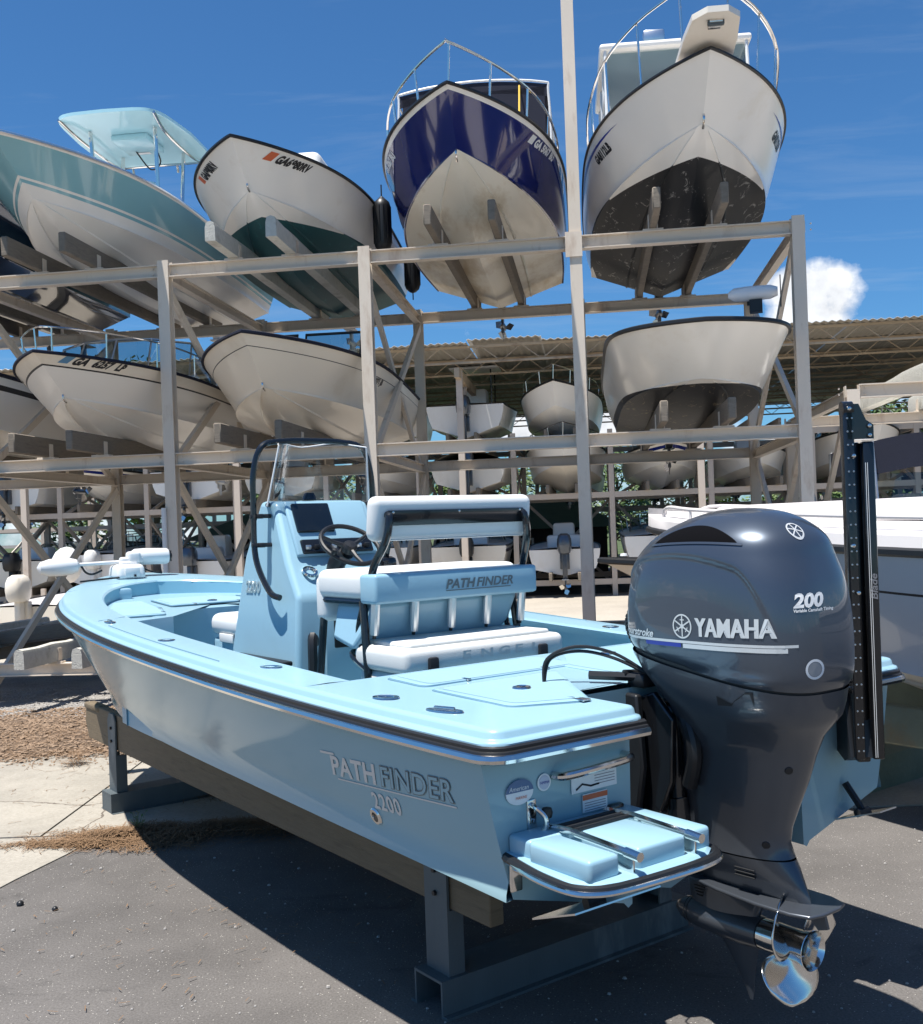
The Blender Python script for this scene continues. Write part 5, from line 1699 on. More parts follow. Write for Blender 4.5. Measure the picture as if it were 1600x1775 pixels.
# transom fittings (port quarter)
XT = -.002
m = MB(); m.tube(smoothpath([(XT + .002, .88, 1.215), (XT - .045, .875, 1.218), (XT - .06, .80, 1.222), (XT - .06, .62, 1.230), (XT - .045, .545, 1.234), (XT + .002, .54, 1.236)], 5), .015, 10); m.build('grab_handle', M_steel, HB)
m = MB(); m.tube(smoothpath([(XT, .985, 1.135), (XT - .03, .99, 1.13), (XT - .055, .97, 1.10), (XT - .055, .97, 1.06), (XT - .03, .99, 1.035), (XT, .985, 1.03)], 5), .009, 8); m.rbox((XT, .985, 1.082), (.012, .04, .14), .004); m.build('stern_eye', M_steel, HB)
m = MB(); m.prism([(0, .06 * math.cos(2 * PI * i / 24), .042 * math.sin(2 * PI * i / 24)) for i in range(24)], (XT - .002, 1.035, 1.185), (-.002, 0, 0)); st = m.build('dealer_sticker', M_decalw, HB, smooth=0)
m = MB(); m.prism([(0, .06 * math.cos(PI * i / 12), .042 * math.sin(PI * i / 12)) for i in range(13)], (XT - .0045, 1.035, 1.187), (-.001, 0, 0)); m.build('sticker_band', mat('slate_blue_print', (.08, .14, .26), .4), st, smooth=0)
def transom_text(parent, body, y_left, z, size, mat_, name):
    g = text_geo(body, size, .2)
    m = MB(); m.add([(XT - .0065, y_left - x, z + y) for x, y in g[0]], g[1]); m.build(name, mat_, parent, smooth=0, fix=False)
transom_text(st, 'American', 1.083, 1.192, .022, M_decalw, 'print')
transom_text(st, 'MARINE', 1.055, 1.162, .014, M_decalred, 'print')
m = MB(); m.prism([(0, .030 * math.cos(2 * PI * i / 24), .030 * math.sin(2 * PI * i / 24)) for i in range(24)], (XT - .002, .925, 1.20), (-.002, 0, 0)); s2 = m.build('round_sticker', M_decalw, HB, smooth=0)
m = MB(); m.prism([(0, .024 * math.cos(2 * PI * i / 24), .024 * math.sin(2 * PI * i / 24)) for i in range(24)], (XT - .0045, .925, 1.20), (-.001, 0, 0)); m.build('sticker_face', mat('lilac_print', (.48, .52, .62), .4), s2, smooth=0)
transom_text(s2, 'NMMA', .945, 1.195, .014, M_decalblue, 'print')
for (y0, y1, z0, z1, nm, body) in ((.80, .58, 1.135, 1.20, 'instruction_label', 'SeaDeck'), (.75, .63, 1.06, 1.125, 'warning_label', '')):
    m = MB(); m.box((XT - .003, (y0 + y1) / 2, (z0 + z1) / 2), (.003, y0 - y1, z1 - z0)); lo = m.build(nm, M_decalw, HB, smooth=0)
    if body: 
        m = MB(); m.tube([(XT - .006, y0 - .02, z0 + .012), (XT - .006, y0 - .05, z0 + .028), (XT - .006, y0 - .09, z0 + .016), (XT - .006, y0 - .13, z0 + .018)], .0035, 4); m.build('print', M_decalblack, lo)
    else:
        m = MB(); m.box((XT - .0055, (y0 + y1) / 2, z1 - .012), (.002, y0 - y1, .018)); m.build('warning_band', M_decalred, lo, smooth=0)
    for k in range(4):
        zz = z1 - .016 - k * .010 if body else z1 - .032 - k * .009
        if zz < z0 + .004: continue
        m = MB(); m.box((XT - .0052, (y0 + y1) / 2 - (.05 if body else 0), zz), (.001, (y0 - y1) * (.45 if body else .85), .0025)); m.build('print', mat('grey_print', (.25, .25, .27), .6), lo, smooth=0)

# swim platform with folded ladder
ZP = .985
PLAT = [(.0, 1.10), (-.20, 1.13), (-.36, 1.14), (-.43, 1.10), (-.46, 1.0), (-.47, .75), (-.46, .62), (-.42, .56), (-.34, .54), (.0, .52)]
def plat(off, zz):
    ce = Vector((-.2, .83, 0))
    return [Vector((u, v, zz)) + ((Vector((u, v, 0)) - ce).normalized() * off if u < -.01 else Vector((0, 0, 0))) for u, v in PLAT]
m = MB()
m.grid([plat(0, ZP - .03), plat(0, ZP + .005), plat(-.012, ZP + .012)], closed_v=True); m.add(plat(-.012, ZP + .012), [tuple(range(10))]); m.add(plat(0, ZP - .03), [tuple(reversed(range(10)))])
pf = m.build('swim_platform', M_deck, HB, smooth=40)
m = MB(); m.tube(smoothpath(plat(.012, ZP - .006), 5), .017, 8); m.build('platform_edge', M_black, pf)
m = MB(); m.tube(smoothpath(plat(.026, ZP - .012), 5), .010, 8); m.build('platform_trim', M_steel, pf)
m = MB(); m.rbox((-.060, .81, ZP + .035), (.12, .56, .070), .014, 3); m.build('platform_hump', M_deck, pf)
m = MB(); m.rbox((-.275, 1.045, ZP + .040), (.29, .13, .075), .016, 3); m.build('platform_pad', M_deck, pf)
m = MB(); m.rbox((-.29, .795, ZP + .040), (.27, .22, .075), .014, 3); m.build('platform_pad', M_deck, pf)
m = MB(); m.rbox((-.265, .595, ZP + .040), (.30, .085, .078), .015, 3); m.build('platform_pad', M_deck, pf)
for y in (.945, .662):
    m = MB(); m.tube([(-.03, y, ZP + .074), (-.16, y, ZP + .082), (-.455, y, ZP + .070)], .0125, 10); m.tube([(-.41, y, ZP + .072), (-.472, y, ZP + .068)], .016, 10)
    la = m.build('ladder_rail', M_steel, pf)
    m = MB(); m.rbox((-.41, y, ZP + .032), (.07, .010, .08), .004); m.build('ladder_hinge', M_steel, la)
for k in range(3):
    m = MB(); m.tube([(-.08 - k * .035, .94, ZP + .080), (-.08 - k * .035, .668, ZP + .080)], .008, 8); m.build('ladder_rung', M_black, pf)
m = MB(); m.lathe([(.001, -.02), (.016, -.016), (.02, 0), (.016, .016), (.001, .02)], (-.05, .955, ZP + .125), seg=12); m.tube([(-.05, .955, ZP + .09), (-.05, .955, ZP + .12)], .007, 6); m.build('ladder_knob', M_black, pf)
for y in (1.07, .60):
    m = MB(); m.rbox((-.012, y, .915), (.014, .05, .11), .006); m.tube([(-.01, y, .935), (-.15, y, .93), (-.38, y, .965)], .012, 8); m.build('platform_bracket', M_steel, pf)
# trim tabs and sounder bracket under the transom
for sg in (1, -1):
    m = MB(); m.box((-.115, sg * .80, .785), (.23, .40 if sg > 0 else .12, .006), R=Matrix.Rotation(rad(19), 3, 'Y')); tt_ = m.build('trim_tab', M_steel, HB, smooth=0)
    m = MB(); m.tube([(-.02, sg * .80, .90), (-.10, sg * .80, .80)], .016, 8); m.tube([(-.10, sg * .76, .79), (-.10, sg * .84, .79)], .018, 8); m.build('tab_actuator', M_black, tt_)
m = MB(); m.rbox((-.015, .60, 1.035), (.03, .07, .07), .01); m.build('tab_pump_cover', M_blackgloss, HB)
# ------------------------------------------------------------------ console
def side_prism(mb, prof, v0, v1, tap=0.0, mi=0, zt=2.3, zb=.9):
    """(u,z) outline extruded across; narrows by tap at the top"""
    def pt(u, z, v):
        k = 1 - tap * max(0, (z - zb) / (zt - zb))
        return (u, v * k, z)
    n = len(prof)
    mb.add([pt(u, z, v0) for u, z in prof] + [pt(u, z, v1) for u, z in prof], [tuple(range(n)), tuple(reversed(range(n, 2 * n)))] + [(i, n + i, n + (i + 1) % n, (i + 1) % n) for i in range(n)], mi)
def bevelled(o, w, seg=3, ang=30):
    b = o.modifiers.new('bevel', 'BEVEL'); b.width = w; b.segments = seg; b.limit_method = 'ANGLE'; b.angle_limit = rad(ang); b.harden_normals = False
    return o
CON = [(2.86, .88), (2.86, 1.70), (3.02, 1.92), (3.20, 2.285), (3.40, 2.30), (3.62, 1.95), (3.80, 1.35), (3.82, .88)]
m = MB(); side_prism(m, CON, -.44, .40, .20)
con = bevelled(m.build('console', M_deck, HB, smooth=40), .035)
# raised dash frame
def dash(u0, z0, u1, z1, v0, v1, lift, name, mat_, parent, r=.012):
    a, b = Vector((u0, 0, z0)), Vector((u1, 0, z1))
    t = (b - a); ln = t.length; t.normalize(); nrm = Vector((t.z, 0, -t.x)) * -1
    c = (a + b) / 2 + Vector((0, (v0 + v1) / 2, 0)) + nrm * (lift / 2)
    R_ = Matrix((t, Vector((0, 1, 0)), t.cross(Vector((0, 1, 0))))).transposed()
    m = MB(); m.rbox(c, (ln, abs(v1 - v0), lift), r, 3, R=R_)
    return m.build(name, mat_, parent)
DA, DB = Vector((3.02, 0, 1.92)), Vector((3.20, 0, 2.285))
def dp(s): p = DA.lerp(DB, s); return p.x, p.z
dash(*dp(.04), *dp(.98), -.30, .27, .030, 'dash_frame', M_deck, con, .015)
x0, z0 = dp(.42); x1, z1 = dp(.92); dash(x0 - .016, z0 + .008, x1 - .016, z1 + .008, -.03, .235, .030, 'display_screen', M_screen, con)
x0, z0 = dp(.06); x1, z1 = dp(.30); sp_ = dash(x0 - .016, z0 + .008, x1 - .016, z1 + .008, -.27, .235, .028, 'switch_panel', M_blackgloss, con)
for k in range(8):
    x0, z0 = dp(.13); m = MB(); m.rbox((x0 - .045, .20 - k * .06, z0 + .03), (.02, .035, .03), .006); m.build('switch', M_black if k % 3 else M_alum, sp_)
m = MB(); m.lathe([(.03, .0), (.034, .012), (.048, .012), (.052, 0)], (2.955, .22, 1.845), Vector((-.6, 0, .8)), 18); m.build('cup_holder', M_steel, con)
m = MB(); m.tube([(2.80, .04, 1.96), (2.93, .04, 1.90), (2.99, .04, 1.80)], [.045, .055, .06], 14); m.build('steering_hub', M_black, con)
WC, WN = Vector((2.745, .05, 2.005)), Vector((-.62, 0, .78)).normalized()
wx = Vector((0, 1, 0)); wy = WN.cross(wx)
m = MB(); m.tube([WC + (wx * math.cos(2 * PI * k / 36) + wy * math.sin(2 * PI * k / 36)) * .185 for k in range(36)], .0145, 8, closed=True)
for a in (90, 210, 330):
    d = wx * math.cos(rad(a)) + wy * math.sin(rad(a)); m.tube([WC - WN * .02 + d * .02, WC - WN * .015 + d * .1, WC + d * .18], [.018, .013, .011], 7)
m.lathe([(.001, .012), (.035, .008), (.045, -.01), (.04, -.05)], WC, WN, 16)
m.lathe([(.001, .05), (.018, .045), (.02, .02), (.012, 0)], WC + wx * .16 + wy * .09, WN, 10)
m.build('steering_wheel', M_black, con)
m = MB(); m.rbox((2.86, -.27, 1.87), (.12, .11, .10), .03); m.tube([(2.86, -.27, 1.9), (2.78, -.25, 2.02)], .018, 8); m.lathe([(.001, -.03), (.024, -.02), (.027, .0), (.024, .02), (.001, .03)], (2.775, -.25, 2.03), seg=12); m.build('throttle', M_blackgloss, con)
m = MB(); m.rbox((2.855, -.02, 1.42), (.03, .42, .62), .02); m.build('console_hatch', M_deck, con)
m = MB(); m.rbox((2.840, -.02, 1.52), (.02, .30, .28), .02); m.build('storage_net', M_black, con)
m = MB(); m.tube(smoothpath([(2.83, .27, 1.15), (2.80, .30, 1.12), (2.80, .30, 1.45), (2.83, .27, 1.42)], 4), .03, 7); m.build('hose', M_black, con)
# numbers on the console side
bvc = bvh_of(con)
m = MB(); g = text_geo('2200', .105, .1, .003, 1.05, .95)
project(m, g[0], g[1], (3.58, 2, 1.715), (-1, 0, 0), (0, 0, 1), (0, -1, 0), bvc, .006, 0, .004); m.build('model_number', M_alum, con, smooth=0, fix=False)
m = MB(); m.rbox((3.25, .425, 1.31), (.72, .075, .030), .01); rk = m.build('rod_rack', M_black, con)
for k in range(4):
    m = MB(); m.tube([(3.0 + k * .17, .43, 1.29), (3.0 + k * .17, .43, 1.10)], .022, 8, cap=True); m.build('rod_tube', M_liner, rk)
m = MB(); m.lathe([(.001, .006), (.05, .006), (.055, .0)], (3.50, .40, 1.16), Vector((0, 1, 0)), 16); m.build('speaker', M_black, con)
# windshield: clear acrylic, wrapped, and its black tube arch
wsr = bpy.data.objects.new('windshield', None); col.objects.link(wsr); wsr.parent = HB
def wz(a, h_):
    """a: -1..1 round the front; h 0..1 up"""
    u = 3.52 - .30 * abs(a) ** 2.2 - .08 * h_ - .02
    v = (.37 - .055 * h_) * math.copysign(abs(a) ** .85, a)
    z = 2.20 + .05 * (1 - abs(a)) + (.40 - .03 * abs(a) ** 3) * h_ + (.06 if abs(a) > .6 else .06 * (abs(a) / .6))
    return Vector((u, v, z))
for (a0, a1) in ((-1, -.55), (-.55, .55), (.55, 1)):
    rows = [[wz(a0 + (a1 - a0) * i / 8, k / 5) for i in range(9)] for k in range(6)]
    m = MB(); m.grid(rows); o = m.build('pane', M_glass, wsr, smooth=60, fix=False)
m = MB(); m.tube([wz(-1 + i / 12, 1.0) for i in range(25)], .0045, 5); m.tube([wz(1, i / 5) for i in range(6)], .006, 5); m.tube([wz(-1, i / 5) for i in range(6)], .006, 5); m.build('pane_edge', M_white, wsr)
m = MB(); m.tube([wz(-1 + i / 12, 0.02) for i in range(25)], .014, 6); m.build('base_gasket', M_black, wsr)
ARCH = [(3.00, .405, 1.70), (3.09, .43, 1.74), (3.24, .44, 1.94), (3.26, .435, 2.25), (3.26, .425, 2.48), (3.26, .36, 2.64), (3.26, .20, 2.675), (3.26, 0, 2.68)]
ARCH = ARCH + [(u, -v, z) for u, v, z in reversed(ARCH[:-1])]
m = MB(); m.tube(smoothpath(ARCH, 6), .0195, 10); ar = m.build('grab_rail', M_blackgloss, HB)
for (u, z, sg) in ((3.26, 2.20, 1), (3.25, 2.02, 1), (3.26, 2.20, -1)):
    m = MB(); m.tube([(u, sg * .46, z), (u - .02, sg * .33, z)], .014, 7); m.rbox((u - .01, sg * .40, z), (.05, .05, .03), .01); m.build('rail_clamp', M_black, ar)
m = MB(); m.lathe([(.001, .05), (.03, .045), (.045, .02), (.05, 0)], (3.30, .02, 2.30), seg=14); m.build('compass', M_blackgloss, con)
# forward console seat with cushion
m = MB(); m.rbox((4.04, 0, 1.13), (.42, .62, .50), .03, 3); fs_ = m.build('front_seat', M_deck, HB)
m = MB(); m.rbox((4.03, 0, 1.47), (.48, .66, .15), .06, 4); m.build('cushion', M_vinyl, fs_)
m = MB(); m.rbox((3.99, .325, 1.385), (.22, .012, .06), .005); m.build('strap', M_vinyl, fs_)

# ------------------------------------------------------------------ leaning post
lp = bpy.data.objects.new('leaning_post', None); col.objects.link(lp); lp.parent = HB
VC = -.06
m = MB(); m.rbox((1.84, VC, 2.145), (.095, 1.06, .235), .046, 5, R=Matrix.Rotation(rad(-8), 3, 'Y')); m.build('backrest', M_vinyl, lp)
m = MB(); m.rbox((1.782, VC, 2.147), (.012, .90, .080), .006, 2, R=Matrix.Rotation(rad(-8), 3, 'Y')); m.build('backrest_plate', M_blackgloss, lp)
for k in (-.42, -.0, .42):
    m = MB(); m.lathe([(.001, .005), (.007, .004), (.008, 0)], (1.774, VC + k, 2.147 + .028), (-1, 0, 0), 8); m.build('screw', M_steel, lp)
m = MB(); m.rbox((2.18, VC, 1.80), (.50, 1.06, .16), .05, 4); m.rbox((2.40, VC, 1.72), (.10, 1.06, .26), .045, 4); m.build('seat_cushion', M_vinyl, lp)
M_pipe = mat('grey_piping', (.42, .44, .45), .6)
for (zz_, xx_) in ((1.80, 1.937), (1.874, 2.0)):
    m = MB(); m.tube([(xx_ + .02, VC - .50, zz_ + .002), (xx_ + .02, VC + .50, zz_ + .002)], .004, 5); m.build('piping', M_pipe, lp)
for zz_ in (2.14 + .105, 2.14 - .105):
    m = MB(); m.tube([(1.80, VC - .47, zz_), (1.80, VC + .47, zz_)], .0035, 5); m.build('piping', M_pipe, lp)
m = MB(); m.rbox((1.86, VC, 1.785), (.16, 1.08, .155), .02, 3); sh = m.build('seat_shelf', M_deck, lp)
bvs = bvh_of(sh); m = MB()
gp = text_geo('PATH', .068, .25, .0022, 1.02, 1.1); wp_ = max(p[0] for p in gp[0])
project(m, gp[0], gp[1], (0, VC + .10, 1.765), (0, -1, 0), (0, 0, 1), (1, 0, 0), bvs, .004); m.build('emblem', MATS['dark_silver_trim'], sh, smooth=0, fix=False)
m = MB(); gf = text_geo('FINDER', .068, .25, .0012, 1.02, 1.1)
project(m, gf[0], gf[1], (0, VC + .10 - wp_ - .008, 1.765), (0, -1, 0), (0, 0, 1), (1, 0, 0), bvs, .003, 0, .003)
q = strip2(.0, -.014, .44, -.009, 6); project(m, q[0], q[1], (0, VC + .10, 1.765), (0, -1, 0), (0, 0, 1), (1, 0, 0), bvs, .003)
m.build('emblem_outline', MATS['dark_silver_trim'], sh, smooth=0, fix=False)
m = MB(); m.prism([(1.90, VC - .50, 1.71), (2.30, VC - .50, 1.71), (2.30, VC - .46, 1.50), (2.02, VC - .42, 1.46), (1.94, VC - .46, 1.56)], (0, 0, 0), (0, .97, 0))
bevelled(m.build('tackle_box', M_deck, lp, smooth=30), .03)
for k in range(5):
    y = VC - .50 + .245 * k
    m = MB(); m.tube([(1.875, y, 1.72), (1.90, y, 1.545)], .024, 10); rt = m.build('rod_tube', M_alum, lp)
    m = MB(); m.tube([(1.900, y, 1.55), (1.905, y, 1.525)], .010, 8); m.build('tube_cap', M_black, rt)
for sg in (1, -1):
    yy = VC + sg * .50
    m = MB()
    m.tube(smoothpath([(1.79, yy - sg * .055, 2.165), (1.765, yy - sg * .05, 2.14), (1.775, yy - sg * .03, 2.03), (1.85, yy, 1.90), (1.90, yy, 1.78)], 5), .021, 10)
    m.build('backrest_arm', M_blackgloss, lp)
    for (a, b) in (((1.97, yy, 1.72), (1.86, yy + sg * .03, .89)), ((2.38, yy, 1.70), (2.48, yy + sg * .03, .89))):
        m = MB(); m.tube([a, b], .022, 10); m.build('leg', M_blackgloss, lp)
    m = MB(); m.tube(smoothpath([(1.97, yy, 1.70), (2.03, yy, 1.55), (1.96, yy + sg * .005, 1.42), (1.93, yy + sg * .01, 1.36)], 5), .016, 8); m.tube([(1.96, yy, 1.715), (2.42, yy, 1.715)], .020, 8); m.build('side_brace', M_blackgloss, lp)
m = MB(); m.tube(smoothpath([(1.93, VC + .51, 1.36), (2.10, VC + .50, 1.44), (2.12, VC + .30, 1.455), (2.12, VC - .30, 1.455), (2.10, VC - .50, 1.44), (1.93, VC - .51, 1.36)], 5), .016, 8); m.build('cross_rail', M_blackgloss, lp)

# ------------------------------------------------------------------ cooler under the leaning post
cl = empty('cooler', HB.matrix_basis @ Vector((1.80, VC, FLOOR)), HB_RZ, label='white hard-sided cooler with rubber latches under the leaning post', cat='cooler')
m = MB(); m.rbox((0, 0, .26), (.46, 1.00, .46), .05, 4, taper=(1.04, 1.02)); body = m.build('body', M_coolerw, cl)
m = MB(); m.tube([(-.245, -.5, .478), (-.245, .5, .478)], .004, 4); m.build('gasket', M_black, cl)
m = MB(); m.rbox((0, 0, .548), (.50, 1.05, .13), .04, 4); m.rbox((0, 0, .62), (.40, .92, .03), .014, 3); lid = m.build('lid', M_coolerw, cl)
for k_, ch in enumerate('ENGEL'):
    g = text_geo(ch, .075, 0, .002, 1.0, 1.5)
    m = MB(); m.add([(-.2515, .17 - k_ * .115 - x, .535 + y * .8) for x, y in g[0]], g[1]); m.build('embossed_letter', mat('cooler_emboss', (.53, .545, .53), .5), lid, smooth=0, fix=False)
for y in (-.36, .36):
    m = MB(); m.rbox((-.255, y, .49), (.03, .06, .15), .012, 2); m.rbox((-.262, y, .41), (.02, .045, .05), .008, 2); m.build('latch', M_black, cl)
for sg in (1, -1):
    m = MB(); m.tube(smoothpath([(-.10, sg * .51, .44), (-.10, sg * .56, .30), (0, sg * .57, .28), (.10, sg * .56, .30), (.10, sg * .51, .44)], 4), .012, 7); m.build('rope_handle', M_black, cl)

# ------------------------------------------------------------------ stand under the boat
st = empty('boat_stand', HB_LOC, HB_RZ, label='two timber bunks on steel posts and channel feet carrying the blue boat', cat='stand')
for sg in (1, -1):
    m = MB()
    pr = [(.66, .44), (6.00, .475), (6.08, .60), (6.05, .735), (5.80, .755), (.66, .685)]
    m.prism([(u, sg * .60, z) for u, z in pr], (0, 0, 0), (0, sg * .075, 0))
    m.rbox((5.9, sg * .637, .735), (.36, .095, .05), .012)
    bevelled(m.build('bunk', M_woodnew, st, smooth=30), .006, 1)
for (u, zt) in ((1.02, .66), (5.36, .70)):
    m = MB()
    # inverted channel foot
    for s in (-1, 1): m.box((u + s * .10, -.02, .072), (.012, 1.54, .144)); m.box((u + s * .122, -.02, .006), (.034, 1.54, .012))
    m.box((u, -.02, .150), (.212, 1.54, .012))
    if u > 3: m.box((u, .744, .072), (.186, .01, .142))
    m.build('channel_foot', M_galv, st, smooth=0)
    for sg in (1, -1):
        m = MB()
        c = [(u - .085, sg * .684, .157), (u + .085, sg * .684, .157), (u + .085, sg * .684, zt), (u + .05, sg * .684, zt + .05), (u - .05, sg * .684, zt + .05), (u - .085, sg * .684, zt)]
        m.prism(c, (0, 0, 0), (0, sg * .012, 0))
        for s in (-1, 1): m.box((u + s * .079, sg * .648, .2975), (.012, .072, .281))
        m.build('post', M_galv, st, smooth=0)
        for zz in (zt - .06, zt - .16):
            b = MB(); b.lathe([(.001, .012), (.012, .012), (.013, .0)], (u + .0, sg * .697, zz), (0, sg, 0), 6); b.build('bolt', M_black, st)
# ------------------------------------------------------------------ outboard motor
EN = empty('outboard_motor', HB_LOC, HB_RZ, label='large dark grey outboard motor hung on the stern of the blue boat', cat='motor')
def sx_(c, n): return math.copysign(abs(c) ** (2.0 / n), c)
NS = 200
def sect(z, uf, ua, w, n=2.5, tilt=0.0, seg=NS, vfun=None):
    cu, ru = (uf + ua) / 2, (uf - ua) / 2
    out = []
    for k in range(seg):
        a = 2 * PI * k / seg
        x = cu + ru * sx_(math.cos(a), n)
        y = w * sx_(math.sin(a), n)
        out.append(Vector((x, y, z + tilt * (x + .17))))
    return out
seam = lambda u: 1.512 + .155 * (u + .17)
CT = [(0, .325, -.512, .276, 3.0), (.05, .338, -.526, .293, 3.0), (.18, .345, -.531, .302, 3.0), (.40, .332, -.525, .302, 3.0), (.58, .300, -.508, .294, 2.9), (.72, .248, -.480, .274, 2.75), (.83, .178, -.457, .243, 2.55), (.91, .092, -.400, .190, 2.4), (.965, .005, -.325, .125, 2.3), (.99, -.06, -.25, .065, 2.2), (1.0, -.12, -.18, .02, 2.2)]
def ctab(h_, i): return cr([(r_[0], r_[i]) for r_ in CT], h_)
CH = .612
rows = []
NH = 64
for j in range(NH + 1):
    h_ = 1 - (1 - j / NH) ** 1.35
    tl = .155 * (1 - h_) ** .8
    R_ = sect(1.512 + CH * h_, ctab(h_, 1), ctab(h_, 2), ctab(h_, 3), ctab(h_, 4), tl)
    # side panel set in below an arching shoulder line
    for p in R_:
        arch = 1.965 - .55 * (p.x + .02) ** 2 - 7.0 * max(0, -.30 - p.x) ** 2 - 60 * max(0, -.40 - p.x) ** 3 - 3.0 * max(0, p.x - .16) ** 2
        d = arch - p.z
        k = max(0.0, min(1.0, d / .03))
        k = k * k * (3 - 2 * k)
        e = max(0.0, min(1.0, (abs(p.y) - .10) / .08)) * max(0.0, min(1.0, (p.x + .47) / .10))
        p.y -= math.copysign(.015 * k * e * min(1, max(0, (p.z - 1.50) / .03)), p.y)
    rows.append(R_)
m = MB(); m.grid(rows, closed_v=True); m.add(rows[-1], [tuple(range(NS))])
cow = m.build('cowl', M_yamaha, EN, smooth=38)
bvc_ = bvh_of(cow)
# dark seam, then the lower pan and midsection
m = MB(); m.grid([sect(1.498, .314, -.501, .265, 3.0, .155), sect(1.520, .314, -.501, .265, 3.0, .155)], closed_v=True); m.build('cowl_seam', M_black, EN)
LS = [(1.502, .325, -.512, .276, 3.0, .155), (1.49, .322, -.510, .274, 3.0, .155), (1.44, .28, -.504, .268, 2.9, .14), (1.385, .22, -.494, .255, 2.7, .12), (1.34, .17, -.476, .232, 2.5, .07), (1.28, .155, -.445, .190, 2.4, .02), (1.20, .155, -.418, .156, 2.4, 0), (1.10, .16, -.385, .142, 2.4, 0), (1.00, .165, -.345, .122, 2.4, 0), (.92, .172, -.315, .110, 2.3, 0), (.86, .18, -.305, .104, 2.3, 0), (.82, .19, -.318, .102, 2.3, -.02), (.806, .195, -.325, .102, 2.3, -.02)]
rows = [sect(*l[:5], l[5], 72) for l in LS]
m = MB(); m.grid(rows, closed_v=True, flip=True); m.build('midsection', M_yamaha2, EN, smooth=45)
m = MB(); m.grid([sect(.812, .185, -.315, .093, 2.3, -.02, 72), sect(.794, .185, -.315, .093, 2.3, -.02, 72)], closed_v=True); m.build('leg_seam', M_black, EN)
GS = [(.800, .196, -.330, .101, 2.2, -.02), (.77, .20, -.350, .094, 2.1, -.02), (.72, .205, -.375, .080, 2.0, -.02), (.68, .207, -.395, .060, 1.9, -.02), (.655, .205, -.40, .048, 1.8, 0), (.62, .19, -.20, .042, 1.8, 0), (.56, .175, -.17, .044, 1.8, 0), (.50, .17, -.16, .047, 1.8, 0)]
rows = [sect(*l[:5], l[5], 48) for l in GS]
m = MB(); m.grid(rows, closed_v=True, flip=True); gc = m.build('gearcase', M_yamaha2, EN, smooth=45)
m = MB(); pl_ = [(.215, .015), (.13, .075), (-.05, .115), (-.25, .135), (-.40, .130), (-.47, .105), (-.485, .05)]
pp = [(u, v, 0) for u, v in pl_] + [(u, -v, 0) for u, v in reversed(pl_)]
m.prism([(u, v, .646) for u, v, _ in pp], (0, 0, 0), (0, 0, .014)); bevelled(m.build('anti_ventilation_plate', M_yamaha2, EN, smooth=40), .005, 2)
m = MB(); m.prism([(-.36, .007, .647), (-.455, .007, .647), (-.47, .007, .588), (-.43, .007, .575)], (0, 0, 0), (0, -.014, 0)); m.build('trim_tab', M_yamaha2, gc, smooth=0)
ZB = .490
m = MB(); m.tube([(.250, 0, ZB), (.240, 0, ZB), (.205, 0, ZB), (.12, 0, ZB), (0, 0, ZB), (-.10, 0, ZB), (-.18, 0, ZB)], [.005, .024, .045, .060, .066, .066, .060], 28, cap=True); m.build('gearcase_bullet', M_yamaha2, EN, smooth=50)
for x in (.185, .170):
    m = MB(); m.lathe([(.0545, -.002), (.0555, 0), (.0545, .002)], (x - .01, 0, ZB), (1, 0, 0), 24); m.build('bullet_ring', M_black, gc)
m = MB(); rows = []
for (z, a, b, w) in ((.48, .06, -.17, .018), (.41, .02, -.15, .012), (.33, -.04, -.135, .008), (.25, -.09, -.125, .005), (.215, -.105, -.120, .002)):
    rows.append(sect(z, a, b, w, 1.7, 0, 24))
m.grid(rows, closed_v=True, flip=True); m.add(rows[-1], [tuple(range(24))]); m.build('skeg', M_yamaha2, EN, smooth=45)
for k in range(4):
    m = MB(); m.rbox((.09, .048, .615 - k * .012), (.055 - k * .008, .008, .004), .001, 1); m.build('water_inlet', M_black, gc)
for k in range(3):
    m = MB(); m.rbox((-.17, .083, .755 - k * .014), (.09, .012, .006), .002, 1, R=Matrix.Rotation(rad(4), 3, 'Z')); m.build('exhaust_slot', M_black, gc)
# propeller
pr = bpy.data.objects.new('propeller', None); col.objects.link(pr); pr.parent = EN; pr.location = (-.285, 0, ZB); pr.rotation_euler = (rad(-14), 0, 0)
m = MB(); m.lathe([(.058, .10), (.060, .06), (.058, -.02), (.062, -.08), (.074, -.115), (.072, -.117), (.056, -.09), (.050, -.02), (.03, -.02), (.028, -.05), (.001, -.06)], (0, 0, 0), (1, 0, 0), 36); m.build('hub', M_steel, pr, smooth=50)
for b_ in range(3):
    a0 = b_ * 2 * PI / 3 + rad(-72)
    rows = []
    for i in range(15):
        s = i / 14
        rr_ = .050 + .162 * s
        span = 1.75 * math.sqrt(max(.004, 1 - ((s - .42) / .585) ** 2))
        row = []
        for j in range(13):
            q = j / 12 - .5
            ang = a0 + q * span + .30 * s
            x = -.015 + .066 * (q * span) * (1 - .25 * s) - .045 * s * s - .010 * math.cos(q * PI)
            row.append((x, rr_ * math.cos(ang), rr_ * math.sin(ang)))
        rows.append(row)
    m = MB(); m.grid(rows); o = m.build('blade', M_steel, pr, smooth=80, fix=False); sm = o.modifiers.new('thick', 'SOLIDIFY'); sm.thickness = .004
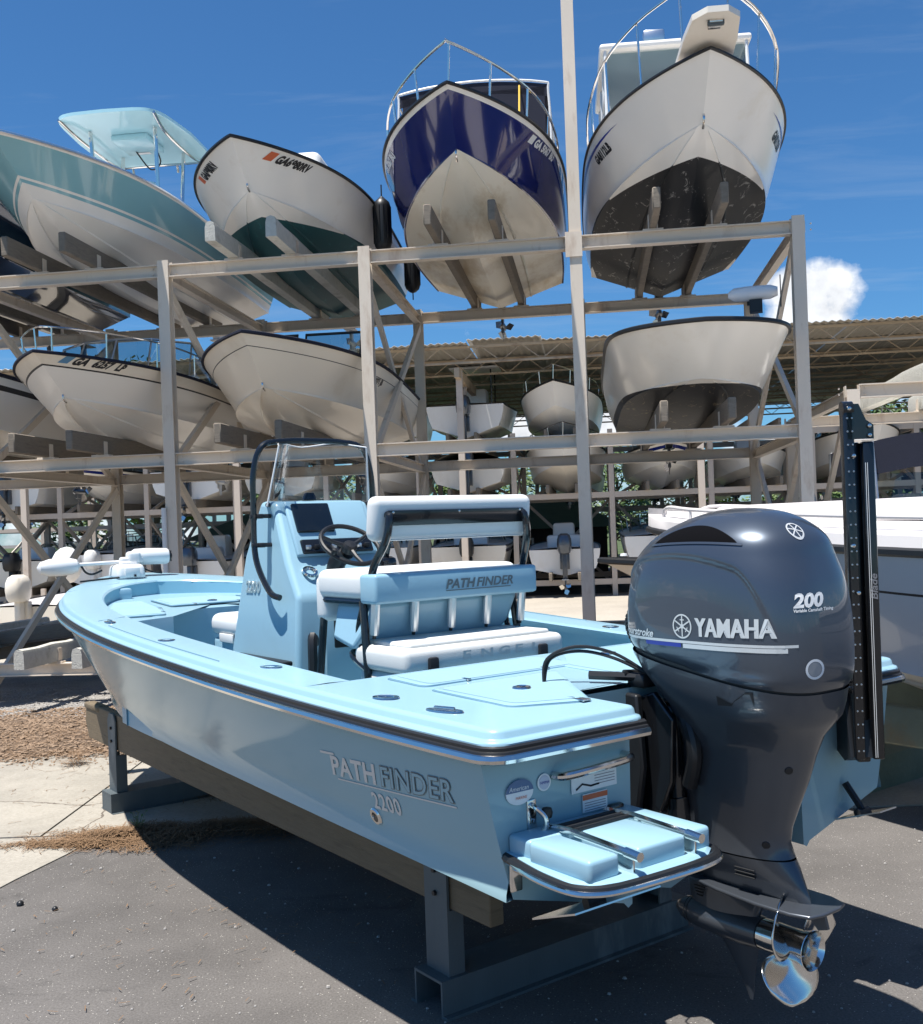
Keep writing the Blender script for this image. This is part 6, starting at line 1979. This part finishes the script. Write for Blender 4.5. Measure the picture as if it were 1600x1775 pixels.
# clamp bracket, swivel, tilt cylinders, steering arm
m = MB()
for sg in (1, -1):
    m.prism([(.30, sg * .15, 1.36), (.18, sg * .15, 1.40), (.08, sg * .15, 1.30), (.10, sg * .15, 1.05), (.16, sg * .15, .92), (.30, sg * .15, .86), (.335, sg * .15, .92), (.335, sg * .15, 1.30)], (0, 0, 0), (0, sg * .03, 0))
m.rbox((.20, 0, 1.15), (.16, .28, .40), .03); m.rbox((.24, 0, .92), (.16, .26, .10), .03)
bevelled(m.build('clamp_bracket', M_blackgloss, EN, smooth=40), .008, 2)
m = MB(); m.prism([(.36, .18, 1.39), (.22, .20, 1.39), (.20, .20, 1.10), (.24, .20, .90), (.36, .19, .86), (.40, .17, .95)], (0, 0, 0), (0, .035, 0)); bevelled(m.build('jack_plate', M_black, EN, smooth=40), .01, 2)
m = MB(); m.tube([(.13, .11, 1.30), (.13, .11, .98)], .034, 14); m.tube([(.13, .11, .98), (.125, .10, .83)], .046, 14); m.lathe([(.10, 0), (.098, .03), (.07, .05), (.05, .055)], (.115, .06, .80), (0, 0, 1), 24); m.build('swivel_tube', M_blackgloss, EN)
m = MB(); m.tube(smoothpath([(.10, .10, 1.34), (.02, .16, 1.30), (-.02, .17, 1.18), (.03, .15, 1.05)], 6), .03, 10); m.build('hose_cover', M_black, EN)
m = MB(); m.rbox((.26, .10, 1.44), (.10, .20, .06), .02); m.tube([(.18, .12, 1.45), (.42, .30, 1.46)], .018, 8); m.tube([(.22, -.10, 1.45), (.30, .22, 1.47)], .014, 8); m.build('steering_arm', M_black, EN)
m = MB(); m.tube(smoothpath([(.22, .05, 1.52), (.34, .05, 1.56), (.43, .02, 1.66), (.40, -.05, 1.75), (.28, -.08, 1.74)], 8), .034, 12); rg = m.build('rigging_hose', M_black, EN)
for k in range(22):
    pass
m = MB()
pth = smoothpath([(.22, .05, 1.52), (.34, .05, 1.56), (.43, .02, 1.66), (.40, -.05, 1.75), (.28, -.08, 1.74)], 8)
for i in range(1, len(pth) - 1): m.tube([pth[i] - (pth[i + 1] - pth[i - 1]).normalized() * .004, pth[i] + (pth[i + 1] - pth[i - 1]).normalized() * .004], .038, 12)
m.build('hose_rib', M_black, rg)
for (a, dv) in ((.0, .0), (.02, .02)):
    m = MB(); m.tube(smoothpath([(.20, .16, 1.46), (.33, .24, 1.53 + a), (.44, .33 + dv, 1.56 + a), (.52, .42 + dv, 1.53), (.52, .46, 1.425)], 8), .007, 8); m.build('battery_cable', M_black, EN)
m = MB(); m.tube(smoothpath([(.24, .22, .93), (.22, .26, .89), (.16, .26, .89), (.12, .22, .94)], 6), .004, 5); m.build('ground_wire', M_black, EN)
# port side artwork
def on_cowl(mb, g, u, z, off=.002, k=0.0, side=1, mi=0):
    project(mb, g[0], g[1], (u, side * 2, z), (-side, 0, k * side), (0, 0, 1), (0, -side, 0), bvc_, off, mi)
def on_quarter(mb, g, s, z, off=.002):
    # laid on the port after corner, facing aft and outboard; s runs along the surface towards the stern's middle
    project(mb, g[0], g[1], (-1.6 - .70 * s + .01, 1.35 - .72 * s, z), (-.70, -.72, 0), (0, 0, 1), (.72, -.70, 0), bvc_, off)
m = MB(); [on_cowl(m, text_geo('YAMAHA', .096, 0, .0012, 1.03, .76), -.145 - d_, 1.655, .002 + .0006 * k_, .02) for k_, d_ in enumerate((0, .0035, .007))]; m.build('maker_name', M_decal, EN, smooth=0, fix=False)
m = MB()
on_cowl(m, xf2(disc2(.046, 28, .040)), -.085, 1.688); 
for k in range(3):
    for sgn in (1, -1):
        on_cowl(m, xf2(strip2(.006, -.0028, .039, .0028, 2), rot=k * PI / 3 + PI / 6 + (PI if sgn < 0 else 0)), -.085, 1.688)
    on_cowl(m, xf2(strip2(.022, -.010, .026, .010, 2), rot=k * 2 * PI / 3 + PI / 2), -.085, 1.688)
on_cowl(m, disc2(.009, 12), -.085, 1.688)
m.build('tuning_fork_badge', M_decal, EN, smooth=0, fix=False)
m = MB(); on_cowl(m, text_geo('fourstroke', .042, .35, .001, 1.0, 1.1), .270, 1.640, .002, -.01); m.build('side_script', M_decal, EN, smooth=0, fix=False)
m = MB(); on_cowl(m, strip2(0, 0, .80, .010, 30), .295, 1.625, .002, .0); on_cowl(m, strip2(.38, -.018, .78, -.002, 14), .295, 1.625, .002, .0); m.build('side_stripe', M_decal, EN, smooth=0, fix=False)
m = MB(); on_cowl(m, strip2(.18, -.016, .37, -.001, 10), .295, 1.625, .002, .0); m.build('blue_stripe', M_decalblue, EN, smooth=0, fix=False)
m = MB(); on_quarter(m, xf2(disc2(.036, 28, .027)), .15, 1.545); m.build('star_badge_ring', M_decalw, EN, smooth=0, fix=False)
m = MB()
on_quarter(m, xf2(disc2(.026, 20)), .15, 1.545, .0018); m.build('star_badge', mat('badge_grey', (.28, .29, .30), .4), EN, smooth=0, fix=False)
m = MB(); on_quarter(m, xf2(text_geo('200', .066, .15, .003, 1.02, 1.1)), .08, 1.765, .002); m.build('power_number', M_decalw, EN, smooth=0, fix=False)
m = MB(); on_quarter(m, text_geo('Variable Camshaft Timing', .015, .15, .0004), .08, 1.748, .002); m.build('small_print', M_decalw, EN, smooth=0, fix=False)
m = MB()
for (a, r0) in ((0, 0),):
    project(m, *disc2(.036, 24, .030), (-.43, .06, 3.0), (-.8, 0, -.0), (0, 1, 0), (0, 0, -1), bvc_, .002)
    for k in range(3): project(m, *xf2(strip2(-.03, -.0024, .03, .0024, 2), rot=k * PI / 3), (-.43, .06, 3.0), (-.8, 0, 0), (0, 1, 0), (0, 0, -1), bvc_, .002)
m.build('top_badge', M_decal, EN, smooth=0, fix=False)
# air intake: near-black crescent laid on the shoulder, painting the opening's shade
m = MB(); n, ny = 28, 6; vs = []
for i in range(n + 1):
    s = i / n
    u = .085 - .40 * s
    base = 1.998 - .03 * (s - .35) ** 2 * 4 * .3 + .008 * s
    hgt = .058 * (math.sin(PI * min(1, max(0, s))) ** .75) + .001
    vs += [(-u, base + hgt * j / ny) for j in range(ny + 1)]
project(m, vs, [(k * (ny + 1) + j, (k + 1) * (ny + 1) + j, (k + 1) * (ny + 1) + j + 1, k * (ny + 1) + j + 1) for k in range(n) for j in range(ny)], (0, 2, 0), (-1, 0, 0), (0, 0, 1), (0, -1, 0), bvc_, .003)
m.build('air_intake', mat('intake_painted_shade', (.002, .002, .003), .9, spec=.1), EN, smooth=0, fix=False)
m = MB(); n = 22; vs = []
for i in range(n + 1):
    s = i / n
    u = .10 - .43 * s
    base = 1.998 - .03 * (s - .35) ** 2 * 4 * .3 + .012 * s - .006
    vs += [(-u, base - .004), (-u, base + .004)]
project(m, vs, [(2 * i, 2 * i + 2, 2 * i + 3, 2 * i + 1) for i in range(n)], (0, 2, 0), (-1, 0, 0), (0, 0, 1), (0, -1, 0), bvc_, .004)
m.build('intake_lip', M_yamaha, EN, smooth=0, fix=False)
# apron latch and warning label
m = MB(); lp_ = bvh_of([c for c in EN.children if c.name.startswith('midsection')][0])
q = ([(0, 0), (.06, 0), (.075, .02), (.12, .052), (.145, .052), (.145, 0), (.135, .045), (.115, .045), (.06, .008), (0, .035), (.003, .038)], [(0, 1, 8, 9), (1, 2, 8), (2, 3, 7, 8), (3, 4, 6, 7), (4, 5, 6)])
project(m, q[0], q[1], (-.22, 2, 1.405), (-1, 0, .05), (0, 0, 1), (0, -1, 0), lp_, .004); m.build('apron_badge', M_black, EN, smooth=0, fix=False)
m = MB(); on_cowl(m, strip2(0, 0, .11, .05, 4), .255, 1.553, .002, -.12); m.build('caution_label', M_decalw, EN, smooth=0, fix=False)
for (u, z) in ((-.40, 1.16), (-.28, .86)):
    hit = lp_.ray_cast(Vector((u + .02, 2, z)), Vector((0, -1, 0)))
    if hit[0]:
        m = MB(); m.lathe([(.001, .004), (.014, .003), (.016, 0)], hit[0], hit[1] if hit[1].y > 0 else -hit[1], 14); m.build('plug', M_black, EN)

# ------------------------------------------------------------------ shallow-water anchor pole on the starboard transom
PP = empty('anchor_pole', HB.matrix_basis @ Vector((-.12, -.75, 0)), HB_RZ - rad(38), label='tall black folded shallow-water anchor pole behind the outboard', cat='anchor pole')
z0, z1 = 1.03, 2.50
m = MB(); m.rbox((-.045, .012, (z0 + z1) / 2 + .02), (.06, .045, z1 - z0 + .02), .010, 3)
for (yy) in (.0375,):
    pass
m.lathe([(.034, -.022), (.034, .022)], (-.045, .012, z1 + .03), (0, 1, 0), 20); m.lathe([(.001, -.022), (.034, -.022)], (-.045, .012, z1 + .03), (0, 1, 0), 20); m.lathe([(.034, .022), (.001, .022)], (-.045, .012, z1 + .03), (0, 1, 0), 20)
sp1 = m.build('folding_spar', M_blackgloss, PP)
m = MB(); m.rbox((.0, -.02, (z0 + z1) / 2 - .06), (.055, .055, z1 - z0 - .10), .008, 2); m.build('inner_spar', M_blackgloss, PP)
m = MB(); m.rbox((-.045, -.068, (z0 + z1) / 2 - .05), (.052, .050, z1 - z0 - .12), .010, 3); m.prism([(-.075, -.045, z1 - .10), (-.075, -.09, z1 - .10), (-.075, -.09, z1 - .04), (-.075, -.06, z1 - .02), (-.075, -.03, z1 + .05), (-.075, .02, z1 + .05), (-.075, .02, z1 - .10)], (0, 0, 0), (.055, 0, 0))
sp2 = m.build('spar_head', M_blackgloss, PP, smooth=30)
for k in range(26):
    zz = z0 + .05 + k * (z1 - z0 - .06) / 25
    for yy in (.020, .0):
        m = MB(); m.lathe([(.001, .0035), (.0035, .003), (.0045, 0)], (-.076, yy, zz), (-1, 0, 0), 7)
        m.build('rivet', M_alum, sp1)
for (yy, zz) in ((.012, z1 + .03), (-.07, z1 - .045), (-.07, z1 - .085), (.0, z1 - .17), (.014, z1 - .55), (.0, z1 - .75)):
    m = MB(); m.lathe([(.001, .012), (.008, .010), (.010, .004), (.011, 0)], (-.078, yy, zz), (-1, 0, 0), 12); m.build('bolt', M_steel, PP)
for (yy) in (-.060, -.052):
    m = MB(); m.tube([(-.073, yy, z0 + .02), (-.073, yy, z1 - .2)], .0013, 4); m.build('trim_line', M_decalw, sp2)
g = text_geo('Blade', .05, .2, .001); m = MB(); m.add([(-.0725, -.088 + y * .8 + .005, 1.72 + x) for x, y in g[0]], g[1]); m.build('maker_mark', mat('dull_print', (.20, .20, .21), .5), sp2, smooth=0, fix=False)
m = MB(); m.prism([(.00, -.05, 1.33), (.14, -.05, 1.33), (.14, -.05, 1.05), (.02, -.05, 1.02), (-.06, -.05, 1.05)], (0, 0, 0), (0, .10, 0)); m.build('mounting_bracket', M_black, PP, smooth=0)
m = MB(); m.tube([(-.01, .06, 1.33), (.10, .18, 1.33)], .014, 8); m.lathe([(.001, .016), (.012, .01), (.014, -.01), (.001, -.016)], (-.01, .06, 1.33), seg=10); m.build('hydraulic_arm', M_steel, PP)
m = MB(); m.tube([(.07, .18, 1.18), (.06, .18, .98), (.05, .18, .84)], [.030, .030, .020], 12); hy = m.build('hydraulic_cylinder', M_blackgloss, PP)
m = MB()
for k in range(3): m.tube([(.035, .205, 1.03 + .018 * k), (.028, .185, 1.04 + .018 * k), (.035, .165, 1.03 + .018 * k)], .003, 4)
m.build('cylinder_mark', M_decalw, hy)

# ------------------------------------------------------------------ trolling motor stowed on the bow
TM = empty('trolling_motor', HB.matrix_basis @ Vector((6.46, .16, sz(6.4) + .074)), HB_RZ, label='white trolling motor folded flat on the bow of the blue boat', cat='motor')
m = MB(); m.rbox((0, 0, .065), (.30, .26, .13), .04, 4, taper=(.85, .9)); m.rbox((.05, -.02, .135), (.16, .16, .05), .03, 4); bs_ = m.build('mount_base', M_white, TM)
m = MB(); m.rbox((-.148, .0, .06), (.012, .13, .08), .006, 2); m.build('base_panel', M_white, bs_)
m = MB(); m.rbox((-.158, -.02, .03), (.012, .02, .02), .004); m.build('base_latch', M_black, bs_)
# shaft lies across the bow: head to port, drive motor to starboard
hx = Vector((.10, .93, .0)).normalized()
def tp(s, dz=0.0, dx=0.0): p = Vector((.03 + dx, -.02, .155 + dz)) + hx * s; return p
m = MB(); m.tube([tp(-.10), tp(.42, -.012)], .016, 10); m.build('shaft', M_white, TM)
m = MB(); m.rbox(tp(-.05, .03), (.10, .12, .11), .03, 4); m.rbox(tp(-.03, .01), (.08, .20, .055), .02, 3); m.build('steering_collar', M_white, TM)
m = MB(); m.tube([tp(-.03, .03, .05), tp(-.08, .035, .05), tp(-.18, .035, .05), tp(-.36, .03, .05), tp(-.375, .03, .05)], [.04, .070, .074, .072, .064], 18); mh = m.build('motor_housing', M_white, TM)
m = MB(); m.lathe([(.052, 0), (.048, .02), (.02, .035), (.001, .04)], tp(-.375, .03, .05), -hx, 16)
m.rbox(tp(-.40, .03, .05), (.03, .008, .10), .004, 1); m.build('propeller', M_black, mh)
m = MB(); m.tube([tp(.40, -.016), tp(.43, -.018), tp(.48, -.022), tp(.56, -.025), tp(.66, -.027), tp(.73, -.027), tp(.755, -.027)], [.012, .055, .072, .078, .074, .050, .010], 18); hd = m.build('control_head', M_white, TM)
for v_ in hd.data.vertices: pass
m = MB(); m.lathe([(.001, .004), (.018, .003), (.020, 0)], tp(.50, -.022, -.055), (-1, 0, .1), 14); m.build('badge', M_black, hd)
m = MB(); m.tube(smoothpath([tp(.40, -.01), tp(.36, -.08), tp(.30, -.10), tp(.22, -.07)], 5), .009, 6); m.build('cable_loop', M_black, TM)
m = MB(); m.tube(smoothpath([tp(-.10, -.05), tp(-.2, -.10), tp(-.30, -.12)], 5), .007, 6); m.build('power_lead', M_black, TM)
# ------------------------------------------------------------------ neighbouring boats at the right
A_ = Vector((-math.sin(rad(36.4)), math.cos(rad(36.4)), 0))
h = Hull(L=7.0, beam=2.55, D=1.12, rise=0.26, dead=18, rake=0.13, p=2.2, q=1.15, flare=1.6, zc=0.58, cb=.86)
tip = Vector((1.72, 9.65, 0))
nb = empty('walkaround_boat', tip - A_ * 7.0 + Vector((0, 0, .63)), HB_RZ, label='white boat with light grey hull and deck rails, right of the dark outboard', cat='boat')
h.build(nb, [G_white, G_grey, M_decalblack], js=(0, .15, .3, .45, .58, .66, .68, .80, .9, 1.0), jm=[1, 1, 1, 1, 1, 2, 1, 1, 1])
h.rub(nb, M_black, .030)
# raised moulded deck: bulwark strip, coachroof and cockpit coaming
m = MB()
rows = []
for i in range(31):
    t = i / 30; p = h.sheer(t)
    y = p.y; z = p.z
    rows.append([(p.x, y + .005, z + .01), (p.x, max(0, y - .015), z + .10), (p.x, max(0, y - .05), z + .125), (p.x, max(0, y - .22), z + .135), (p.x, max(0, y - .5), z + .15 + .02 * min(1, t)), (p.x, 0, z + .19)])
for sg in (1, -1): m.grid([[(x, y * sg, z) for x, y, z in r_] for r_ in rows], flip=(sg < 0))
dk = m.build('deck', G_deckw, nb, smooth=40)
m = MB(); m.rbox((4.7, 0, 1.47), (2.4, 1.25, .16), .06, 4, taper=(.9, .85)); m.build('coachroof', G_deckw, nb)
for sg in (1, -1):
    m = MB(); pts = [(h.sheer(t).x, sg * (max(.05, h.sheer(t).y - .10)), h.sheer(t).z + .21) for t in (.30, .45, .6, .75, .86, .93)]
    m.tube(smoothpath([(pts[0][0] - .15, pts[0][1], pts[0][2] - .09)] + pts + [(pts[-1][0] + .1, pts[-1][1] * .8, pts[-1][2] - .09)], 4), .016, 8)
    rl = m.build('hand_rail', G_deckw, nb)
    for p in pts[::2]:
        k = MB(); k.tube([p, (p[0], p[1], p[2] - .09)], .013, 7); k.build('stanchion', G_deckw, rl)
m = MB(); m.tube(smoothpath([(3.3, .95, 1.40), (3.25, .96, 1.46), (3.0, .98, 1.44), (2.9, .98, 1.36)], 5), .012, 8); m.build('grab_handle', M_steel, nb)
m = MB(); m.tube(smoothpath([(6.05, 0, .62), (6.12, 0, .66), (6.12, 0, .72), (6.06, 0, .75)], 4), .012, 6); m.build('bow_eye', M_steel, nb)
# stand below
M_green = mat('algae_stained_timber', (0.16, 0.18, 0.13), rough=0.9, var=0.3, vscale=4, bump=.5, bscale=22, grime=(0.20, 0.14, 0.07), gamt=.7, gscale=3)
ns = empty('boat_stand', tip - A_ * 7.0, HB_RZ, label='green-stained timber stand under the white and grey boat', cat='stand')
for sg in (1, -1):
    m = MB(); m.rbox((3.3, sg * .62, .66), (4.9, .12, .26), .015); m.build('bunk', M_green, ns)
for u in (1.8, 4.9):
    m = MB(); m.rbox((u, 0, .13), (.30, 1.9, .26), .012); m.build('cross_beam', M_green, ns)
    for sg in (1, -1):
        m = MB(); m.rbox((u, sg * .62, .40), (.20, .10, .27), .01); m.build('post', M_green, ns)

# cream boat lying across, its bow beside the tall post
h = Hull(L=6.0, beam=2.2, D=.86, rise=0.20, dead=16, rake=0.14, p=2.4, q=1.2, flare=1.5, zc=.56)
cb = empty('runabout_boat', (7.45, 10.9, .62), rad(180 - 2), label='small cream boat with black rub rail, its bow beside the tall post', cat='boat')
h.build(cb, [G_cream, G_cream]); h.rub(cb, M_black, .035); h.deck(cb, G_deckw, .06)
m = MB(); m.rbox((4.55, 0, 1.22), (.8, 1.0, .38), .12, 3, taper=(.8, .8)); m.build('canvas_cover', M_canvas, cb)
m = MB(); m.lathe([(.001, .03), (.035, .025), (.04, 0)], (5.75, 0, 1.10), seg=10); m.build('bow_light', M_white, cb)
# its stand
m = MB(); m.rbox((4.7, 10.95, .31), (3.4, .7, .62), .02); ts = m.build('timber_crib', M_wood); tag(ts, 'low timber cribbing under the small cream boat', 'stand')

# boat with navy canopy at the right, lowest level of the right-hand rack
h = Hull(L=6.2, beam=2.4, D=1.0, rise=0.28, dead=18, rake=0.12, p=2.4, q=1.2, flare=1.6)
p0 = RACK_O + E_ * (3 * BAY + .55 + 1.45) + N_ * 4.4
bb = empty('canopy_boat', (p0.x, p0.y, .62), -PHI - PI / 2, label='white boat with navy canopy and clear curtains at the right edge', cat='boat')
h.build(bb, [G_white, G_white]); h.rub(bb, M_black, .03); h.deck(bb, G_deckw, .08)
m = MB()
rows = [[(x, y, 2.36 + .12 * (1 - (y / 1.05) ** 2) - .02 * abs(x - 2.6)) for y in (-1.05, -.95, -.6, 0, .6, .95, 1.05)] for x in (1.2, 2.0, 2.8, 3.6)]
m.grid(rows); m.grid([[(x, y, z - .03) for x, y, z in r_] for r_ in rows], flip=True)
cn = m.build('hardtop', G_white, bb, smooth=50)
m = MB(); m.grid([rows[-1], [(x + .03, y, z - .42) for x, y, z in rows[-1]]])
for sg in (0, -1): m.grid([[r_[sg] for r_ in rows], [(r_[sg][0], r_[sg][1], r_[sg][2] - .36) for r_ in rows]])
m.build('canvas_valance', M_canvas, cn, smooth=50)
m = MB(); m.grid([[(3.63, y, 1.94) for y in (-1.05, -.5, 0, .5, 1.05)], [(3.95, y, 1.15) for y in (-1.02, -.5, 0, .5, 1.02)]]); m.build('clear_curtain', M_tint, cn, smooth=0)
m = MB()
for sg in (1, -1):
    m.tube([(3.6, sg * 1.04, 2.35), (3.95, sg * 1.06, 1.1)], .018, 7); m.tube([(1.3, sg * 1.04, 2.35), (1.2, sg * 1.08, 1.0)], .018, 7); m.tube([(3.0, sg * 1.05, 1.2), (3.62, sg * 1.05, 2.0)], .016, 7)
m.tube([(3.2, 0, 2.48), (3.2, 0, 2.62)], .008, 5); m.lathe([(.001, .05), (.03, .04), (.03, 0), (.01, -.02)], (3.2, 0, 2.62), seg=10)
m.build('frame', M_alum, cn)
m = MB(); m.rbox((2.2, 0, 1.35), (.7, .8, .7), .08, 3); m.build('console', G_white, bb)

# ------------------------------------------------------------------ boats on the far rack
def far_proto(name, spec, mats, jm=None, cowl=None, extras=()):
    h = Hull(**spec)
    r = bpy.data.objects.new(name, None); col.objects.link(r)
    h.build(r, mats, nt=14, js=(0, .35, .7, .85, 1.0), jm=jm, strake=False)
    h.rub(r, M_black, .03, n=14); h.deck(r, G_deckw, .06, n=10)
    L = spec['L']; D = spec['D']
    if 'console' in extras:
        m = MB(); m.rbox((L * .42, 0, D + .38), (.75, .7, .75), .08, 2, taper=(.75, .9)); m.build('console', G_white, r)
    if 'ttop' in extras:
        m = MB(); m.rbox((L * .42, 0, D + 1.35), (1.5, 1.5, .07), .03, 2); t_ = m.build('hardtop', G_white, r)
        for x in (-.4, .4):
            for y in (-.5, .5):
                m = MB(); m.tube([(L * .42 + x, y, D), (L * .42 + x * 1.2, y, D + 1.33)], .025, 6); m.build('leg', M_blackgloss, t_)
    if 'cover' in extras:
        m = MB(); rows = []
        for i in range(9):
            t = i / 8; p = h.sheer(t * .97)
            rows.append([(p.x, p.y * k, p.z + .02 + (.42 - .3 * t) * (1 - abs(k) ** 1.3)) for k in (-1, -.75, -.4, 0, .4, .75, 1)])
        m.grid(rows); m.build('canvas_cover', M_tan, r)
    if 'rail' in extras:
        stanchion_rail(h, r, [.5, .7, .88, 1.0], .42, .016)
    if 'seat' in extras:
        m = MB(); m.rbox((L * .2, 0, D + .2), (.5, 1.0, .4), .08, 2); m.build('seat', M_vinyl, r)
    if 'glass' in extras:
        windshield(h, r, L * .55, 0, 1.4, 1.8, D + .08, D + .52, .25)
    outboard(r, -.02, .52, 1.05, cowl)
    return r
PR = [
    far_proto('skiff', dict(L=5.4, beam=2.1, D=.75, rise=.2, dead=12), [G_white, G_white], extras=('console', 'seat')),
    far_proto('center_console_boat', dict(L=6.2, beam=2.35, D=.95, rise=.3, dead=18), [G_white, G_white], extras=('console', 'ttop')),
    far_proto('cabin_boat', dict(L=6.4, beam=2.4, D=1.05, rise=.32, dead=18), [G_cream, G_white], extras=('rail', 'glass'), cowl=M_white),
    far_proto('covered_boat', dict(L=5.8, beam=2.25, D=.85, rise=.22, dead=16), [G_cream, G_cream], extras=('cover',)),
    far_proto('runabout_boat', dict(L=5.9, beam=2.3, D=.92, rise=.26, dead=17), [G_white, G_cream, G_navy], jm=[1, 1, 2, 1], extras=('glass', 'seat'), cowl=M_black),
    far_proto('center_console_boat', dict(L=6.4, beam=2.4, D=1.0, rise=.35, dead=18), [G_white, G_white], extras=('console', 'rail')),
]
DESC = ['white skiff', 'white hardtop boat', 'white railed cabin boat', 'tan-covered boat', 'white runabout with navy band', 'white railed console boat']
# (bay index, level, prototype, stern towards the viewer?)
PLACES = [(-7, 0, 0, 1), (-7, 1, 2, 0), (-6, 0, 4, 1), (-6, 1, 0, 1), (-5, 0, 2, 1), (-5, 1, 4, 0), (-4, 0, 0, 1), (-4, 1, 1, 1), (-3, 0, 3, 1), (-3, 1, 4, 1), (-2, 0, 1, 1), (-2, 1, 0, 0), (-2, 2, 2, 0),
          (-1, 0, 4, 1), (-1, 1, 3, 1), (-1, 2, 1, 1), (0, 0, 0, 1), (0, 1, 2, 0), (-3, 2, 0, 1), (0, 2, 5, 0), (1, 1, 4, 0), (1, 0, 2, 1), (2, 1, 0, 0), (3, 1, 2, 0), (2, 0, 3, 1), (3, 0, 4, 1), (4, 1, 4, 0), (-4, 2, 4, 0), (-5, 2, 5, 0)]
used = set()
ORD = {-7: 'first', -6: 'second', -5: 'third', -4: 'fourth', -3: 'fifth', -2: 'sixth', -1: 'seventh', 0: 'eighth', 1: 'ninth', 2: 'tenth', 3: 'eleventh', 4: 'twelfth'}
LVN = ['ground level', 'middle level', 'top level']
cowls = [None, M_white, M_black]
for (k, li, pi, stn) in PLACES:
    p = PR[pi]
    if pi in used: o = copy_tree(p)
    else: o = p; used.add(pi)
    zz = FLV[li] + BH / 2 + .24 - .12
    s = (k + .5) * FBAY + rs.uniform(-.12, .12)
    if stn:
        o.location = far_pt(s, -.35 + rs.uniform(-.15, .15), zz); o.rotation_euler = (0, 0, -PHI + PI / 2 + rad(rs.uniform(-2, 2)))
    else:
        o.location = far_pt(s, 4.9 + rs.uniform(-.2, .2), zz); o.rotation_euler = (0, 0, -PHI - PI / 2 + rad(rs.uniform(-2, 2)))
    tag(o, f"{DESC[pi]} on the far rack, {ORD[k]} bay from left, {LVN[li]}", 'boat', 'boats on the far rack')
for i, p in enumerate(PR):
    if i not in used:
        for c in list(p.children_recursive) + [p]: bpy.data.objects.remove(c)
# a few on the rearmost rack
for (k, li, pi, stn) in [(-6, 0, 2, 0), (-4, 1, 0, 0), (-3, 0, 1, 1), (-1, 0, 0, 1), (0, 1, 2, 0), (3, 1, 2, 0), (4, 1, 0, 0), (2, 1, 4, 0)]:
    o = copy_tree(PR[pi])
    P_ = FAR2_O + E_ * ((k + .5) * 3.0) + N_ * (4.8 if not stn else -.3)
    o.location = (P_.x, P_.y, (.4, 2.6)[li] + .2); o.rotation_euler = (0, 0, -PHI + (PI / 2 if stn else -PI / 2))
    tag(o, f"{DESC[pi]} on the rearmost rack, {'lower' if li == 0 else 'upper'} level, {['third', 'fourth', 'fifth', 'sixth', 'seventh', 'eighth', 'ninth', 'tenth', 'eleventh', 'twelfth', 'thirteenth'][k + 6]} bay", 'boat', 'boats on the rearmost rack')

hs = Hull(L=4.6, beam=2.0, D=.62, rise=.15, dead=10)
sk2 = empty('skiff', Vector((-8.3, 19.9, .25)), -PHI + PI / 2, label='white skiff with a cream outboard in the lane, seen left of the trolling motor', cat='boat')
hs.build(sk2, [G_cream, G_cream], nt=18, strake=False); hs.rub(sk2, M_black, .025); hs.deck(sk2, G_deckw, .04)
ob = outboard(sk2, -.02, .62, .95, G_cream)
# white bulging vinyl cover on the left, low flat boat by the console
m = MB()
for b_ in range(1):
    rows = []
    for i in range(9):
        a = PI * i / 8
        rows.append([(.36 * math.sin(a) * math.cos(2 * PI * k / 16) * (1 + .05 * math.sin(5 * k)), .36 * math.sin(a) * math.sin(2 * PI * k / 16), .5 - .45 * math.cos(a) * 1.0) for k in range(16)])
    m.grid(rows, closed_v=True)
cvb = m.build('wrapped_engine', M_vinyl, None, smooth=60); cvb.location = (-9.6, 25.5, 1.0)
tag(cvb, 'rounded white-wrapped bundle on the far side, left of the first post', 'bundle')
m = MB(); m.box((0, 0, .08), (1.6, 2.2, .16)); m.box((-.6, 0, .5), (.1, .1, .9)); m.box((.6, 0, .5), (.1, .1, .9)); cr_ = m.build('crate_stand', M_paint2, None, smooth=0); cr_.location = (-9.6, 25.5, 0)
tag(cr_, 'small steel stand under the white-wrapped bundle', 'stand')
m = MB(); m.rbox((0, 0, .16), (2.2, 1.4, .22), .08, 3, taper=(.9, .85)); m.rbox((0, 0, .30), (1.4, .9, .10), .04, 2)
lo = m.build('personal_raft', G_cream, None); lo.location = (-3.0, 13.9, .95); lo.rotation_euler = (0, 0, -PHI)
tag(lo, 'low white raft lying on the rack floor beside the console', 'raft')
m = MB(); m.box((0, 0, .45), (2.3, 1.4, .9)); lb = m.build('timber_blocks', M_wood, None, smooth=0); lb.location = (-3.0, 13.9, .02); lb.rotation_euler = (0, 0, -PHI); tag(lb, 'dark timber blocks under the low white raft', 'blocks')
# timbers lying in the gap at the left
for i, (x, y, z, l, rz) in enumerate(((-6.2, 15.6, .75, 2.6, .05), (-6.4, 15.9, .50, 2.8, .03))):
    m = MB(); m.rbox((0, 0, 0), (l, .30, .20), .02); o = m.build('timber_baulk', M_wood, None); o.location = (x, y, z); o.rotation_euler = (0, -.09, rz)
    tag(o, 'dark weathered timber at the left edge, ' + ('the upper of two' if i == 0 else 'the lower of two'), 'timber')
